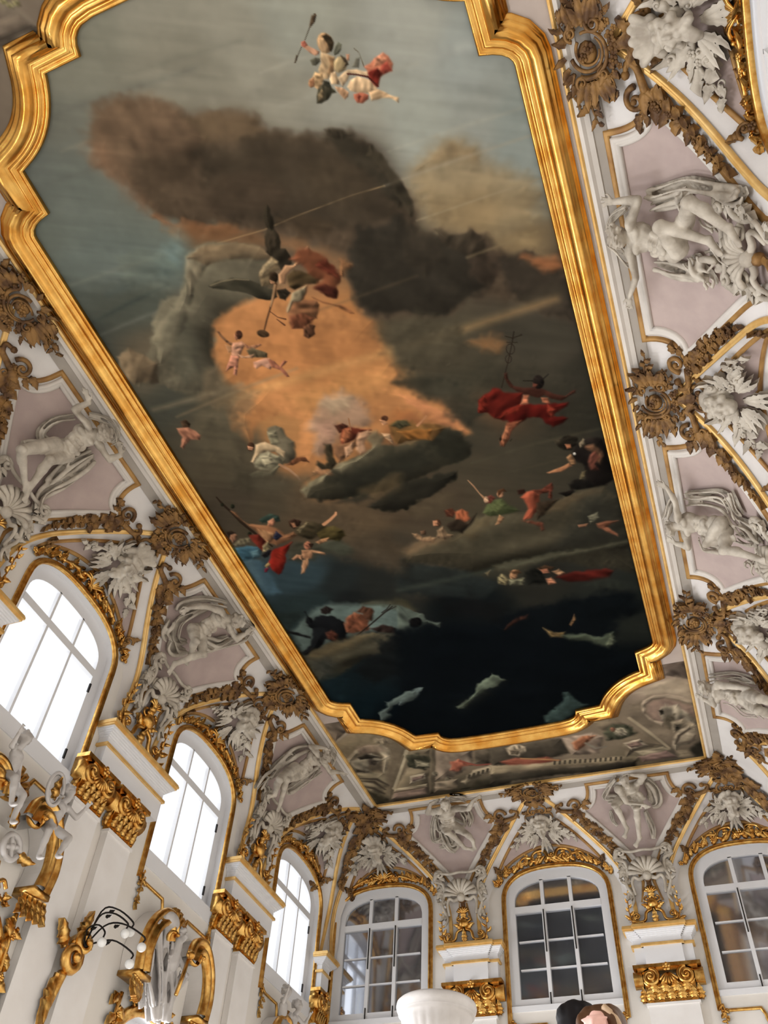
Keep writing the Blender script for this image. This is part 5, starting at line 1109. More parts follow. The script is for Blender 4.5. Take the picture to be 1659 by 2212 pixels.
('P',[-3.183,10.351,-3.201,10.387,-3.228,10.412,-3.26,10.421,-3.289,10.412,-3.309,10.387,-3.318,10.35,-3.312,10.311,-3.294,10.275,-3.266,10.25,-3.235,10.241,-3.207,10.25,-3.186,10.275,-3.177,10.311],(70,48,34),0.0148,0,1.0),
('P',[-3.307,10.256,-3.231,10.279,-3.256,10.403,-3.333,10.38],(170,120,88),0.0148,0.0,1.0),
('P',[-3.307,10.52,-3.172,10.448,-3.149,10.646,-3.057,10.712,-3.244,10.771,-3.351,10.66],(128,104,78),0.025,0.0,1.0),
('P',[-3.766,10.455,-3.688,10.479,-3.62,10.616,-3.479,10.62,-3.387,10.688,-3.473,10.778,-3.694,10.67],(142,112,82),0.0303,0.0,1.0),
('P',[-3.614,10.425,-3.519,10.436,-3.54,10.544,-3.617,10.52],(92,68,50),0.02,0.0,1.0),
('P',[-2.402,10.352,-2.272,10.174,-2.138,10.073,-1.961,10.11,-1.902,10.29,-1.82,10.388,-1.738,10.486,-1.953,10.492,-2.112,10.479,-2.271,10.467],(74,80,50),0.0287,0.0096,1.0),
('P',[-2.198,10.197,-2.057,10.17,-1.951,10.275,-2.103,10.445,-2.243,10.365],(100,106,66),0.0382,0.0,0.7),
('P',[-2.276,9.994,-2.136,9.967,-2.055,10.063,-2.189,10.164,-2.288,10.133],(112,60,48),0.0189,0.0,1.0),
('P',[-1.919,10.044,-1.944,10.075,-1.974,10.092,-2.004,10.091,-2.028,10.072,-2.04,10.038,-2.04,9.997,-2.026,9.957,-2.001,9.925,-1.971,9.909,-1.941,9.91,-1.918,9.929,-1.905,9.962,-1.906,10.003],(170,124,92),0.0141,0,1.0),
('P',[-2.012,9.9,-1.878,9.889,-1.85,9.986,-1.923,9.963,-2.031,10.071],(76,50,32),0.014,0.0,1.0),
('P',[-2.201,10.071,-2.215,10.106,-2.236,10.131,-2.26,10.142,-2.281,10.135,-2.295,10.113,-2.3,10.079,-2.295,10.041,-2.28,10.006,-2.259,9.981,-2.236,9.971,-2.215,9.978,-2.201,10.0,-2.196,10.033],(180,144,112),0.0142,0,1.0),
('L',[-2.435,9.523,-2.375,9.681,-2.323,9.873,-2.276,9.994],[0.0149,0.028,0.0187,0.0466],(140,106,78),0.0112,1.0),
('P',[-2.25,10.696,-2.112,10.479,-2.055,10.571,-2.17,10.703],(150,112,80),0.0195,0.0,1.0),
('P',[-1.672,10.007,-1.542,10.012,-1.542,10.118,-1.672,10.112],(48,30,24),0.0186,0.0,1.0),
('P',[-1.651,10.189,-1.51,10.093,-1.381,10.098,-1.307,10.227,-1.369,10.384,-1.441,10.579,-1.58,10.718,-1.722,10.749,-1.738,10.706,-1.581,10.499,-1.606,10.275],(146,76,54),0.0237,0.0,1.0),
('P',[-1.405,10.09,-1.228,10.111,-1.054,10.027,-1.052,10.131,-1.105,10.255,-1.134,10.387,-1.176,10.338,-1.146,10.207,-1.307,10.227],(86,46,34),0.0186,0.0,1.0),
('P',[-1.402,10.41,-1.142,10.42,-1.013,10.425,-1.3,10.659,-1.489,10.784],(50,40,30),0.0285,0.0,1.0),
('P',[-1.772,10.733,-1.572,10.795,-1.413,10.919,-1.42,11.067,-1.478,11.086,-1.479,10.973,-1.663,10.841],(90,52,38),0.0244,0.0,1.0),
('P',[-0.984,10.292,-0.856,10.298,-0.722,10.27,-0.815,10.102,-0.75,10.157,-0.711,10.343,-0.877,10.396],(26,22,19),0.0185,0.0,1.0),
('P',[-0.606,10.985,-0.414,10.935,-0.415,11.081,-0.59,11.174],(110,106,86),0.0192,0.0,1.0),
('P',[-0.821,11.14,-0.64,11.159,-0.679,11.221,-0.807,11.2],(140,100,74),0.0146,0.0,1.0),
('P',[-0.491,11.205,-0.308,11.206,-0.107,11.25,-0.33,11.329,-0.162,11.57,-0.174,11.642,-0.374,11.428,-0.461,11.326],(136,88,64),0.0243,0.0,1.0),
('P',[-2.548,12.03,-2.448,11.978,-2.355,12.173,-2.465,12.266,-2.562,12.194],(130,118,86),0.032,0.0,1.0),
('P',[-2.756,11.842,-2.63,11.798,-2.724,11.935],(110,98,72),0.0212,0.0,1.0),
('P',[-2.182,12.116,-2.22,12.154,-2.261,12.171,-2.297,12.161,-2.321,12.129,-2.327,12.079,-2.316,12.022,-2.289,11.969,-2.252,11.931,-2.211,11.915,-2.175,11.924,-2.152,11.957,-2.144,12.006,-2.155,12.063],(150,112,80),0.0159,0,1.0),
('P',[-2.296,11.941,-2.128,11.951,-2.094,12.044,-2.236,12.042],(82,58,38),0.0211,0.0,1.0),
('P',[-2.355,12.173,-2.079,12.215,-2.144,12.363,-2.358,12.298],(116,112,88),0.0321,0.0,1.0),
('P',[-2.005,12.03,-1.82,11.963,-1.689,12.126,-1.707,12.454,-2.037,12.396],(26,26,22),0.0423,0.0,1.0),
('P',[-1.79,12.014,-1.624,11.962,-1.454,12.075,-1.523,12.136,-1.707,12.08],(64,46,32),0.0209,0.0,1.0),
('P',[-1.755,12.045,-1.593,12.074,-1.566,12.205,-1.702,12.184],(172,112,84),0.021,0.0,1.0),
('P',[-1.681,12.336,-1.562,12.31,-1.521,12.51,-1.663,12.509],(164,110,82),0.0266,0.0,1.0),
('P',[-1.532,12.174,-1.384,12.138,-1.304,12.285,-1.425,12.33],(160,122,90),0.021,0.0,1.0),
('P',[-1.513,12.345,-1.312,12.324,-1.033,12.326,-0.765,12.367,-0.523,12.4,-0.433,12.509,-0.513,12.65,-0.956,12.64,-1.274,12.543],(84,30,24),0.042,0.021,1.0),
('P',[-1.033,12.743,-0.817,12.64,-0.539,12.642,-0.331,12.872,-0.312,13.088,-0.744,13.0],(40,42,36),0.0851,0.0532,0.8),
('P',[-5.69,8.815,-5.053,9.245,-4.733,9.816,-4.24,10.211,-3.981,10.788,-4.265,11.348,-4.822,11.046,-5.246,10.655,-5.578,10.296,-5.774,9.859],(78,66,50),0.1423,0.0813,0.7),
('P',[-5.689,10.265,-5.478,10.17,-5.294,10.136,-5.15,10.203,-5.031,10.33,-4.973,10.439,-5.052,10.646,-5.296,10.571,-5.493,10.417],(64,66,54),0.062,0.0517,0.9),
('P',[-6.232,10.19,-6.005,10.03,-5.774,10.056,-5.596,10.247,-5.57,10.394,-5.81,10.554,-6.068,10.498,-6.258,10.369],(62,60,48),0.0627,0.0523,0.9),
('L',[-6.893,8.542,-6.86,8.731,-6.789,8.967,-6.726,9.226,-6.637,9.474,-6.43,9.968],[0.03,0.05,0.05,0.07,0.06,0.04],(46,36,28),0.012,1.0),
('P',[-6.843,8.736,-6.855,8.753,-6.871,8.764,-6.888,8.768,-6.902,8.764,-6.912,8.752,-6.914,8.735,-6.908,8.716,-6.896,8.699,-6.88,8.688,-6.863,8.685,-6.848,8.689,-6.839,8.701,-6.837,8.718],(44,46,34),0.0147,0,1.0),
('P',[-6.676,8.831,-6.688,8.848,-6.704,8.859,-6.721,8.863,-6.735,8.858,-6.745,8.846,-6.747,8.829,-6.741,8.811,-6.729,8.794,-6.713,8.783,-6.696,8.779,-6.682,8.783,-6.672,8.795,-6.67,8.812],(44,46,34),0.0147,0,1.0),
('P',[-6.67,9.553,-6.683,9.571,-6.699,9.583,-6.717,9.587,-6.732,9.583,-6.741,9.57,-6.743,9.552,-6.738,9.532,-6.725,9.514,-6.709,9.502,-6.692,9.498,-6.677,9.503,-6.667,9.515,-6.665,9.533],(44,46,34),0.0153,0,1.0),
('P',[-7.085,9.425,-6.99,9.409,-6.952,9.511,-7.025,9.624,-7.125,9.685,-7.128,9.547],(150,110,84),0.0257,0.0,1.0),
('P',[-7.111,9.372,-7.001,9.361,-6.953,9.443,-7.064,9.454,-7.143,9.542],(50,40,32),0.0205,0.0,1.0),
('P',[-7.135,9.705,-6.929,9.609,-6.736,9.645,-6.777,9.769,-7.0,9.792,-7.118,9.779],(112,104,82),0.0259,0.0,1.0),
('P',[-7.133,9.774,-6.882,9.805,-6.676,9.892,-6.662,10.012,-6.769,10.166,-6.913,10.169,-7.068,10.192,-7.152,10.143,-7.166,9.95],(62,92,104),0.0316,0.0105,1.0),
('P',[-6.898,9.986,-6.704,9.952,-6.75,10.125,-6.903,10.148],(110,140,144),0.0316,0.0,0.7),
('P',[-7.13,10.173,-6.954,10.18,-6.807,10.248,-6.783,10.351,-6.798,10.538,-6.769,10.791,-6.783,11.185,-6.969,11.23,-7.131,11.181,-7.126,10.93,-7.123,10.536],(68,90,100),0.0546,0.0218,0.9),
('P',[-7.14,10.194,-6.964,10.2,-6.968,10.438,-6.98,10.776,-7.017,11.013,-7.095,10.865,-7.135,10.484],(86,108,116),0.0653,0.0218,0.7),
('P',[-6.785,8.925,-6.729,8.985,-6.677,9.197,-6.603,9.33,-6.407,9.39,-6.265,9.456,-6.15,9.58,-6.06,9.764,-5.883,9.752,-5.857,9.849,-6.061,9.922,-6.329,9.976,-6.403,9.907,-6.476,9.839,-6.534,9.663,-6.561,9.498,-6.648,9.316,-6.745,9.089],(140,98,68),0.0253,0.0,1.0),
('P',[-6.512,9.468,-6.379,9.554,-6.233,9.688,-6.318,9.797,-6.455,9.868,-6.513,9.692],(170,126,88),0.0256,0.0,1.0),
('P',[-6.192,9.634,-6.139,9.785,-6.29,9.851,-6.309,9.777],(44,46,62),0.0205,0.0,1.0),
('P',[-6.392,9.285,-6.258,9.218,-6.113,9.199,-5.982,9.283,-6.012,9.425,-6.11,9.417,-6.269,9.389,-6.368,9.38],(46,58,50),0.0199,0.01,1.0),
('P',[-6.236,9.356,-6.097,9.312,-6.11,9.417,-6.199,9.499,-6.281,9.452],(178,122,92),0.02,0.0,1.0),
('P',[-6.723,9.582,-6.546,9.614,-6.507,9.83,-6.519,10.009,-6.656,10.037,-6.728,9.853,-6.767,9.749],(128,52,40),0.0259,0.0,1.0),
('P',[-6.599,9.916,-6.461,9.844,-6.488,10.019,-6.588,10.081,-6.665,10.057],(150,134,98),0.0209,0.0,1.0),
('P',[-6.492,10.064,-6.215,10.034,-6.018,9.98,-6.141,10.103,-6.284,10.268,-6.41,10.512,-6.552,10.71,-6.625,10.712,-6.694,10.546,-6.705,10.375,-6.582,10.223],(146,42,32),0.0265,0.0,1.0),
('P',[-6.473,10.139,-6.233,10.074,-6.373,10.429,-6.501,10.437,-6.548,10.304],(160,52,38),0.0528,0.0,0.7),
('P',[-6.797,10.418,-6.67,10.338,-6.667,10.41,-6.769,10.475],(180,150,98),0.0161,0.0,1.0),
('P',[-6.826,10.481,-6.712,10.468,-6.818,10.58,-6.865,10.566],(130,44,60),0.0162,0.0,1.0),
('P',[-6.734,10.129,-6.529,10.03,-6.476,10.069,-6.629,10.209,-6.7,10.21],(28,26,28),0.0211,0.0,1.0),
('P',[-5.878,9.467,-5.748,9.442,-5.639,9.541,-5.695,9.633,-5.849,9.674,-5.899,9.592],(52,36,28),0.02,0.0,1.0),
('P',[-5.85,9.519,-5.775,9.543,-5.772,9.653,-5.841,9.654],(168,118,86),0.0201,0.0,1.0),
('P',[-5.804,9.688,-5.558,9.588,-5.424,9.63,-5.269,9.743,-5.203,9.83,-5.418,9.941,-5.618,10.013,-5.792,9.937,-5.84,9.81],(62,54,38),0.0303,0.0101,1.0),
('P',[-5.806,9.731,-5.558,9.588,-5.521,9.621,-5.771,9.809],(126,112,84),0.0201,0.0,1.0),
('L',[-5.269,9.743,-5.103,9.664,-4.968,9.577,-4.942,9.532],[0.0692,0.0593,0.0494,0.0395],(180,130,94),0.0148,1.0),
('P',[-5.478,9.922,-5.233,9.82,-5.106,9.838,-4.988,9.963,-4.982,10.12,-5.15,10.203,-5.324,10.127,-5.459,10.04],(76,66,38),0.0304,0.0,1.0),
('P',[-5.576,10.117,-5.445,10.089,-5.308,10.087,-5.37,10.157,-5.532,10.176],(168,122,86),0.0205,0.0,1.0),
('P',[-5.702,10.169,-5.73,10.215,-5.765,10.249,-5.801,10.262,-5.831,10.253,-5.849,10.223,-5.852,10.178,-5.838,10.127,-5.81,10.081,-5.775,10.048,-5.739,10.035,-5.709,10.044,-5.691,10.074,-5.689,10.118],(160,104,78),0.0155,0,1.0),
('P',[-5.752,10.085,-5.654,10.138,-5.735,10.25,-5.74,10.18],(54,36,28),0.0155,0.0,1.0),
('P',[-5.922,10.239,-5.729,10.276,-5.532,10.428,-5.534,10.474,-5.748,10.362,-5.815,10.482,-5.926,10.495,-6.001,10.425],(182,134,98),0.021,0.0,1.0),
('P',[-6.196,10.388,-6.058,10.313,-5.974,10.363,-6.012,10.492,-6.078,10.401,-6.183,10.439],(180,132,98),0.0211,0.0,1.0),
('P',[-6.012,10.492,-5.877,10.463,-5.939,10.609,-6.116,10.818,-6.189,10.821,-6.091,10.634],(176,130,94),0.0214,0.0,1.0),
('P',[-7.08,12.35,-6.687,12.037,-6.272,11.803,-5.923,11.761,-5.676,11.864,-5.319,12.001,-4.934,12.059,-4.679,12.194,-4.468,12.463,-4.432,12.712,-4.579,13.157,-4.868,13.039,-5.424,12.843,-5.835,12.814,-6.273,12.842,-6.878,13.048,-7.098,13.048,-7.091,12.726],(84,96,90),0.0701,0.0467,1.0),
('P',[-7.098,11.763,-6.64,11.781,-6.585,11.947,-6.816,12.09,-7.113,12.278],(36,42,40),0.1165,0.0699,0.8),
('P',[-5.31,11.975,-4.834,12.06,-4.543,12.09,-4.343,12.442,-4.396,12.603,-4.606,12.274,-4.953,12.111],(74,68,48),0.1128,0.0564,0.8),
('P',[-6.551,11.867,-6.525,12.055,-6.514,12.18,-6.285,12.037,-6.173,12.07,-6.008,12.18,-5.912,12.36,-5.933,12.629,-6.042,12.91,-6.295,12.898,-6.465,12.785,-6.674,12.978,-6.902,13.106,-7.096,13.147,-7.137,13.037,-6.844,12.864,-6.687,12.593,-6.594,12.371,-6.654,12.26],(24,25,26),0.0297,0.0119,1.0),
('P',[-6.22,11.877,-6.071,11.819,-5.96,11.955,-6.058,12.045,-6.173,12.07,-6.245,11.989],(34,28,26),0.0229,0.0,1.0),
('P',[-6.365,12.594,-6.237,12.539,-6.148,12.69,-6.284,12.87,-6.426,12.796],(96,54,40),0.0358,0.0,0.8),
('P',[-7.132,12.272,-6.92,12.429,-6.737,12.609,-6.761,12.665,-6.994,12.501,-7.169,12.355],(26,26,26),0.024,0.0,1.0),
('P',[-5.906,12.453,-5.755,12.226,-5.584,12.157,-5.446,12.229,-5.396,12.484,-5.421,12.72,-5.509,12.787,-5.689,12.764,-5.852,12.747,-5.955,12.685],(132,82,58),0.0351,0.0117,1.0),
('P',[-5.805,12.301,-5.652,12.227,-5.697,12.454,-5.876,12.646,-5.933,12.629],(100,60,44),0.0467,0.0,0.7),
('P',[-5.537,12.142,-5.357,12.048,-5.193,12.156,-5.205,12.301,-5.34,12.5,-5.432,12.413,-5.456,12.255],(78,52,38),0.0286,0.0,1.0),
('P',[-5.459,12.709,-5.156,12.677,-4.988,12.788,-4.906,12.966,-4.765,13.101,-5.029,13.023,-5.349,12.865],(44,34,30),0.0294,0.0,1.0),
('L',[-6.236,13.076,-5.868,12.899,-5.428,12.626,-5.049,12.378,-4.789,12.219],[0.0234,0.0351,0.0351,0.0351,0.0234],(34,28,24),0.0117,1.0),
('L',[-5.021,12.356,-4.854,12.288,-4.716,12.241],[0.0227,0.0227,0.017],(34,28,24),0.0114,1.0),
('L',[-5.053,12.332,-4.927,12.266,-4.807,12.155],[0.0227,0.0227,0.017],(34,28,24),0.0113,1.0),
('P',[-7.128,13.171,-6.8,13.071,-6.395,12.933,-6.103,12.955,-5.868,12.899,-5.662,12.803,-5.424,12.843,-5.067,13.011,-4.917,13.181,-5.054,13.457,-5.483,13.589,-5.916,13.593,-6.317,13.843,-6.745,14.025,-7.119,14.056,-7.177,13.762,-7.17,13.425],(72,68,54),0.0491,0.0491,1.0),
('P',[-7.109,13.176,-6.761,13.082,-6.318,12.955,-5.857,12.87,-5.624,12.815,-5.369,12.922,-5.815,13.041,-6.27,13.162,-6.818,13.328],(104,90,64),0.097,0.0606,0.7),
('P',[-7.105,13.377,-6.7,13.363,-6.535,13.611,-6.841,13.929,-7.093,13.994],(62,64,58),0.1519,0.076,0.7),
('P',[-5.524,13.001,-5.383,13.074,-5.261,13.205,-5.162,13.045,-5.001,13.062,-4.936,13.238,-4.728,13.237,-4.56,13.1,-5.009,14.463,-5.523,14.313,-6.036,14.51,-6.273,13.957,-5.916,13.593,-5.539,13.508],(20,22,22),0.0976,0.0976,0.9),
('P',[-7.159,14.044,-6.745,14.025,-6.52,14.022,-6.44,14.393,-6.786,14.938,-7.006,14.911,-7.122,14.623],(26,38,42),0.1575,0.0787,0.8),
('P',[-4.668,12.24,-4.517,12.382,-4.289,12.597,-4.256,12.803,-4.011,12.976,-4.054,13.113,-4.255,12.903,-4.529,13.022,-4.761,13.106,-4.916,12.958],(84,92,82),0.0289,0.0231,1.0),
('P',[-4.365,12.845,-4.399,12.906,-4.451,12.947,-4.512,12.961,-4.568,12.944,-4.61,12.9,-4.628,12.837,-4.619,12.769,-4.585,12.709,-4.533,12.669,-4.473,12.656,-4.417,12.672,-4.375,12.716,-4.357,12.777],(16,15,15),0.0231,0,1.0),
('P',[-4.932,13.004,-4.653,12.985,-4.286,12.894,-4.084,13.104,-3.751,13.104,-3.29,13.341,-2.637,13.092,-1.99,13.046,-1.366,13.045,-0.753,13.044,-0.186,13.262,-0.077,13.717,-0.607,13.944,-0.775,14.545,-0.774,14.908,-0.315,15.044,-0.411,15.658,-1.394,16.509,-2.143,16.775,-2.893,16.932,-4.723,16.86,-5.985,16.054],(11,14,16),0.1069,0.1069,0.9),
('P',[-2.719,13.411,-2.492,13.282,-2.261,13.253,-2.313,13.336,-2.587,13.401,-2.785,13.542],(70,40,28),0.0457,0.0228,0.7),
('P',[-2.048,13.711,-1.868,13.915,-1.616,13.94,-1.717,14.112,-1.966,14.064],(112,92,60),0.0348,0.0,1.0),
('P',[-1.517,13.77,-1.361,13.475,-1.369,13.667,-1.497,13.826],(122,92,62),0.0227,0.0,1.0),
('P',[-1.707,14.065,-1.334,14.125,-0.981,14.28,-0.724,14.256,-0.729,14.558,-0.901,14.714,-1.117,14.495,-1.611,14.22],(66,72,58),0.0466,0.0349,1.0),
('P',[-0.792,14.286,-0.719,14.409,-0.792,14.643,-0.913,14.607],(88,92,74),0.0349,0.0,1.0),
('P',[-3.863,12.292,-3.099,12.428,-2.535,12.692,-2.876,13.265,-3.515,12.976,-3.883,12.67],(20,19,18),0.1571,0.0898,0.6),
('P',[-4.526,15.759,-4.252,15.628,-3.992,15.35,-3.787,15.121,-3.567,14.959,-3.428,14.832,-3.32,14.947,-3.216,15.145,-3.41,15.288,-3.682,15.382,-3.891,15.496,-4.168,15.712,-4.332,15.905,-4.509,15.885],(92,100,84),0.0324,0.0389,1.0),
('P',[-5.657,15.105,-5.383,14.948,-5.148,14.899,-4.941,14.873,-5.033,14.991,-5.254,15.221,-5.501,15.299,-5.751,15.377],(92,102,98),0.0329,0.0394,1.0),
('P',[-5.166,14.938,-5.428,14.933,-5.687,15.037,-5.814,15.145,-5.99,15.13,-6.02,15.342,-6.259,15.496,-6.279,15.679,-6.295,15.789,-6.165,15.749,-6.024,15.676,-6.05,15.556,-5.855,15.389,-5.673,15.258,-5.435,15.218,-5.252,15.198],(88,98,92),0.0336,0.0403,1.0),
('P',[-2.744,16.912,-2.678,16.622,-2.427,16.451,-2.213,16.274,-2.084,16.076,-2.103,15.925,-2.0,15.926,-1.916,16.183,-1.786,16.396,-1.53,16.5,-1.754,16.584,-2.031,16.746,-2.246,16.929,-2.541,16.97],(50,62,58),0.0395,0.0395,1.0),
('P',[-4.535,15.726,-4.236,15.573,-3.715,15.372,-3.239,15.167,-3.598,15.464,-4.132,15.842,-4.399,16.008],(40,40,32),0.1311,0.0524,0.4),
]
BORDER_BASE = [
(-7.37,15.47,150,134,118),
(-7.22,16.27,140,126,106),
(-6.29,16.93,118,106,86),
(-5.51,17.75,122,108,88),
(-4.39,17.46,118,104,86),
(-3.24,17.78,110,98,82),
(-2.14,17.71,124,110,92),
(-1.2,17.22,122,108,90),
(-0.08,15.83,150,132,116),
(0.27,17.64,108,96,80),
(0.33,18.78,70,64,54),
(-7.3,18.77,54,48,40),
(-5.2,18.68,70,64,52),
(-7.51,14.7,176,162,150),
(0.36,14.71,168,150,134),
(-2.98,19.08,90,80,66),
(-1.15,18.76,104,94,76),
]
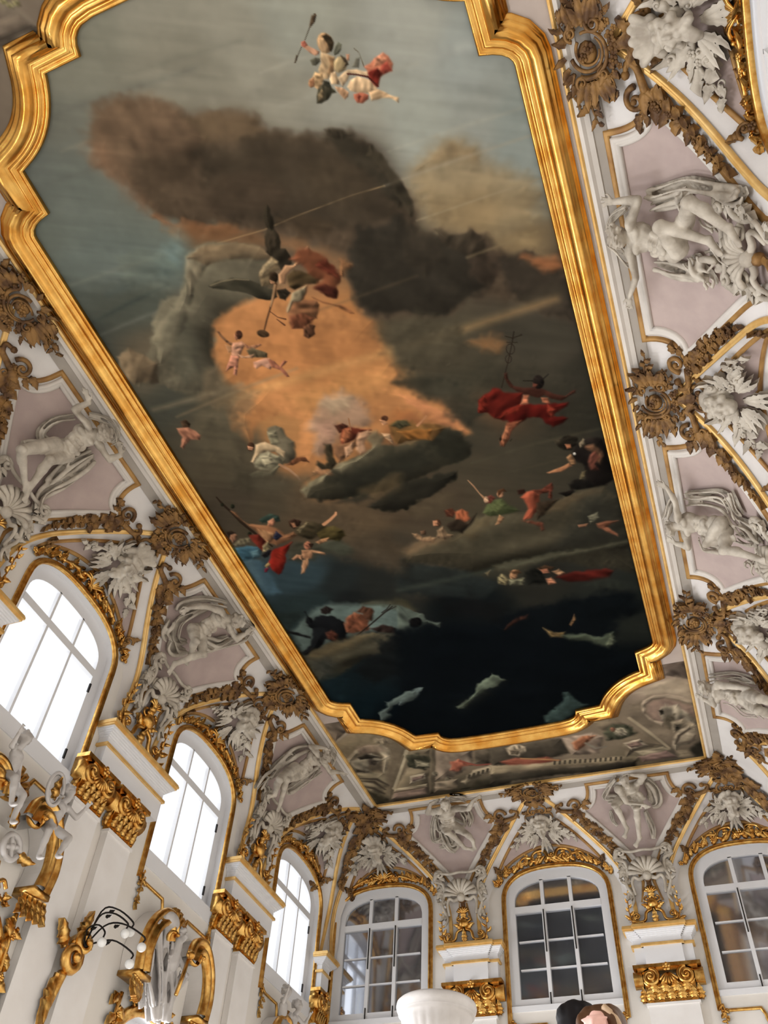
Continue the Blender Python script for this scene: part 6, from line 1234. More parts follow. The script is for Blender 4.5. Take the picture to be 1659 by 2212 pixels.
BORDER_OPS = [
('P',[-7.522,12.681,-6.794,14.988,-7.693,15.427,-7.993,13.726],(178,164,152),0.0263,0.0,1.0),
('P',[-7.605,15.418,-7.264,15.297,-7.147,15.314,-7.113,15.865,-7.609,16.214],(128,114,98),0.021,0.0,1.0),
('L',[-7.612,15.433,-7.252,15.317],[0.0416,0.0416],(96,84,72),0.0277,1.0),
('L',[-7.622,16.246,-7.119,15.881],[0.0714,0.0714],(172,158,138),0.0286,0.8),
('P',[-7.635,16.278,-7.073,15.98,-6.65,16.134,-6.324,16.505,-6.062,16.898,-6.068,17.04,-6.958,18.5,-7.289,19.185,-7.678,19.121],(136,122,98),0.0894,0.0,1.0),
('P',[-6.578,16.224,-6.324,16.505,-6.073,16.93,-6.867,18.366,-7.275,19.147,-6.953,17.798,-6.581,17.114],(112,100,82),0.0897,0.0,1.0),
('P',[-7.607,16.976,-7.272,16.667,-6.909,16.553,-6.629,16.596,-6.495,16.812,-6.542,17.125,-6.719,17.446,-6.933,17.803,-6.968,17.717,-6.729,17.11,-6.788,16.802,-7.02,16.737,-7.289,16.88,-7.659,17.223],(168,154,130),0.037,0.0,1.0),
('P',[-7.613,17.16,-7.301,16.913,-7.032,16.77,-6.8,16.835,-6.748,17.104,-6.968,17.717,-7.134,17.633,-7.666,17.524],(92,82,68),0.0598,0.0,1.0),
('P',[-7.196,16.58,-6.909,16.553,-6.66,16.623,-6.646,16.878,-6.991,16.89,-7.225,16.825],(136,116,100),0.073,0.0,0.7),
('P',[-6.74,16.494,-6.605,16.356,-6.461,16.361,-6.343,16.5,-6.369,16.634,-6.552,16.617],(174,158,132),0.043,0.0573,0.8),
('P',[-7.568,17.098,-7.236,16.968,-6.953,16.901,-6.807,17.088,-6.936,17.089,-6.804,17.199,-6.561,17.12,-6.943,17.346,-7.075,17.235,-7.255,17.486,-7.232,17.721,-7.372,17.682,-7.592,17.506,-7.586,17.318],(150,140,120),0.045,0.0,1.0),
('P',[-7.346,16.974,-7.081,16.902,-6.846,17.077,-7.065,17.09,-7.325,17.091],(60,54,46),0.0297,0.0,1.0),
('P',[-7.097,17.118,-6.906,17.245,-7.066,17.387,-7.152,17.326],(70,62,54),0.0449,0.0,1.0),
('P',[-7.573,17.398,-7.306,17.624,-7.505,17.684,-7.652,17.605],(56,50,42),0.0459,0.0,1.0),
('P',[-7.619,17.576,-7.292,17.704,-6.973,17.792,-7.009,18.327,-7.223,18.428,-7.24,18.664,-7.582,18.49,-7.658,18.15,-7.652,17.837],(142,130,106),0.0468,0.0,1.0),
('L',[-7.672,17.832,-7.222,17.994,-7.029,18.322],[0.0311,0.1088,0.0466],(66,58,48),0.0466,1.0),
('L',[-7.611,17.965,-7.321,18.084,-7.175,18.481],[0.0313,0.1095,0.0469],(66,58,48),0.0469,1.0),
('L',[-7.672,18.186,-7.427,18.372,-7.261,18.659],[0.0316,0.1107,0.0474],(66,58,48),0.0474,1.0),
('P',[-7.672,18.305,-7.391,18.583,-7.175,18.926,-7.296,19.141,-7.678,19.121],(50,46,36),0.0965,0.0482,1.0),
('L',[-6.106,17.029,-6.938,18.505],[0.1059,0.1059],(178,164,136),0.0303,1.0),
('L',[-6.251,17.206,-6.953,18.422],[0.0304,0.0304],(96,86,70),0.0304,1.0),
('P',[-6.015,16.94,-5.431,17.031,-5.734,17.99,-5.986,18.231,-6.181,18.979,-7.173,18.957,-6.932,18.53,-6.287,17.684],(138,124,100),0.0457,0.0,1.0),
('P',[-6.187,17.26,-5.867,17.201,-5.581,17.503,-5.628,17.791,-5.974,17.924,-6.287,17.684],(62,60,48),0.0446,0.0594,1.0),
('P',[-6.036,17.451,-5.764,17.677,-5.769,17.828,-6.088,17.739],(160,150,124),0.0448,0.0,1.0),
('P',[-6.378,18.084,-5.968,18.041,-6.061,18.328,-6.487,18.41],(160,146,124),0.023,0.0,1.0),
('P',[-6.353,18.169,-6.051,18.135,-6.086,18.243,-6.401,18.314],(122,102,92),0.023,0.0,1.0),
('P',[-6.932,18.53,-6.079,18.522,-6.114,18.632,-6.971,18.641],(172,158,130),0.0235,0.0,1.0),
('P',[-7.152,18.963,-6.971,18.641,-6.114,18.632,-6.222,18.967],(148,126,110),0.0317,0.0,1.0),
('L',[-6.984,18.678,-6.122,18.654],[0.0393,0.0393],(88,78,62),0.0236,1.0),
('P',[-5.53,17.076,-5.403,17.075,-5.992,18.948,-6.16,18.984],(96,86,70),0.0302,0.0,1.0),
('P',[-5.414,17.109,-4.585,17.414,-4.74,17.962,-4.979,18.199,-5.382,18.397,-5.83,18.431],(140,124,106),0.0446,0.0,1.0),
('P',[-4.575,17.453,-3.72,17.476,-3.85,17.985,-4.446,18.119,-4.701,17.972],(78,70,58),0.0437,0.0,1.0),
('P',[-5.23,17.75,-5.003,17.701,-4.76,18.031,-5.017,18.036,-5.198,18.215,-5.336,18.1],(150,92,72),0.0372,0.0,1.0),
('L',[-5.024,17.77,-4.681,18.053,-4.192,18.114,-3.862,18.131],[0.0443,0.059,0.059,0.0443],(128,70,58),0.0295,1.0),
('P',[-5.246,18.671,-4.82,18.243,-4.289,18.162,-3.845,18.061,-3.898,18.271,-4.444,18.424,-4.922,18.602,-5.146,18.777],(150,136,112),0.0376,0.0,1.0),
('L',[-4.957,18.421,-5.006,18.532],[0.0608,0.0608],(62,56,46),0.0228,1.0),
('L',[-4.831,18.386,-4.879,18.497],[0.0605,0.0605],(62,56,46),0.0227,1.0),
('L',[-4.705,18.351,-4.753,18.462],[0.0603,0.0603],(62,56,46),0.0226,1.0),
('L',[-4.581,18.317,-4.628,18.427],[0.0601,0.0601],(62,56,46),0.0225,1.0),
('L',[-4.457,18.282,-4.503,18.392],[0.0599,0.0599],(62,56,46),0.0224,1.0),
('L',[-4.333,18.248,-4.379,18.357],[0.0596,0.0596],(62,56,46),0.0224,1.0),
('L',[-4.21,18.214,-4.256,18.323],[0.0594,0.0594],(62,56,46),0.0223,1.0),
('L',[-4.088,18.18,-4.133,18.288],[0.0592,0.0592],(62,56,46),0.0222,1.0),
('L',[-3.966,18.146,-4.011,18.254],[0.059,0.059],(62,56,46),0.0221,1.0),
('P',[-5.353,18.96,-4.863,18.697,-4.334,18.647,-3.979,18.59,-4.1,19.064,-4.966,19.066],(52,48,38),0.046,0.0,1.0),
('P',[-5.683,18.159,-5.706,18.207,-5.74,18.242,-5.778,18.257,-5.812,18.247,-5.836,18.216,-5.844,18.169,-5.836,18.117,-5.812,18.068,-5.778,18.034,-5.74,18.02,-5.707,18.029,-5.683,18.06,-5.675,18.106],(104,96,80),0.0304,0,1.0),
('P',[-5.459,18.494,-5.482,18.543,-5.516,18.579,-5.554,18.593,-5.588,18.584,-5.612,18.552,-5.621,18.505,-5.613,18.452,-5.589,18.402,-5.555,18.367,-5.518,18.353,-5.484,18.362,-5.46,18.393,-5.451,18.44],(104,96,80),0.0307,0,1.0),
('P',[-5.873,18.499,-5.283,18.503,-5.403,18.907,-6.013,18.943],(150,134,112),0.031,0.0,1.0),
('P',[-4.174,17.456,-2.489,17.504,-2.429,18.162,-3.009,18.22,-3.772,18.305,-4.378,18.213],(74,67,56),0.0433,0.0,1.0),
('P',[-3.829,17.553,-3.558,17.45,-3.336,17.619,-3.405,17.817,-3.608,17.979,-3.822,17.846],(164,148,124),0.0358,0.0,1.0),
('P',[-3.77,17.642,-3.503,17.717,-3.63,17.9,-3.775,17.822],(104,92,76),0.0288,0.0,1.0),
('P',[-4.087,18.068,-3.694,17.992,-3.364,18.158,-2.993,18.15,-2.832,18.343,-3.189,18.467,-3.595,18.43,-3.859,18.319],(140,84,66),0.0439,0.0,1.0),
('L',[-4.058,18.114,-3.578,18.359,-3.033,18.324,-2.717,18.375],[0.0293,0.0878,0.0732,0.0439],(110,60,48),0.0366,1.0),
('L',[-3.587,18.059,-3.132,18.222,-2.755,18.364],[0.0436,0.0581,0.0436],(168,126,84),0.0291,1.0),
('P',[-4.359,18.143,-3.89,18.273,-3.056,18.429,-2.434,18.38,-1.989,18.577,-1.507,18.565,-0.902,18.734,-0.957,19.086,-2.03,18.789,-3.221,18.609,-4.474,18.569],(136,122,98),0.0438,0.0,1.0),
('L',[-2.844,18.399,-2.877,18.509],[0.0511,0.0511],(66,60,50),0.0219,1.0),
('L',[-2.726,18.417,-2.758,18.527],[0.0511,0.0511],(66,60,50),0.0219,1.0),
('L',[-2.608,18.435,-2.639,18.545],[0.051,0.051],(66,60,50),0.0219,1.0),
('L',[-2.489,18.453,-2.521,18.563],[0.0509,0.0509],(66,60,50),0.0218,1.0),
('L',[-2.372,18.471,-2.402,18.581],[0.0508,0.0508],(66,60,50),0.0218,1.0),
('L',[-2.254,18.489,-2.284,18.599],[0.0508,0.0508],(66,60,50),0.0218,1.0),
('L',[-2.136,18.507,-2.166,18.617],[0.0507,0.0507],(66,60,50),0.0217,1.0),
('L',[-2.019,18.525,-2.048,18.635],[0.0506,0.0506],(66,60,50),0.0217,1.0),
('L',[-1.902,18.543,-1.931,18.653],[0.0506,0.0506],(66,60,50),0.0217,1.0),
('L',[-1.785,18.56,-1.814,18.67],[0.0505,0.0505],(66,60,50),0.0216,1.0),
('L',[-1.669,18.578,-1.697,18.688],[0.0504,0.0504],(66,60,50),0.0216,1.0),
('L',[-1.552,18.596,-1.58,18.706],[0.0504,0.0504],(66,60,50),0.0216,1.0),
('L',[-1.436,18.614,-1.463,18.724],[0.0503,0.0503],(66,60,50),0.0216,1.0),
('L',[-1.32,18.632,-1.347,18.741],[0.0502,0.0502],(66,60,50),0.0215,1.0),
('P',[-4.465,18.533,-3.23,18.645,-2.036,18.824,-1.0,18.853,-1.068,19.28,-2.887,18.968,-4.573,18.934],(56,51,42),0.0445,0.0,1.0),
('P',[-2.489,17.504,-1.782,17.496,-1.585,17.689,-1.784,18.342,-2.405,18.241],(146,128,110),0.042,0.0,1.0),
('P',[-2.307,17.766,-2.029,17.564,-1.727,17.615,-1.919,17.805,-2.211,18.078,-2.287,18.057],(150,100,72),0.042,0.0,1.0),
('L',[-2.007,17.85,-1.821,18.116,-1.584,18.111],[0.0562,0.0703,0.0422],(120,112,98),0.0351,1.0),
('P',[-1.707,17.109,-1.299,16.959,-0.681,17.807,-0.345,18.388,-0.934,18.436,-1.204,18.649,-1.187,18.081,-1.363,17.752],(124,110,90),0.0414,0.0,1.0),
('P',[-1.561,17.558,-1.283,17.297,-0.92,17.4,-0.864,17.755,-1.165,17.947,-1.461,17.864],(66,66,52),0.041,0.0546,1.0),
('P',[-1.004,17.741,-1.038,17.797,-1.094,17.822,-1.162,17.811,-1.228,17.766,-1.278,17.696,-1.303,17.615,-1.298,17.539,-1.264,17.483,-1.207,17.459,-1.14,17.47,-1.075,17.515,-1.025,17.584,-1.0,17.665],(168,156,132),0.0409,0,1.0),
('P',[-1.257,17.507,-1.27,17.544,-1.292,17.57,-1.319,17.58,-1.346,17.573,-1.367,17.549,-1.378,17.513,-1.377,17.473,-1.364,17.437,-1.342,17.411,-1.315,17.4,-1.289,17.408,-1.268,17.432,-1.257,17.467],(130,90,70),0.0272,0,1.0),
('P',[-1.187,18.081,-0.79,18.018,-0.647,18.339,-1.046,18.405],(160,146,124),0.0209,0.0,1.0),
('P',[-1.119,18.136,-0.841,18.094,-0.755,18.287,-1.033,18.323],(124,102,90),0.0209,0.0,1.0),
('P',[-0.982,18.494,-0.318,18.466,-0.188,18.645,-0.827,18.755],(160,146,120),0.0282,0.0,1.0),
('P',[-0.94,18.723,-0.267,18.658,-0.076,18.964,-0.859,18.965],(126,104,94),0.0356,0.0,1.0),
('P',[0.204,14.93,0.555,15.199,0.554,15.48,0.119,15.182],(168,150,134),0.0236,0.0,1.0),
('P',[0.111,15.236,0.574,15.457,0.559,16.146,0.059,15.853,-0.059,15.586],(112,98,86),0.0242,0.0,1.0),
('L',[0.131,15.214,0.561,15.425],[0.0356,0.0356],(96,82,72),0.0237,1.0),
('P',[-0.124,16.037,0.285,15.978,0.599,16.247,0.532,16.958,0.301,16.675,-0.029,16.487,-0.418,16.467,-0.645,16.309],(160,144,122),0.0754,0.0,1.0),
('P',[-0.821,16.726,-0.545,16.586,-0.384,16.477,-0.029,16.487,0.297,16.704,0.546,16.993,0.557,17.666,0.557,18.813,0.563,19.097,0.147,19.088,0.05,18.953,-0.167,18.575,-0.887,17.124],(108,96,80),0.0667,0.0,1.0),
('P',[-0.582,16.827,-0.493,16.601,-0.242,16.487,0.072,16.532,0.348,16.719,0.532,16.958,0.5,17.074,0.248,16.814,-0.032,16.64,-0.299,16.626,-0.464,16.766,-0.51,17.071,-0.376,17.401,-0.173,17.524,-0.23,17.672,-0.477,17.339,-0.58,17.05],(152,136,116),0.0324,0.0,1.0),
('P',[-0.446,16.771,-0.286,16.66,-0.036,16.67,0.244,16.844,0.514,17.11,0.477,17.579,0.229,17.671,-0.204,17.482,-0.402,17.328,-0.488,17.045],(128,108,94),0.0521,0.0,1.0),
('P',[-0.165,16.946,-0.061,16.85,0.086,16.955,0.215,16.929,0.278,17.137,0.367,17.29,0.449,17.506,0.518,17.852,0.412,17.822,0.231,17.509,0.083,17.531,-0.05,17.428,-0.137,17.534,-0.191,17.388,-0.221,17.089],(150,138,118),0.0393,0.0262,1.0),
('P',[-0.234,17.053,-0.139,17.017,-0.147,17.207,-0.204,17.223],(58,52,44),0.0262,0.0,1.0),
('P',[-0.111,17.346,0.08,17.272,0.074,17.594,-0.101,17.809,-0.182,17.587],(84,76,62),0.0531,0.0,1.0),
('P',[-0.049,17.559,0.231,17.509,0.518,17.852,0.46,18.035,0.298,17.856,0.104,17.934,-0.011,17.968],(146,132,110),0.0402,0.0,1.0),
('P',[0.031,17.648,0.172,17.688,0.104,17.934,-0.003,17.903],(48,44,36),0.0403,0.0,1.0),
('P',[-0.064,18.224,0.086,17.929,0.341,17.802,0.46,18.035,0.404,18.356,0.254,18.52,0.028,18.526,-0.071,18.708,-0.117,18.485],(156,142,120),0.0411,0.0,1.0),
('L',[-0.036,18.438,0.079,18.129,0.326,17.93],[0.0546,0.0818,0.0546],(70,62,52),0.0409,1.0),
('L',[0.113,18.446,0.342,18.407,0.419,18.225],[0.0412,0.0686,0.0412],(84,74,62),0.0412,1.0),
('P',[0.221,18.789,0.363,18.55,0.54,18.463,0.563,19.097,0.335,19.105],(40,37,30),0.0559,0.0,1.0),
('P',[-0.071,18.708,0.185,18.779,0.27,19.015,-0.033,19.002],(134,120,98),0.0564,0.0,1.0),
('L',[-0.892,17.156,-0.549,17.816,-0.204,18.565],[0.0817,0.0817,0.0681],(150,136,112),0.0272,1.0),
('P',[-6.23,0.005,-5.642,0.495,-5.483,0.954,-6.115,0.959,-6.939,0.905],(128,116,100),0.0331,0.0,1.0),
('P',[-6.288,0.621,-5.638,0.683,-5.509,0.89,-6.195,0.875],(112,100,86),0.0221,0.0,0.8),
('P',[-5.696,0.538,-5.711,0.544,-5.732,0.544,-5.752,0.537,-5.77,0.525,-5.78,0.51,-5.781,0.495,-5.773,0.483,-5.758,0.477,-5.737,0.477,-5.717,0.484,-5.699,0.496,-5.689,0.511,-5.688,0.526],(146,138,100),0.0161,0,1.0),
('P',[-5.643,0.599,-5.659,0.605,-5.679,0.605,-5.7,0.598,-5.718,0.585,-5.728,0.57,-5.729,0.555,-5.721,0.543,-5.706,0.537,-5.685,0.537,-5.665,0.544,-5.647,0.557,-5.637,0.572,-5.635,0.587],(146,138,100),0.0162,0,1.0),
('P',[-5.555,0.608,-5.57,0.615,-5.59,0.614,-5.611,0.607,-5.629,0.595,-5.639,0.58,-5.64,0.565,-5.633,0.553,-5.617,0.547,-5.597,0.547,-5.576,0.554,-5.559,0.566,-5.548,0.581,-5.547,0.596],(146,138,100),0.0162,0,1.0),
]
# ------------------------------------------------------------------ atlas figures: joints (right, up, out) in metres on the unrolled cove, and drapery bands
ATLAS = [
('L',6.282,2.873,0,{'crown':(0.103,1.121,0.34),'chin':(0.047,0.761,0.4),'neck':(0.013,0.643,0.3),'shA':(-0.223,0.749,0.4),'shB':(0.3,0.635,0.22),'chest':(-0.033,0.444,0.28),'belly':(-0.006,0.199,0.3),'pelvis':(0.0,0.0,0.26),'elA':(-0.506,0.65,0.34),'wrA':(-0.494,1.076,0.28),'haA':(-0.656,1.082,0.22),'elB':(0.552,0.649,0.34),'wrB':(0.605,0.976,0.28),'haB':(0.511,1.011,0.22),'hipA':(-0.164,-0.089,0.3),'knA':(-0.584,-0.828,0.5),'anA':(-0.116,-0.995,0.32),'toA':(-0.008,-1.058,0.3),'hipB':(0.108,-0.027,0.26),'knB':(-0.141,-0.481,0.5),'anB':(0.063,-1.061,0.32),'toB':(0.137,-1.207,0.3)},[([(-0.265,0.533),(-0.395,0.184),(-0.36,-0.115),(-0.196,-0.13),(0.033,-0.044),(0.24,-0.011),(0.319,-0.149)],0.127),([(-0.417,-0.485),(-0.239,-0.304),(-0.022,-0.115)],0.157),([(0.554,0.377),(0.579,0.041),(0.538,-0.321),(0.483,-0.565),(0.462,-0.804),(0.561,-1.03)],0.185),([(-0.183,0.759),(0.011,0.969),(0.189,1.069),(0.398,0.98),(0.437,0.805)],0.085),([(0.413,0.42),(0.415,0.048),(0.381,-0.236),(0.366,-0.59)],0.185)]),
('L',10.986,2.873,0,{'crown':(0.241,1.249,0.34),'chin':(0.18,0.923,0.4),'neck':(0.113,0.813,0.3),'shA':(-0.171,0.873,0.4),'shB':(0.474,0.677,0.22),'chest':(0.03,0.563,0.28),'belly':(0.018,0.24,0.3),'pelvis':(0.0,0.0,0.26),'elA':(-0.433,0.51,0.34),'wrA':(-0.576,0.164,0.28),'haA':(-0.559,0.014,0.22),'elB':(0.689,0.691,0.34),'wrB':(0.694,1.034,0.28),'haB':(0.674,1.16,0.22),'hipA':(-0.141,-0.074,0.3),'knA':(-0.098,-0.279,0.5),'anA':(0.213,-0.502,0.32),'toA':(0.272,-0.611,0.3),'hipB':(0.184,-0.037,0.26),'knB':(0.262,-0.335,0.5),'anB':(0.032,-0.938,0.32),'toB':(0.056,-1.146,0.3)},[([(0.023,0.909),(-0.345,0.523),(-0.535,0.127),(-0.523,-0.055)],0.158),([(-0.163,0.515),(-0.237,0.144),(-0.29,-0.176),(-0.083,-0.426),(0.148,-0.307)],0.147),([(-0.482,-0.266),(-0.401,-0.497),(-0.207,-0.579)],0.177),([(0.837,0.503),(0.715,0.188),(0.407,0.028)],0.194),([(0.961,0.85),(0.948,0.481),(0.739,0.059),(0.539,-0.061)],0.185),([(-0.116,-0.499),(0.066,-0.596),(0.308,-0.429)],0.199),([(0.574,1.004),(0.825,1.092),(0.999,0.829)],0.105)]),
('L',16.056,2.857,1,{'crown':(0.049,1.147,0.34),'chin':(-0.031,0.797,0.4),'neck':(-0.024,0.724,0.3),'shA':(-0.279,0.788,0.4),'shB':(0.419,0.729,0.22),'chest':(-0.022,0.529,0.28),'belly':(-0.03,0.19,0.3),'pelvis':(0.0,0.0,0.26),'elA':(-0.494,0.692,0.34),'wrA':(-0.211,1.078,0.28),'haA':(0.031,1.106,0.22),'elB':(0.613,0.75,0.34),'wrB':(0.843,1.077,0.28),'haB':(1.095,1.146,0.22),'hipA':(-0.216,-0.039,0.3),'knA':(-0.708,-0.734,0.5),'anA':(-0.312,-0.977,0.32),'toA':(-0.446,-1.1,0.3),'hipB':(0.104,-0.021,0.26),'knB':(-0.5,-0.56,0.5),'anB':(0.007,-0.96,0.32),'toB':(0.077,-1.124,0.3)},[([(-0.165,0.586),(-0.301,0.268),(-0.343,-0.046),(-0.433,-0.359),(-0.488,-0.679)],0.206),([(-0.281,0.215),(-0.365,-0.123),(-0.402,-0.482),(-0.581,-0.738),(-0.635,-1.069)],0.166),([(0.679,0.522),(0.693,0.207),(0.605,-0.076),(0.468,-0.401),(0.341,-0.519)],0.214),([(-0.466,-0.865),(-0.279,-0.913),(-0.335,-1.045)],0.131),([(0.228,1.063),(0.483,1.034),(0.747,0.853)],0.127)]),
('E',-5.887,3.174,0,{'crown':(0.225,1.265,0.34),'chin':(0.185,0.977,0.4),'neck':(0.134,0.694,0.3),'shA':(-0.005,0.985,0.4),'shB':(0.337,0.585,0.22),'chest':(0.07,0.467,0.28),'belly':(0.064,0.208,0.3),'pelvis':(0.0,0.0,0.26),'elA':(-0.35,0.858,0.34),'wrA':(-0.179,1.132,0.28),'haA':(-0.055,1.091,0.22),'elB':(0.681,0.74,0.34),'wrB':(0.851,0.977,0.28),'haB':(0.997,0.985,0.22),'hipA':(-0.053,0.009,0.3),'knA':(0.037,-0.092,0.5),'anA':(0.348,-0.699,0.32),'toA':(0.603,-0.773,0.3),'hipB':(0.163,-0.027,0.26),'knB':(0.492,-0.224,0.5),'anB':(0.584,-0.542,0.32),'toB':(0.577,-0.654,0.3)},[([(-0.285,0.39),(-0.438,0.002),(-0.487,-0.316),(-0.43,-0.431),(-0.267,-0.392)],0.126),([(-0.288,0.249),(-0.319,-0.099),(-0.254,-0.237)],0.094),([(0.368,0.346),(0.41,0.131),(0.411,-0.075)],0.104),([(0.573,0.308),(0.58,0.0),(0.481,-0.182)],0.102),([(-0.197,-0.034),(-0.229,-0.351),(-0.114,-0.669),(0.023,-0.775)],0.143),([(-0.115,-0.32),(-0.041,-0.603),(0.069,-0.587),(0.123,-0.368)],0.169),([(-0.07,0.049),(0.09,0.076),(0.251,-0.034),(0.428,-0.143)],0.097),([(0.242,0.92),(0.459,0.833),(0.628,0.666)],0.125),([(-0.42,-0.464),(-0.208,-0.492)],0.061),([(-0.379,-0.59),(-0.202,-0.642)],0.075)]),
('E',-1.304,3.151,1,{'crown':(-0.103,1.155,0.34),'chin':(-0.013,0.925,0.4),'neck':(-0.06,0.639,0.3),'shA':(-0.243,0.821,0.4),'shB':(0.152,0.511,0.22),'chest':(-0.007,0.382,0.28),'belly':(0.112,0.134,0.3),'pelvis':(0.0,0.0,0.26),'elA':(-0.129,0.152,0.5),'wrA':(0.217,0.035,0.55),'haA':(0.352,-0.217,0.5),'elB':(0.412,1.121,0.34),'wrB':(0.136,1.139,0.28),'haB':(0.026,1.031,0.22),'hipA':(-0.276,0.117,0.3),'knA':(-0.415,0.108,0.5),'anA':(-0.276,-0.735,0.32),'toA':(-0.387,-0.956,0.3),'hipB':(0.065,-0.048,0.26),'knB':(0.059,-0.144,0.5),'anB':(-0.036,-1.004,0.32),'toB':(-0.138,-1.142,0.3)},[([(-0.268,0.712),(-0.495,0.356),(-0.634,0.114),(-0.444,0.082),(-0.277,0.02),(-0.12,-0.156)],0.13),([(0.403,0.47),(0.524,0.169),(0.513,-0.17),(0.382,-0.231)],0.219),([(0.224,-0.35),(0.259,-0.602),(0.297,-0.832),(0.264,-1.05)],0.127),([(-0.585,-0.234),(-0.578,-0.487),(-0.49,-0.638)],0.077),([(-0.597,0.001),(-0.36,-0.018)],0.112),([(0.403,0.083),(0.356,-0.146)],0.072),([(-0.351,-0.331),(-0.361,-0.594)],0.076)]),
('R',5.854,2.702,0,{'crown':(0.296,1.178,0.34),'chin':(0.153,0.801,0.4),'neck':(0.172,0.751,0.3),'shA':(0.439,0.642,0.4),'shB':(-0.09,0.87,0.22),'chest':(0.147,0.525,0.28),'belly':(0.089,0.179,0.3),'pelvis':(-0.0,0.0,0.26),'elA':(0.716,0.461,0.34),'wrA':(0.692,0.975,0.28),'haA':(0.704,1.224,0.22),'elB':(-0.418,0.784,0.34),'wrB':(-0.756,1.022,0.28),'haB':(-0.986,1.083,0.22),'hipA':(0.269,-0.212,0.3),'knA':(0.968,-0.935,0.5),'anA':(0.667,-1.469,0.32),'toA':(0.577,-1.543,0.3),'hipB':(0.144,-0.306,0.4),'knB':(0.606,-0.359,0.62),'anB':(0.348,-0.911,0.32),'toB':(0.26,-1.004,0.3)},[([(0.637,0.535),(0.67,0.275),(0.799,-0.199),(0.834,-0.698),(0.92,-1.145)],0.174),([(0.455,0.467),(0.6,0.02),(0.755,-0.192)],0.16),([(0.714,-0.091),(0.549,-0.044),(0.363,-0.16)],0.17),([(0.848,-0.7),(0.805,-1.012),(0.953,-1.265)],0.163),([(-0.418,0.588),(-0.469,0.206),(-0.492,-0.271)],0.205),([(-0.281,0.025),(-0.401,-0.187)],0.162),([(-0.149,-0.328),(-0.093,-0.645),(-0.281,-0.467)],0.207),([(-0.19,-0.123),(-0.401,-0.187),(-0.447,-0.379)],0.184),([(0.491,0.842),(0.355,1.082),(0.183,1.234)],0.095),([(0.014,1.254),(-0.158,1.1),(-0.397,0.976)],0.103),([(0.437,-0.406),(0.296,-0.668)],0.109),([(-0.447,-0.379),(-0.602,-0.394)],0.117),([(0.08,-0.568),(-0.028,-0.763),(-0.092,-1.022)],0.115)]),
('R',10.984,2.725,0,{'crown':(-0.19,1.184,0.34),'chin':(-0.283,0.925,0.4),'neck':(-0.168,0.794,0.3),'shA':(0.149,0.777,0.4),'shB':(-0.504,0.767,0.22),'chest':(-0.094,0.533,0.28),'belly':(-0.019,0.205,0.3),'pelvis':(-0.0,0.0,0.26),'elA':(0.417,0.805,0.34),'wrA':(0.683,0.983,0.28),'haA':(0.749,1.191,0.22),'elB':(-0.669,0.671,0.34),'wrB':(-0.671,1.019,0.28),'haB':(-0.645,1.144,0.22),'hipA':(0.171,-0.207,0.3),'knA':(-0.146,-0.076,0.5),'anA':(-0.111,-0.375,0.32),'toA':(0.006,-0.506,0.3),'hipB':(-0.031,-0.252,0.26),'knB':(-0.053,-0.574,0.5),'anB':(0.077,-1.246,0.32),'toB':(0.174,-1.432,0.3)},[([(0.285,0.74),(0.378,0.388),(0.545,-0.062),(0.298,-0.258)],0.106),([(0.142,0.693),(0.256,0.264),(0.275,-0.103),(0.119,-0.282),(-0.08,-0.533)],0.14),([(0.683,-0.215),(0.419,-0.305),(0.245,-0.409)],0.105),([(0.101,-0.359),(0.139,-0.729),(0.096,-0.991)],0.171),([(-0.286,-0.262),(-0.257,-0.51),(-0.057,-0.793)],0.155),([(-0.69,0.548),(-0.913,0.448),(-0.859,0.119)],0.168),([(0.207,0.965),(-0.08,1.091),(-0.307,1.222)],0.108),([(-0.725,-0.47),(-0.813,-0.561)],0.123),([(-0.591,-0.675),(-0.888,-0.694)],0.107)]),
('R',15.816,2.589,1,{'crown':(-0.016,1.293,0.34),'chin':(-0.01,0.983,0.4),'neck':(-0.103,0.91,0.3),'shA':(0.26,0.631,0.4),'shB':(-0.493,0.981,0.22),'chest':(-0.171,0.688,0.28),'belly':(-0.033,0.284,0.3),'pelvis':(-0.0,0.0,0.26),'elA':(0.35,0.23,0.34),'wrA':(0.526,-0.182,0.28),'haA':(0.453,-0.266,0.22),'elB':(-0.593,0.889,0.34),'wrB':(-0.545,1.22,0.28),'haB':(-0.541,1.324,0.22),'hipA':(0.287,-0.136,0.3),'knA':(1.24,-1.041,0.5),'anA':(0.997,-1.107,0.32),'toA':(1.081,-1.226,0.3),'hipB':(-0.048,-0.122,0.26),'knB':(0.716,-0.891,0.5),'anB':(0.526,-0.975,0.32),'toB':(0.548,-1.071,0.3)},[([(-0.104,1.064),(0.08,0.701),(0.273,0.351),(0.424,-0.075)],0.078),([(-0.047,0.607),(0.119,0.252),(0.314,-0.125)],0.136),([(-0.765,0.776),(-0.804,0.523),(-0.901,0.244),(-0.643,-0.153)],0.085),([(-0.699,0.305),(-0.576,-0.034),(-0.432,-0.37)],0.175)])]
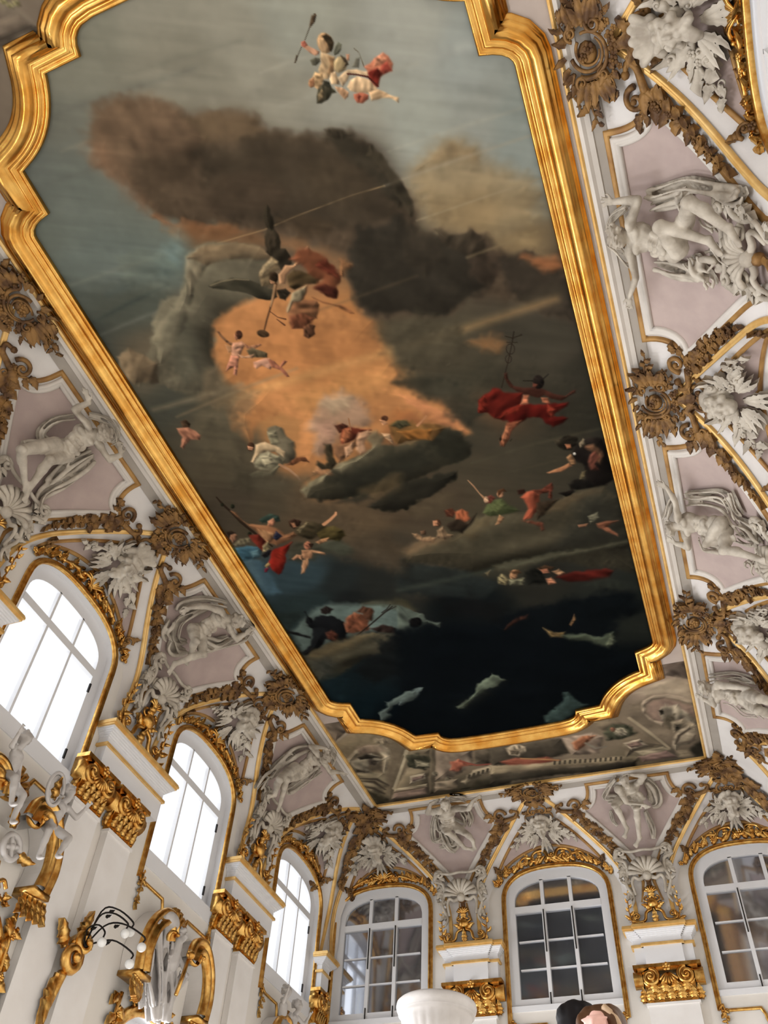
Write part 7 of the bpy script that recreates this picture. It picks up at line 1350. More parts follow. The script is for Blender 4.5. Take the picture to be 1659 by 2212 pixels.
# ------------------------------------------------------------------ painter: brush shapes -> colours on a fine flat mesh
def vnoise(x, y, lam, seed, ax=1.0, ay=1.0, rot=0.0):
    r = np.random.default_rng(seed); G_ = r.standard_normal((256, 256))
    c, s = math.cos(rot), math.sin(rot); X = (x*c+y*s)/(lam*ax); Y = (-x*s+y*c)/(lam*ay)
    xi = np.floor(X).astype(int); yi = np.floor(Y).astype(int); fx = X-xi; fy = Y-yi; fx = fx*fx*(3-2*fx); fy = fy*fy*(3-2*fy)
    g = lambda a, b: G_[a % 256, b % 256]
    return (g(xi, yi)*(1-fx)+g(xi+1, yi)*fx)*(1-fy)+(g(xi, yi+1)*(1-fx)+g(xi+1, yi+1)*fx)*fy
def paint(xs, ys, base, ops, kalb, power=2.6, streak=.0):
    X, Y = np.meshgrid(xs, ys, indexing='ij'); X = X.astype(np.float32); Y = Y.astype(np.float32)
    b = np.array(base, dtype=np.float32); num = np.zeros(X.shape+(3,), np.float32); den = np.zeros(X.shape, np.float32)
    wx = X+.25*vnoise(X, Y, 1.2, 3); wy = Y+.25*vnoise(X, Y, 1.2, 4)
    for q in b:
        w = 1.0/(((wx-q[0])**2+(wy-q[1])**2)+.05)**power; num += w[..., None]*q[2:5]; den += w
    img = num/den[..., None]
    coarse = .6*vnoise(X, Y, .55, 11)+.4*vnoise(X, Y, .27, 12); fine = .55*vnoise(X, Y, .16, 13)+.45*vnoise(X, Y, .08, 14)
    for o in ops:
        p = np.array(o[1], dtype=np.float32).reshape(-1, 2)
        if o[0] == 'P': col, soft, nz, al = o[2:6]; pad = soft*1.5+nz*2
        else: wd_, col, soft, al = o[2:6]; pad = soft*1.5+max(wd_); nz = 0
        i0, i1 = np.searchsorted(xs, [p[:, 0].min()-pad, p[:, 0].max()+pad]); j0, j1 = np.searchsorted(ys, [p[:, 1].min()-pad, p[:, 1].max()+pad])
        if i1 <= i0 or j1 <= j0: continue
        x = X[i0:i1, j0:j1]; y = Y[i0:i1, j0:j1]; d2 = np.full(x.shape, 1e9, np.float32)
        if o[0] == 'P':
            ins = np.zeros(x.shape, bool); n = len(p)
            for k in range(n):
                ax, ay = p[k]; bx, by = p[(k+1) % n]; ex, ey = bx-ax, by-ay; l2 = ex*ex+ey*ey+1e-12
                t = np.clip(((x-ax)*ex+(y-ay)*ey)/l2, 0, 1); d2 = np.minimum(d2, (x-ax-t*ex)**2+(y-ay-t*ey)**2)
                if ay != by: ins ^= ((ay > y) != (by > y)) & (x < ex*(y-ay)/(by-ay)+ax)
            sd = np.where(ins, -1, 1)*np.sqrt(d2)
            if nz: sd = sd+.7*nz*(.9*coarse[i0:i1, j0:j1]+.5*fine[i0:i1, j0:j1])
            a = np.clip(.5-(sd+fine[i0:i1, j0:j1]*min(soft*.6, .02))/(2*max(soft*1.35, .010)), 0, 1)
            sz = float(np.ptp(p, axis=0).max())
            gx, gy = np.gradient(sd) if min(sd.shape) > 2 else (np.zeros_like(sd), np.zeros_like(sd)); gl_ = np.sqrt(gx*gx+gy*gy)+1e-6; fig = soft < .05
            R_ = max(-float(sd.min())*(.75 if fig else .55), .02); slope = np.clip(1+sd/R_, 0, 1)
            form = (gx/gl_*-.5+gy/gl_*-.8)*slope*(.40 if fig else .16)-(.10 if fig else 0)
            lam = min(max(sz*.16, .045), .5); form = form+(.15 if fig else .07)*vnoise(x, y, lam, 31+len(p), 1.8, .7, .6+.7*len(p))
        else:
            form = 0.0; m = len(p); wv = np.interp(np.linspace(0, 1, m), np.linspace(0, 1, len(wd_)), wd_); a = np.zeros(x.shape, np.float32)
            for k in range(m-1):
                ax, ay = p[k]; ex, ey = p[k+1]-p[k]; l2 = ex*ex+ey*ey+1e-12
                t = np.clip(((x-ax)*ex+(y-ay)*ey)/l2, 0, 1); d = np.sqrt((x-ax-t*ex)**2+(y-ay-t*ey)**2)-(wv[k]*(1-t)+wv[k+1]*t)*.5
                a = np.maximum(a, np.clip(.5-d/(2*max(soft, .006)), 0, 1))
        a = (a*a*(3-2*a)*al)[..., None]
        c = np.array(col, np.float32)*(.82 if col[0] > 2.2*col[1] else 1.0)*np.clip(1+.035*fine[i0:i1, j0:j1]+.03*coarse[i0:i1, j0:j1]+form, .45, 1.6)[..., None]
        img[i0:i1, j0:j1] = img[i0:i1, j0:j1]*(1-a)+c*a
    st = vnoise(X, Y, .20, 21, 4.5, .5, math.radians(25))+.6*vnoise(X, Y, .1, 22, 5, .5, math.radians(25))
    img = img*(1+.03*coarse+.018*fine+streak*st)[..., None]
    c = np.clip(img, 2, 255)/255; lin = np.where(c <= .04045, c/12.92, ((c+.055)/1.055)**2.4)
    return np.clip(lin/kalb, 0, .92)
def painted_sheet(name, xs, ys, cols, z, keep, m, parent):
    nx, ny = len(xs), len(ys); X, Y = np.meshgrid(xs, ys, indexing='ij')
    off = np.array(wloc(parent)); co = np.stack([X-off[0], Y-off[1], np.full(X.shape, z-off[2])], -1).reshape(-1, 3)
    i = np.arange(nx-1)[:, None]*ny+np.arange(ny-1)[None, :]; q = np.stack([i, i+1, i+ny+1, i+ny], -1).reshape(-1, 4)
    if keep is not None: q = q[keep.reshape(-1)]
    me = bpy.data.meshes.new(name); me.vertices.add(len(co)); me.vertices.foreach_set('co', co.ravel().astype(np.float32))
    me.loops.add(len(q)*4); me.loops.foreach_set('vertex_index', q.ravel().astype(np.int32)); me.polygons.add(len(q)); me.polygons.foreach_set('loop_start', np.arange(0, len(q)*4, 4, dtype=np.int32))
    me.update(calc_edges=True); ca = me.color_attributes.new('paint', 'FLOAT_COLOR', 'POINT')
    ca.data.foreach_set('color', np.concatenate([cols.reshape(-1, 3), np.ones((nx*ny, 1))], 1).ravel().astype(np.float32))
    me.materials.append(m); o = bpy.data.objects.new(name, me); C.objects.link(o); o.parent = parent; return o
pm = bpy.data.materials.new('oil_paint_on_canvas'); pm.use_nodes = True; nt = pm.node_tree; bs_ = nt.nodes['Principled BSDF']
at = nt.nodes.new('ShaderNodeAttribute'); at.attribute_name = 'paint'; nt.links.new(at.outputs['Color'], bs_.inputs['Base Color'])
bs_.inputs['Roughness'].default_value = .75; bs_.inputs['Specular IOR Level'].default_value = 0.0
tc = nt.nodes.new('ShaderNodeTexCoord'); nz_ = nt.nodes.new('ShaderNodeTexNoise'); nz_.inputs['Scale'].default_value = 60; bp_ = nt.nodes.new('ShaderNodeBump'); bp_.inputs['Strength'].default_value = .05
nt.links.new(tc.outputs['Object'], nz_.inputs['Vector']); nt.links.new(nz_.outputs['Fac'], bp_.inputs['Height']); nt.links.new(bp_.outputs['Normal'], bs_.inputs['Normal'])
KALB = 1.12
xs = np.arange(CXM-3.70, CXM+3.70, .0136); yy = [CYM-8.08]
while yy[-1] < CYM+8.08: yy.append(yy[-1]+0.0126+.0090*(yy[-1]-CYM+8.08)/16.2)
ys = np.array(yy)
cols = paint(xs, ys, CANVAS_BASE, CANVAS_OPS, KALB, 2.2, .022)
painted_sheet('canvas', xs, ys, cols, ZC+.06, None, pm, painting)
# painted architecture on the flat ceiling beyond the frame, at both ends
def border(y0, y1, nm, dy=.016):
    bx = np.arange(X0+.02, X1-.01, .0135); by = np.arange(y0, y1, dy); c = paint(bx, by, BORDER_BASE, BORDER_OPS, KALB, 2.0, 0)
    mx_, my_ = np.meshgrid((bx[1:]+bx[:-1])/2, (by[1:]+by[:-1])/2, indexing='ij'); shrunk = (OUT-np.array([CXM, CYM]))*np.array([1.02, 1.01])+np.array([CXM, CYM])
    return painted_sheet(nm, bx, by, c, ZC+.004, ~inside(shrunk, mx_, my_), pm, ceiling)
border(15.5, Y1-.02, 'painted_architecture')
border(-.2, 2.35, 'painted_architecture', .03)
# ------------------------------------------------------------------ sculpted figures: capsules and ellipsoids fused by a voxel remesh, then bent onto the cove
def icos(n=2):
    bm = bmesh.new(); bmesh.ops.create_icosphere(bm, subdivisions=n, radius=1.0); v = np.array([p.co[:] for p in bm.verts]); f = [[q.index for q in p.verts] for p in bm.faces]; bm.free(); return v, f
ICO = icos(2)
def ell(mb, c, r, axis=None):
    """ellipsoid; r = (across, along axis, depth)"""
    v = ICO[0]*np.array(r)
    if axis is not None:
        a = np.array(axis, float); a /= np.linalg.norm(a)+1e-9; z = np.array([0, 0, 1.0]); x = np.cross(a, z)
        if np.linalg.norm(x) < .05: x = np.array([1.0, 0, 0])
        x /= np.linalg.norm(x); z = np.cross(x, a); v = v[:, 0:1]*x+v[:, 1:2]*a+v[:, 2:3]*z
    mb.add(v+np.array(c), ICO[1])
def cap(mb, a, b, ra, rb, n=5):
    a, b = np.array(a, float), np.array(b, float); d = b-a; L_ = np.linalg.norm(d)
    pts = np.linspace(0, 1, n)[:, None]*d+a; rr = np.linspace(ra, rb, n)
    t = d/(L_+1e-9); ref = np.array([0, 0, 1.0]) if abs(t[2]) < .9 else np.array([1.0, 0, 0]); x = np.cross(t, ref); x /= np.linalg.norm(x); y = np.cross(t, x)
    an = np.arange(12)/12*2*pi; v = pts[:, None]+rr[:, None, None]*(np.cos(an)[None, :, None]*x+np.sin(an)[None, :, None]*y)
    mb.add(v.reshape(-1, 3), grid_faces(n, 12, cv=True)+[tuple(range(12))[::-1], tuple(range((n-1)*12, n*12))]); ell(mb, a, (ra,)*3); ell(mb, b, (rb,)*3)
def hand(mb, w, h, k, curl=.35):
    w, h = np.array(w, float), np.array(h, float); d = h-w; L_ = max(np.linalg.norm(d), 1e-3); d = d/L_
    z = np.array([0, 0, 1.0]); s = np.cross(d, z); s /= np.linalg.norm(s)+1e-9; up = np.cross(s, d)
    pl = w+d*.055*k; ell(mb, pl, (.046*k, .058*k, .022*k), d)
    for i, (o, l) in enumerate(zip((-.034, -.012, .011, .033), (.070, .082, .078, .060))):
        a = pl+d*.045*k+s*o*k; b = a+d*l*.55*k+s*o*.35*k+up*.012*k; c = b+(d*(1-curl)-up*curl)*l*.5*k
        cap(mb, a, b, .0105*k, .0095*k, 3); cap(mb, b, c, .0095*k, .008*k, 3)
    a = pl-d*.02*k+s*.040*k; b = a+(d*.6+s*.75)*.045*k+up*.01*k; cap(mb, a, b, .013*k, .011*k, 3); cap(mb, b, b+d*.04*k, .011*k, .009*k, 3)
def head(mb, crown, chin, k, beard=0, facing=(0, 0, 1), curls=True):
    crown, chin = np.array(crown, float), np.array(chin, float); a = crown-chin; L_ = np.linalg.norm(a); a = a/L_; k = L_/.23
    f = np.array(facing, float); f = f-a*np.dot(f, a); f /= np.linalg.norm(f); s = np.cross(a, f); c = chin+a*L_*.5
    P_ = lambda x, y, z: c+s*x*k+a*y*k+f*z*k
    def E_(p, r): 
        v = ICO[0]*np.array(r)*k; mb.add(P_(*p)+v[:, 0:1]*s+v[:, 1:2]*a+v[:, 2:3]*f, ICO[1])
    E_((0, .035, -.025), (.075, .085, .095)); E_((0, -.035, .015), (.058, .078, .07)); E_((0, -.092, .045), (.030, .026, .030))
    E_((0, .030, .078), (.060, .014, .018)); E_((0, -.010, .090), (.013, .036, .022)); E_((0, -.028, .100), (.017, .014, .016))
    for q in (-1, 1): E_((q*.042, -.018, .068), (.022, .020, .020)); E_((q*.030, .008, .070), (.015, .009, .014)); E_((q*.078, -.01, -.01), (.012, .03, .02))
    E_((0, -.058, .082), (.026, .007, .014)); E_((0, -.071, .078), (.022, .008, .013))
    r = random.Random(int(L_*1e5)%997)
    for i in range(26 if curls else 0):
        th = r.uniform(-2.7, 2.7); y = r.uniform(-.03, .12); rad = .082 if y < .07 else .06
        E_((rad*math.sin(th), y, -.03-rad*math.cos(th)*1.05+.0), (.028, .026, .028))
    for i in range(7 if curls else 0): E_((.07*math.sin(i-3), .085+.01*math.cos(i), .035+.02*math.cos((i-3)*.8)), (.025, .02, .024))
    if beard:
        for i in range(16): x = r.uniform(-.055, .055); E_((x, -.085-r.uniform(0, .07), .045-abs(x)*.4+r.uniform(-.01, .03)), (.024, .026, .022))
def body(J, k, beard):
    mb = MB(); g = lambda n: np.array(J[n], float); u = lambda v: v/(np.linalg.norm(v)+1e-9)
    neck, chest, belly, pel = g('neck'), g('chest'), g('belly'), g('pelvis'); sA, sB, hA, hB = g('shA'), g('shB'), g('hipA'), g('hipB')
    hd = u(g('crown')-g('chin')); head(mb, g('crown'), g('chin'), k, beard, (.0, -.25, 1) if True else None)
    cap(mb, neck, g('chin')+hd*.08*k-np.array([0, 0, .05*k]), .065*k, .055*k)
    ax = neck-chest; sh = u(sA-sB)
    ell(mb, chest*.75+neck*.25, (.150*k, .17*k, .105*k), neck-belly); ell(mb, belly, (.118*k, .13*k, .088*k), chest-pel); ell(mb, pel, (.135*k, .115*k, .10*k), belly-pel)
    cap(mb, chest, belly, .095*k, .082*k); cap(mb, belly, pel, .082*k, .095*k)
    t = u(chest-belly); zf = np.array([0, 0, 1.0]); sd = u(np.cross(t, zf))
    for q in (-1, 1):
        ell(mb, chest+t*.055*k+sd*q*.068*k+zf*.082*k, (.074*k, .062*k, .050*k), t)
        cap(mb, neck-zf*.01, (sA if np.dot(sA-sB, sd)*q > 0 else sB), .05*k, .06*k, 4)
        for m in range(3): ell(mb, belly+t*(.085-.062*m)*k+sd*q*.032*k+zf*.078*k, (.030*k, .027*k, .032*k), t)
        ell(mb, belly+t*.06*k+sd*q*.098*k+zf*.035*k, (.03*k, .07*k, .05*k), t); ell(mb, belly-t*.055*k+sd*q*.085*k+zf*.05*k, (.04*k, .045*k, .04*k), t)
    ell(mb, belly-t*.085*k+zf*.075*k, (.055*k, .055*k, .03*k), t)
    for s_, e_, w_, h_ in (('shA', 'elA', 'wrA', 'haA'), ('shB', 'elB', 'wrB', 'haB')):
        a, e, w = g(s_), g(e_), g(w_); ell(mb, a, (.072*k, .085*k, .072*k), e-a); cap(mb, a, e, .060*k, .045*k); ell(mb, a*.5+e*.5+zf*.012*k, (.052*k, .085*k, .056*k), e-a)
        cap(mb, e, w, .046*k, .030*k); ell(mb, e*.72+w*.28, (.048*k, .07*k, .046*k), w-e); d = u(g(h_)-w); hand(mb, w, w+d*.1, k)
    for h_, k_, a_, t_ in (('hipA', 'knA', 'anA', 'toA'), ('hipB', 'knB', 'anB', 'toB')):
        h, kn, an, to = g(h_), g(k_), g(a_), g(t_); cap(mb, h, kn, .098*k, .062*k, 6); ell(mb, h*.6+kn*.4, (.092*k, .15*k, .092*k), kn-h); ell(mb, kn+zf*.015*k, (.060*k, .066*k, .060*k), an-kn)
        cap(mb, kn, an, .058*k, .034*k, 6); ell(mb, kn*.68+an*.32-zf*.01*k, (.060*k, .11*k, .062*k), an-kn)
        d = u(to-an); ell(mb, an-d*.025*k-zf*.01*k, (.036*k, .038*k, .036*k)); b = an+d*.12*k; cap(mb, an, b, .036*k, .026*k, 4); ell(mb, b, (.044*k, .035*k, .022*k), d)
        s_ = u(np.cross(d, zf))
        for i in range(5): q = (i-2)*.016*k; cap(mb, b+s_*q, b+s_*q*1.1+d*(.045-.006*abs(i-1))*k, .0115*k, .010*k, 2)
    return mb
def drape(mb, pts, w, z0=.10, z1=.16, seed=0, folds=5):
    r = random.Random(seed); p = bez(pts, 22) if len(pts) > 2 else bez(pts, 12); n = len(p); t = np.gradient(p, axis=0); t /= np.linalg.norm(t, axis=1, keepdims=True)+1e-9; nn = np.stack([-t[:, 1], t[:, 0]], -1)
    tt = np.linspace(0, 1, n); env = .55+.45*np.sin(pi*np.clip(tt*1.05, 0, 1)); ww = w*env
    for j in range(folds):
        q = (j/(folds-1)-.5) if folds > 1 else 0; ph = r.uniform(0, 6); wav = .06*w*np.sin(tt*r.uniform(4, 8)+ph)
        c = p+nn*(q*ww*.86+wav)[:, None]; hi = z0+(z1-z0)*(1-(2*q)**2*.55)+.02*np.sin(tt*7+ph); rad = w/folds*(.48+.2*np.sin(tt*5+ph*2)); rad[0] *= .6; rad[-1] *= .5
        tube(mb, np.column_stack([c, hi]), np.clip(rad, .018, .2), 8, .9)
    v = []                                                      # the cloth behind the folds
    for i in range(n):
        for q in np.linspace(-.5, .5, 5): v.append((*(p[i]+nn[i]*q*ww[i]), z0*.75+.02*math.cos(q*14)))
    m = len(v); v += [(a, b, c-.05) for a, b, c in v]; f = grid_faces(n, 5); e = [i*5 for i in range(n)]+[(n-1)*5+k for k in range(1, 5)]+[i*5+4 for i in range(n-2, -1, -1)]+[3, 2, 1]
    mb.add(v, f+[tuple(i+m for i in q)[::-1] for q in f]+[(e[i], e[(i+1) % len(e)], e[(i+1) % len(e)]+m, e[i]+m) for i in range(len(e))])
def fuse(mb, voxel, smooth=2):
    me = bpy.data.meshes.new('clay'); me.from_pydata(mb.verts().tolist(), [], [list(q) for q in mb.f]); o = bpy.data.objects.new('clay', me); C.objects.link(o)
    bm = bmesh.new(); bm.from_mesh(me); bmesh.ops.recalc_face_normals(bm, faces=bm.faces); bm.to_mesh(me); bm.free()
    m = o.modifiers.new('r', 'REMESH'); m.mode = 'VOXEL'; m.voxel_size = voxel
    if smooth: s = o.modifiers.new('s', 'SMOOTH'); s.factor = .5; s.iterations = smooth
    dg = bpy.context.evaluated_depsgraph_get(); ev = o.evaluated_get(dg); em = ev.to_mesh(); n = len(em.vertices); v = np.empty(n*3, np.float32); em.vertices.foreach_get('co', v)
    f = [tuple(p.vertices) for p in em.polygons]; ev.to_mesh_clear(); bpy.data.objects.remove(o); bpy.data.meshes.remove(me); return v.reshape(-1, 3).astype(float), f
WHERE = ['left cove, nearest of three', 'left cove, middle of three', 'left cove, beside the far corner', 'end wall, left of two', 'end wall, right of two', 'right cove, topmost of three', 'right cove, second from top', 'right cove, lowest of three']
LOOK = ['with one arm raised and cloth across the hips', 'bent double under a billowing cloak', 'striding and bearded with both arms spread', 'with crossed legs and both arms lifted', 'bearded, seated, one hand on the knee', 'with raised knees and outspread arms', 'twisting, one arm stretched up', 'stretched out with a hand behind the head']
for n_, (wall, u0, b0, beard, J, D) in enumerate(ATLAS):
    k = 1.50
    root = thing('atlas_statue', 'grey atlas %s, %s' % (LOOK[n_], WHERE[n_]), 'statue', SP(wall, u0, b0, .1), 'grey atlas figures')
    sg = UDIR[wall]; bend = lambda v: SP(wall, u0+sg*v[:, 0], b0+v[:, 1], np.maximum(v[:, 2], .07))
    J = {q: (a, b, c*1.15+.06) for q, (a, b, c) in J.items()}; v, f = fuse(body(J, k, beard), .0185, 1); mk('body', bend(v), f, 'stone', root)
    mb = MB()
    for i, (pts, w) in enumerate(D): drape(mb, pts, w*1.12, .08, .24, n_*20+i, 3 if w < .22 else 5)
    v, f = fuse(mb, .019, 1); mk('drapery', bend(v), f, 'stone', root)
# masks with leaves on the lunettes
def mascaron(seed, kind):
    mb = MB(); r = random.Random(seed)
    head(mb, (0, .36, .16), (0, -.14, .22), 1, 1 if kind != 1 else 0, (0, -.1, 1))
    for i in range(14): a = r.uniform(.2, pi-.2); ell(mb, (.27*math.cos(a), .12+.30*math.sin(a), .10), (.075, .075, .07))
    if kind == 0:
        for i in range(5): a = pi/2+(i-2)*.32; cap(mb, (.15*math.cos(a), .2+.15*math.sin(a), .12), (.42*math.cos(a), .2+.40*math.sin(a), .16), .045, .06, 3)
    lf = MB()
    for s in (-1, 1):
        frond(lf, [(s*.18, -.02), (s*.45, -.05), (s*.85, -.30)], .15, .34, .12, 0, .05, seed+s)
        [leaf(lf, s*.2, .1-.06*q, pi/2-s*(.7+.38*q), .40, .13, 5, s*(.6-.3*q), .05, .12) for q in range(3)]; [leaf(lf, s*.15, -.1, -pi/2+s*(.35+.4*q), .45, .13, 5, s*(.4-.3*q), .06, .12) for q in range(3)]; volute(lf, s*.42, -.18, .12, 1.3, 1, s, .3, .1); volute(lf, s*.3, .22, .1, 1.3, 0, -s, .3, .12)
    [leaf(lf, .0, -.15, -pi/2+.28*q, .52, .13, 5, .1*q, .08, .12) for q in (-1, 0, 1)]
    return mb, lf
MK_ = ['with a feathered crown', 'of a curly-haired woman', 'of a bearded man']
k_ = 0
for wall, us in (('L', [2, 3, 4]), ('E', [0, 1, 2]), ('R', [1, 2, 3])):
    for i in us:
        kind = k_ % 3; o, X, Y, Z = lun_frame(wall, i, 0.0, .74 if wall != 'E' else .66, .02); sc_ = 1.0 if wall != 'E' else .88
        root = thing('mascaron', 'grey mask %s %s' % (MK_[kind], PLACE[wall, i]), 'relief', o, 'stucco masks on the lunettes')
        mb, lf = mascaron(k_, kind); v, f = fuse(mb, .018, 1); fn = lun_fn(wall, i, 0.0, .64 if wall != 'E' else .60, sc_, .06); mk('mask', fn(v), f, 'stone', root); lf.build('leaf_spray', 'stone', root, fn); k_ += 1
# ------------------------------------------------------------------ stucco over the lower windows of the left wall
NEAR = ['nearest', 'middle', 'farthest']
def small_figure(mb, O, pose):
    """a child figure from joints given around O (right, up, out)"""
    J = {k: np.array(O)+np.array(v) for k, v in pose.items()}; k = 1.0
    head(mb, J['crown'], J['chin'], 1, 0, pose.get('_f', (0, -.2, 1))); cap(mb, J['neck'], J['chin'], .05, .05); ell(mb, (J['neck']+J['pelvis'])/2, (.115, .19, .095), J['neck']-J['pelvis']); ell(mb, J['pelvis'], (.12, .10, .10)); ell(mb, J['neck']*.75+J['pelvis']*.25, (.13, .09, .09), J['neck']-J['pelvis'])
    for s in 'AB':
        cap(mb, J['sh'+s], J['el'+s], .05, .042); cap(mb, J['el'+s], J['ha'+s], .042, .03); d = J['ha'+s]-J['el'+s]; d /= np.linalg.norm(d); hand(mb, J['ha'+s], J['ha'+s]+d*.1, .9)
        cap(mb, J['hip'+s], J['kn'+s], .085, .062); cap(mb, J['kn'+s], J['an'+s], .060, .036); ell(mb, J['kn'+s]*.65+J['an'+s]*.35, (.06, .09, .06), J['an'+s]-J['kn'+s]); ell(mb, J['an'+s]+np.array([.0, -.02, .05]), (.035, .03, .075))
PUTTO = dict(crown=(.02, .98, .34), chin=(-.02, .74, .36), neck=(0, .70, .30), pelvis=(.05, .26, .28), shA=(-.12, .66, .32), elA=(-.26, .55, .42), haA=(-.30, .72, .50), shB=(.13, .64, .26), elB=(.22, .45, .24), haB=(.16, .28, .36), hipA=(-.02, .24, .32), knA=(-.10, .12, .55), anA=(.02, -.22, .55), hipB=(.12, .24, .26), knB=(.26, .06, .46), anB=(.26, -.34, .44))
for n_, i in enumerate((2, 3, 4)):
    uc = WIN_U['L'][i]; nm = NEAR[n_]; fn = wall_fn('L', uc, 0, .0)
    root = thing('window_hood', 'broken pediment with gold edged scrolls over the %s lower arched window' % nm, 'pediment', w3('L', uc, 5.5, 0), 'window hoods on the left wall')
    for s in (-1, 1):
        arc = bez([(s*.42, 6.42), (s*.50, 6.66), (s*.72, 6.68), (s*.96, 6.42), (s*1.06, 6.05), (s*1.02, 5.70)], 26); A3 = np.column_stack([arc, np.zeros(26)]); N3 = np.tile([0, 0, 1.0], (26, 1))
        b = MB(); b.add(*sweep(A3, N3, [(-.16, -.02), (-.16, .34), (-.10, .38), (.06, .38), (.10, .34), (.10, -.02)], side=s)); b.build('white_scroll', 'white_shaft', root, fn, False)
        g = MB(); g.add(*sweep(A3, N3, [(-.19, .30), (-.20, .40), (-.15, .45), (-.10, .43), (-.08, .38), (-.04, .40), (0, .46), (.05, .47), (.10, .42), (.12, .34), (.08, .30)], side=s)); volute(g, s*.50, 6.50, .15, 1.3, pi/2, s, .34, .40); g.build('gilt_scroll', 'gold', root, fn)
        g = MB(); g.add(*box(min(s*.84, s*1.22), max(s*.84, s*1.22), 5.60, 5.68, 0, .42)); 
        for q in range(5): leaf(g, s*(.86+.09*q), 5.60, -pi/2, .34, .16, 3, .2*(q-2), .26+.02*q, .10)
        g.build('gilt_console', 'gold', root, fn)
        g = MB(); frond(g, [(s*1.05, 5.4), (s*1.12, 4.7), (s*1.15, 3.6), (s*1.15, 2.6)], .13, .26, .15, 0, .05, n_*7+s, False); g.build('gilt_pendant', 'gold', root, fn)
    b = MB(); b.add(*box(-.80, .80, 5.45, 6.25, -.02, .10)); b.build('tympanum', 'white_wall', root, fn, False)
    g = MB(); frond(g, [(-.75, 5.42), (0, 5.62), (.75, 5.42)], .14, .26, .13, 0, .06, 31+n_); g.build('gilt_garland', 'gold', root, fn)
def putto(u, z, nm, mir=1, gold=None):
    root = thing('putto_statue', nm, 'statue', w3('L', u, z, .3), 'white stucco putti'); mb = MB(); small_figure(mb, (0, 0, 0), PUTTO); v, f = fuse(mb, .020, 1); mk('body', wall_fn('L', u, z, .08, mir=mir)(v), f if mir > 0 else [q[::-1] for q in f], 'marble', root); return root
p1 = putto(9.80, 6.30, 'white putto sitting on the gold scroll under the nearest tall window', -1)
mb = MB(); t = np.arange(20)/20*2*pi; tube(mb, np.stack([.17*np.cos(t), .26*np.sin(t)], -1), .03, 6, z=.5); ell(mb, (0, 0, .49), (.15, .24, .02)); mb.build('oval_shield', 'marble', p1, wall_fn('L', 9.42, 6.98, 0))
mb = MB(); leaf(mb, 0, -.2, pi/2, .40, .2, 3, 0, .5, .02); mb.build('gilt_relief', 'gold', p1, wall_fn('L', 9.42, 6.98, .04))
p1b = putto(8.55, 6.45, 'white putto at the left edge under the nearest tall window', 1)
# spoked wheel emblem beside the scroll
wr = thing('wheel_emblem', 'white four-spoked wheel with gold trophies at the left edge', 'ornament', w3('L', 9.2, 5.98, 0))
mb = MB(); tube(mb, np.stack([.17*np.cos(t), .17*np.sin(t)], -1), .045, 6, z=.18); 
for a in range(4): tube(mb, [(0, 0), (.17*math.cos(a*pi/2+.4), .17*math.sin(a*pi/2+.4))], .035, 6, z=.18)
ball(mb, (0, 0, .18), .06); mb.build('wheel', 'marble', wr, wall_fn('L', 9.22, 5.98, .1))
mb = MB(); tube(mb, bez([(-.1, -.25), (-.02, -.5), (.12, -.42), (.22, -.5)], 14), .03, 6, z=.15); mb.build('gilt_ribbon', 'gold', wr, wall_fn('L', 9.22, 5.98, .1)); mb = MB(); leaf(mb, .2, .02, -.2, .34, .2, 3, .3, .12); mb.build('gilt_leaf', 'gold', wr, wall_fn('L', 9.22, 5.98, .1)); mb = MB(); leaf(mb, .05, -.5, -1.4, .5, .12, 3, .2, .1); mb.build('gilt_leaf', 'gold', wr, wall_fn('L', 9.22, 5.98, .1)); mb = MB(); leaf(mb, -.05, .25, 1.9, .3, .22, 3, .3, .12); mb.build('gilt_leaf', 'gold', wr, wall_fn('L', 9.22, 5.98, .1))
# trophy of flags and helmet over the middle lower window
tr_ = thing('trophy_sculpture', 'white trophy of draped flags and helmet over the middle lower window', 'statue', w3('L', 13.75, 5.6, .3))
mb = MB()
for k, (pts, w) in enumerate([([(-.55, .9), (-.35, .4), (-.1, -.1), (.1, -.5)], .34), ([(-.2, .95), (-.05, .4), (.1, -.2)], .26), ([(.15, .5), (.25, .1), (.35, -.45)], .34), ([(.6, .45), (.45, .1), (.3, -.3)], .22), ([(-.7, .5), (-.5, .05), (-.2, -.4)], .22)]): drape(mb, pts, w, .18, .34, 90+k, 4)
ell(mb, (-.25, 1.0, .3), (.28, .16, .16)); ell(mb, (-.55, .75, .25), (.14, .2, .12)); v, f = fuse(mb, .022, 1); mk('flags', wall_fn('L', 13.60, 5.72, .05)(v), f, 'marble', tr_)
mb = MB(); head(mb, (.12, .98, .40), (.05, .74, .42), 1, 0, (.2, -.2, 1)); cap(mb, (.08, .78, .35), (.1, .5, .3), .10, .13); ell(mb, (.1, .45, .3), (.17, .2, .13)); cap(mb, (.2, .6, .32), (.38, .42, .4), .05, .04); cap(mb, (0, .6, .32), (-.15, .42, .42), .05, .04); hand(mb, (.38, .42, .4), (.44, .36, .42), .9); hand(mb, (-.15, .42, .42), (-.2, .34, .44), .9)
v, f = fuse(mb, .018, 1); mk('bust', wall_fn('L', 13.60, 5.72, .05)(v), f, 'marble', tr_)
mb = MB(); tube(mb, [(.30, .55), (.22, .2), (.14, -.1)], .035, 6, z=.5); flower(mb, .32, .62, .10, .5, 6); ball(mb, (.32, .62, .52), .08); mb.build('gilt_mace', 'gold', tr_, wall_fn('L', 13.60, 5.72, .05))
putto(18.15, 6.42, 'white putto over the farthest lower window beside the corner', 1); putto(18.75, 6.35, 'small white putto with gold drapery nearest the far corner', -1)
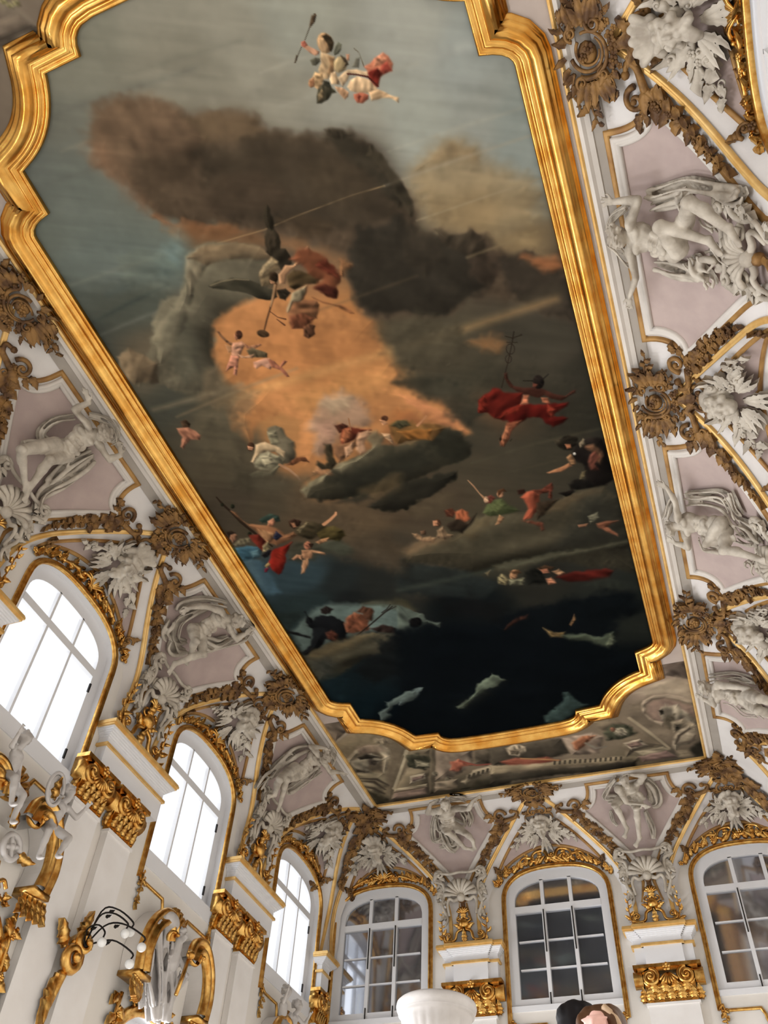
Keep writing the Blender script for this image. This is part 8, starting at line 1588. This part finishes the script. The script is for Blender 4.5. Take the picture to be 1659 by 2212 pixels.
# wall light between the paired pilasters
scn = thing('wall_sconce', 'gilt scroll wall light with white globes between the paired pilasters', 'sconce', w3('L', 11.35, 5.2, .1))
mb = MB(); volute(mb, -.05, .02, .26, 1.5, pi/2, -1, .34, .22); volute(mb, .10, .25, .2, 1.4, 0, 1, .34, .26); leaf(mb, -.1, -.2, -pi/2-.2, .8, .26, 5, .1, .08, .12); leaf(mb, -.15, .1, 2.2, .45, .3, 4, .3, .1, .1); leaf(mb, .05, .3, 1.2, .5, .26, 4, .3, .12, .1); tube(mb, bez([(-.05, -.2), (-.12, -.6), (-.2, -1.0)], 12), np.linspace(.08, .02, 12), 7, z=.12)
mb.build('gilt_body', 'gold', scn, wall_fn('L', 11.18, 5.22, .12))
M['globe'] = mat('frosted_white_glass', srgb(250, 250, 248), None, rough=.25, spec=.5)
for k, (du, z, c) in enumerate([(.12, 5.48, .55), (.42, 5.72, .7), (.68, 5.86, .6), (.72, 5.62, .85), (.66, 5.36, .75)]):
    top = (du*.6+.05, z+.28-5.22, c*.7); arm = MB(); tube(arm, bez([(.08, .2, .28), (du*.35, z+.18-5.22, c*.5), top, (du, z+.16-5.22, c), (du, z+.06-5.22, c)], 18), .014, 6); leaf(arm, du*.5, z+.2-5.22, .4, .12, .06, 3, .4, c*.6, .03); ao = arm.build('arm', 'dark', scn, wall_fn('L', 11.18, 5.22, .1))
    gb = MB(); ball(gb, (du, z-5.22, c), .072, 10); gb.build('globe', 'globe', scn, wall_fn('L', 11.18, 5.22, .1))
# ------------------------------------------------------------------ marble urn on its pier, and two visitors on the stair landing
ux, uy, uz = -3.38, 10.75, 3.90
prof = [(.0, .10), (.36, .10), (.40, .125), (.44, .125), (.468, .10), (.476, .06), (.468, .025), (.448, .0), (.452, -.012), (.448, -.028), (.425, -.035), (.412, -.06), (.408, -.10), (.395, -.17), (.365, -.25), (.31, -.34), (.23, -.42), (.15, -.47), (.095, -.50), (.075, -.56), (.07, -.64), (.10, -.72), (.16, -.76), (.22, -.78), (.22, -.86), (.0, -.86)]
nseg = 144; v = []
for r_, z_ in prof:
    for a in range(nseg):
        rr_ = r_*(1+(.022*math.sin(pi*min(max((-.04-z_)/.44, 0), 1))*abs(math.sin(a/nseg*2*pi*12)) if z_ < -.05 else 0)); v.append((ux+rr_*math.cos(a/nseg*2*pi), uy+rr_*math.sin(a/nseg*2*pi), uz+z_))
urn = thing('marble_urn', 'white marble urn with wide bowl, in front of the left mirrored window', 'urn', (ux, uy, uz-.86)); nb = 15
mk('bowl', v[:nb*nseg], grid_faces(nb, nseg, cv=True), 'marble', urn); mk('stem', v[(nb-1)*nseg:], grid_faces(len(prof)-nb+1, nseg, cv=True), 'marble', urn)
pier = thing('marble_pier', 'square white pier carrying the marble urn', 'pier', (ux, uy, FLOOR)); mb = MB(); mb.add(*box(ux-.30, ux+.30, uy-.30, uy+.30, FLOOR, uz-1.0)); mb.build('shaft', 'marble', pier, None, False); mb = MB(); mb.add(*box(ux-.36, ux+.36, uy-.36, uy+.36, uz-1.0, uz-.862)); mb.build('cap', 'marble', pier, None, False)
landing = structure(mk('floor_landing', *box(-2.4, 1.2, 2.9, 6.0, FLOOR, -.36), 'floor', None, False))
M['skin'] = mat('skin', srgb(236, 190, 178), srgb(228, 180, 168), 8, .5, spec=.4)
M['hair_brown'] = mat('dark_brown_hair', srgb(58, 40, 30), srgb(104, 70, 42), 3.0, .45, lo=.4, hi=.75, spec=.2); M['hair_black'] = mat('black_hair', srgb(12, 10, 12), srgb(22, 19, 20), 6, .65, spec=.15); M['hair_light'] = mat('light_hair_strand', srgb(186, 158, 128), None, rough=.5)
M['cloth_w'] = mat('white_blouse', srgb(226, 222, 216), None, rough=.8); M['cloth_d'] = mat('dark_coat', srgb(40, 40, 48), None, rough=.8); M['jeans'] = mat('blue_jeans', srgb(60, 74, 100), None, rough=.8)
def visitor(x, y, ztop, face, label, hair, top, streak):
    root = thing('person', label, 'person', (x, y, -.36), None); Ht = ztop+.36; q = math.atan2(face[1], face[0]); cf, sf = math.cos(q), math.sin(q)
    tow = lambda v: np.stack([x+v[:, 0]*sf+v[:, 2]*cf, y-v[:, 0]*cf+v[:, 2]*sf, -.36+v[:, 1]*Ht], -1)
    def HB(mb, nm, m, vox=.012): v, f = fuse(mb, vox, 1); v[:, 1] /= Ht; return mk(nm, tow(v), f, m, root)
    h = Ht; mb = MB(); head(mb, (0, h-.015, .0), (0, h-.235, .045), 1, 0, (0, 0, 1), False); cap(mb, (0, h-.20, -.01), (0, h-.33, -.02), .052, .06)
    for s in (-1, 1):
        cap(mb, (s*.17, h-.36, -.02), (s*.21, h-.64, -.02), .046, .038); cap(mb, (s*.21, h-.64, -.02), (s*.19, h-.86, .06), .036, .026); hand(mb, (s*.19, h-.86, .06), (s*.19, h-.95, .08), .85)
        cap(mb, (s*.09, h*.52, 0), (s*.095, h*.28, .01), .085, .058); cap(mb, (s*.095, h*.28, .01), (s*.10, .07, -.02), .056, .036); ell(mb, (s*.105, .035, .05), (.042, .035, .11))
    ell(mb, (0, h-.45, 0), (.165, .17, .10)); ell(mb, (0, h*.60, 0), (.125, .14, .09)); ell(mb, (0, h*.53, 0), (.155, .11, .11)); HB(mb, 'body', 'skin')
    mb = MB(); ell(mb, (0, h-.45, 0), (.185, .19, .12)); ell(mb, (0, h*.60, 0), (.145, .16, .11)); ell(mb, (0, h*.54, 0), (.17, .10, .125)); cap(mb, (-.15, h-.37, -.02), (.15, h-.37, -.02), .065, .065)
    for s in (-1, 1): cap(mb, (s*.17, h-.36, -.02), (s*.215, h-.64, -.02), .064, .052)
    HB(mb, 'shirt', top, .014)
    mb = MB(); ell(mb, (0, h*.52, 0), (.168, .11, .124))
    for s in (-1, 1): cap(mb, (s*.09, h*.50, 0), (s*.095, h*.28, .01), .098, .072); cap(mb, (s*.095, h*.28, .01), (s*.10, .10, -.02), .070, .056)
    HB(mb, 'trousers', 'jeans', .014)
    # parted hair: two masses either side of the parting, leaving the forehead bare
    mb = MB()
    for s in (-1, 1):
        ell(mb, (s*.036, h-.062, -.030), (.054, .066, .098)); ell(mb, (s*.066, h-.10, -.01), (.028, .080, .075)); ell(mb, (s*.06, h-.085, .040), (.026, .05, .036)); cap(mb, (s*.075, h-.15, -.03), (s*.10, h-.46, .02), .038, .022)
    ell(mb, (0, h-.11, -.065), (.085, .12, .07)); ell(mb, (0, h-.050, -.025), (.062, .054, .088)); v, f = fuse(mb, .008, 1); v[:, 1] /= Ht; mk('hair', tow(v), f, hair, root)
    if streak:
        mb = MB(); tube(mb, bez([(-.03, h-.03, .055), (-.072, h-.08, .058), (-.088, h-.16, .04), (-.09, h-.3, .03)], 12), .012, 6); v = mb.verts(); v[:, 1] /= Ht; mk('hair_strand', tow(v), mb.f, 'hair_light', root)
visitor(-.505, 3.66, 1.318, (-.1, -1.0), 'person with parted dark brown hair and bare forehead at bottom edge', 'hair_brown', 'cloth_w', True)
visitor(-.655, 4.13, 1.485, (.15, 1.0), 'person with black hair standing behind, seen from the back', 'hair_black', 'cloth_d', False)
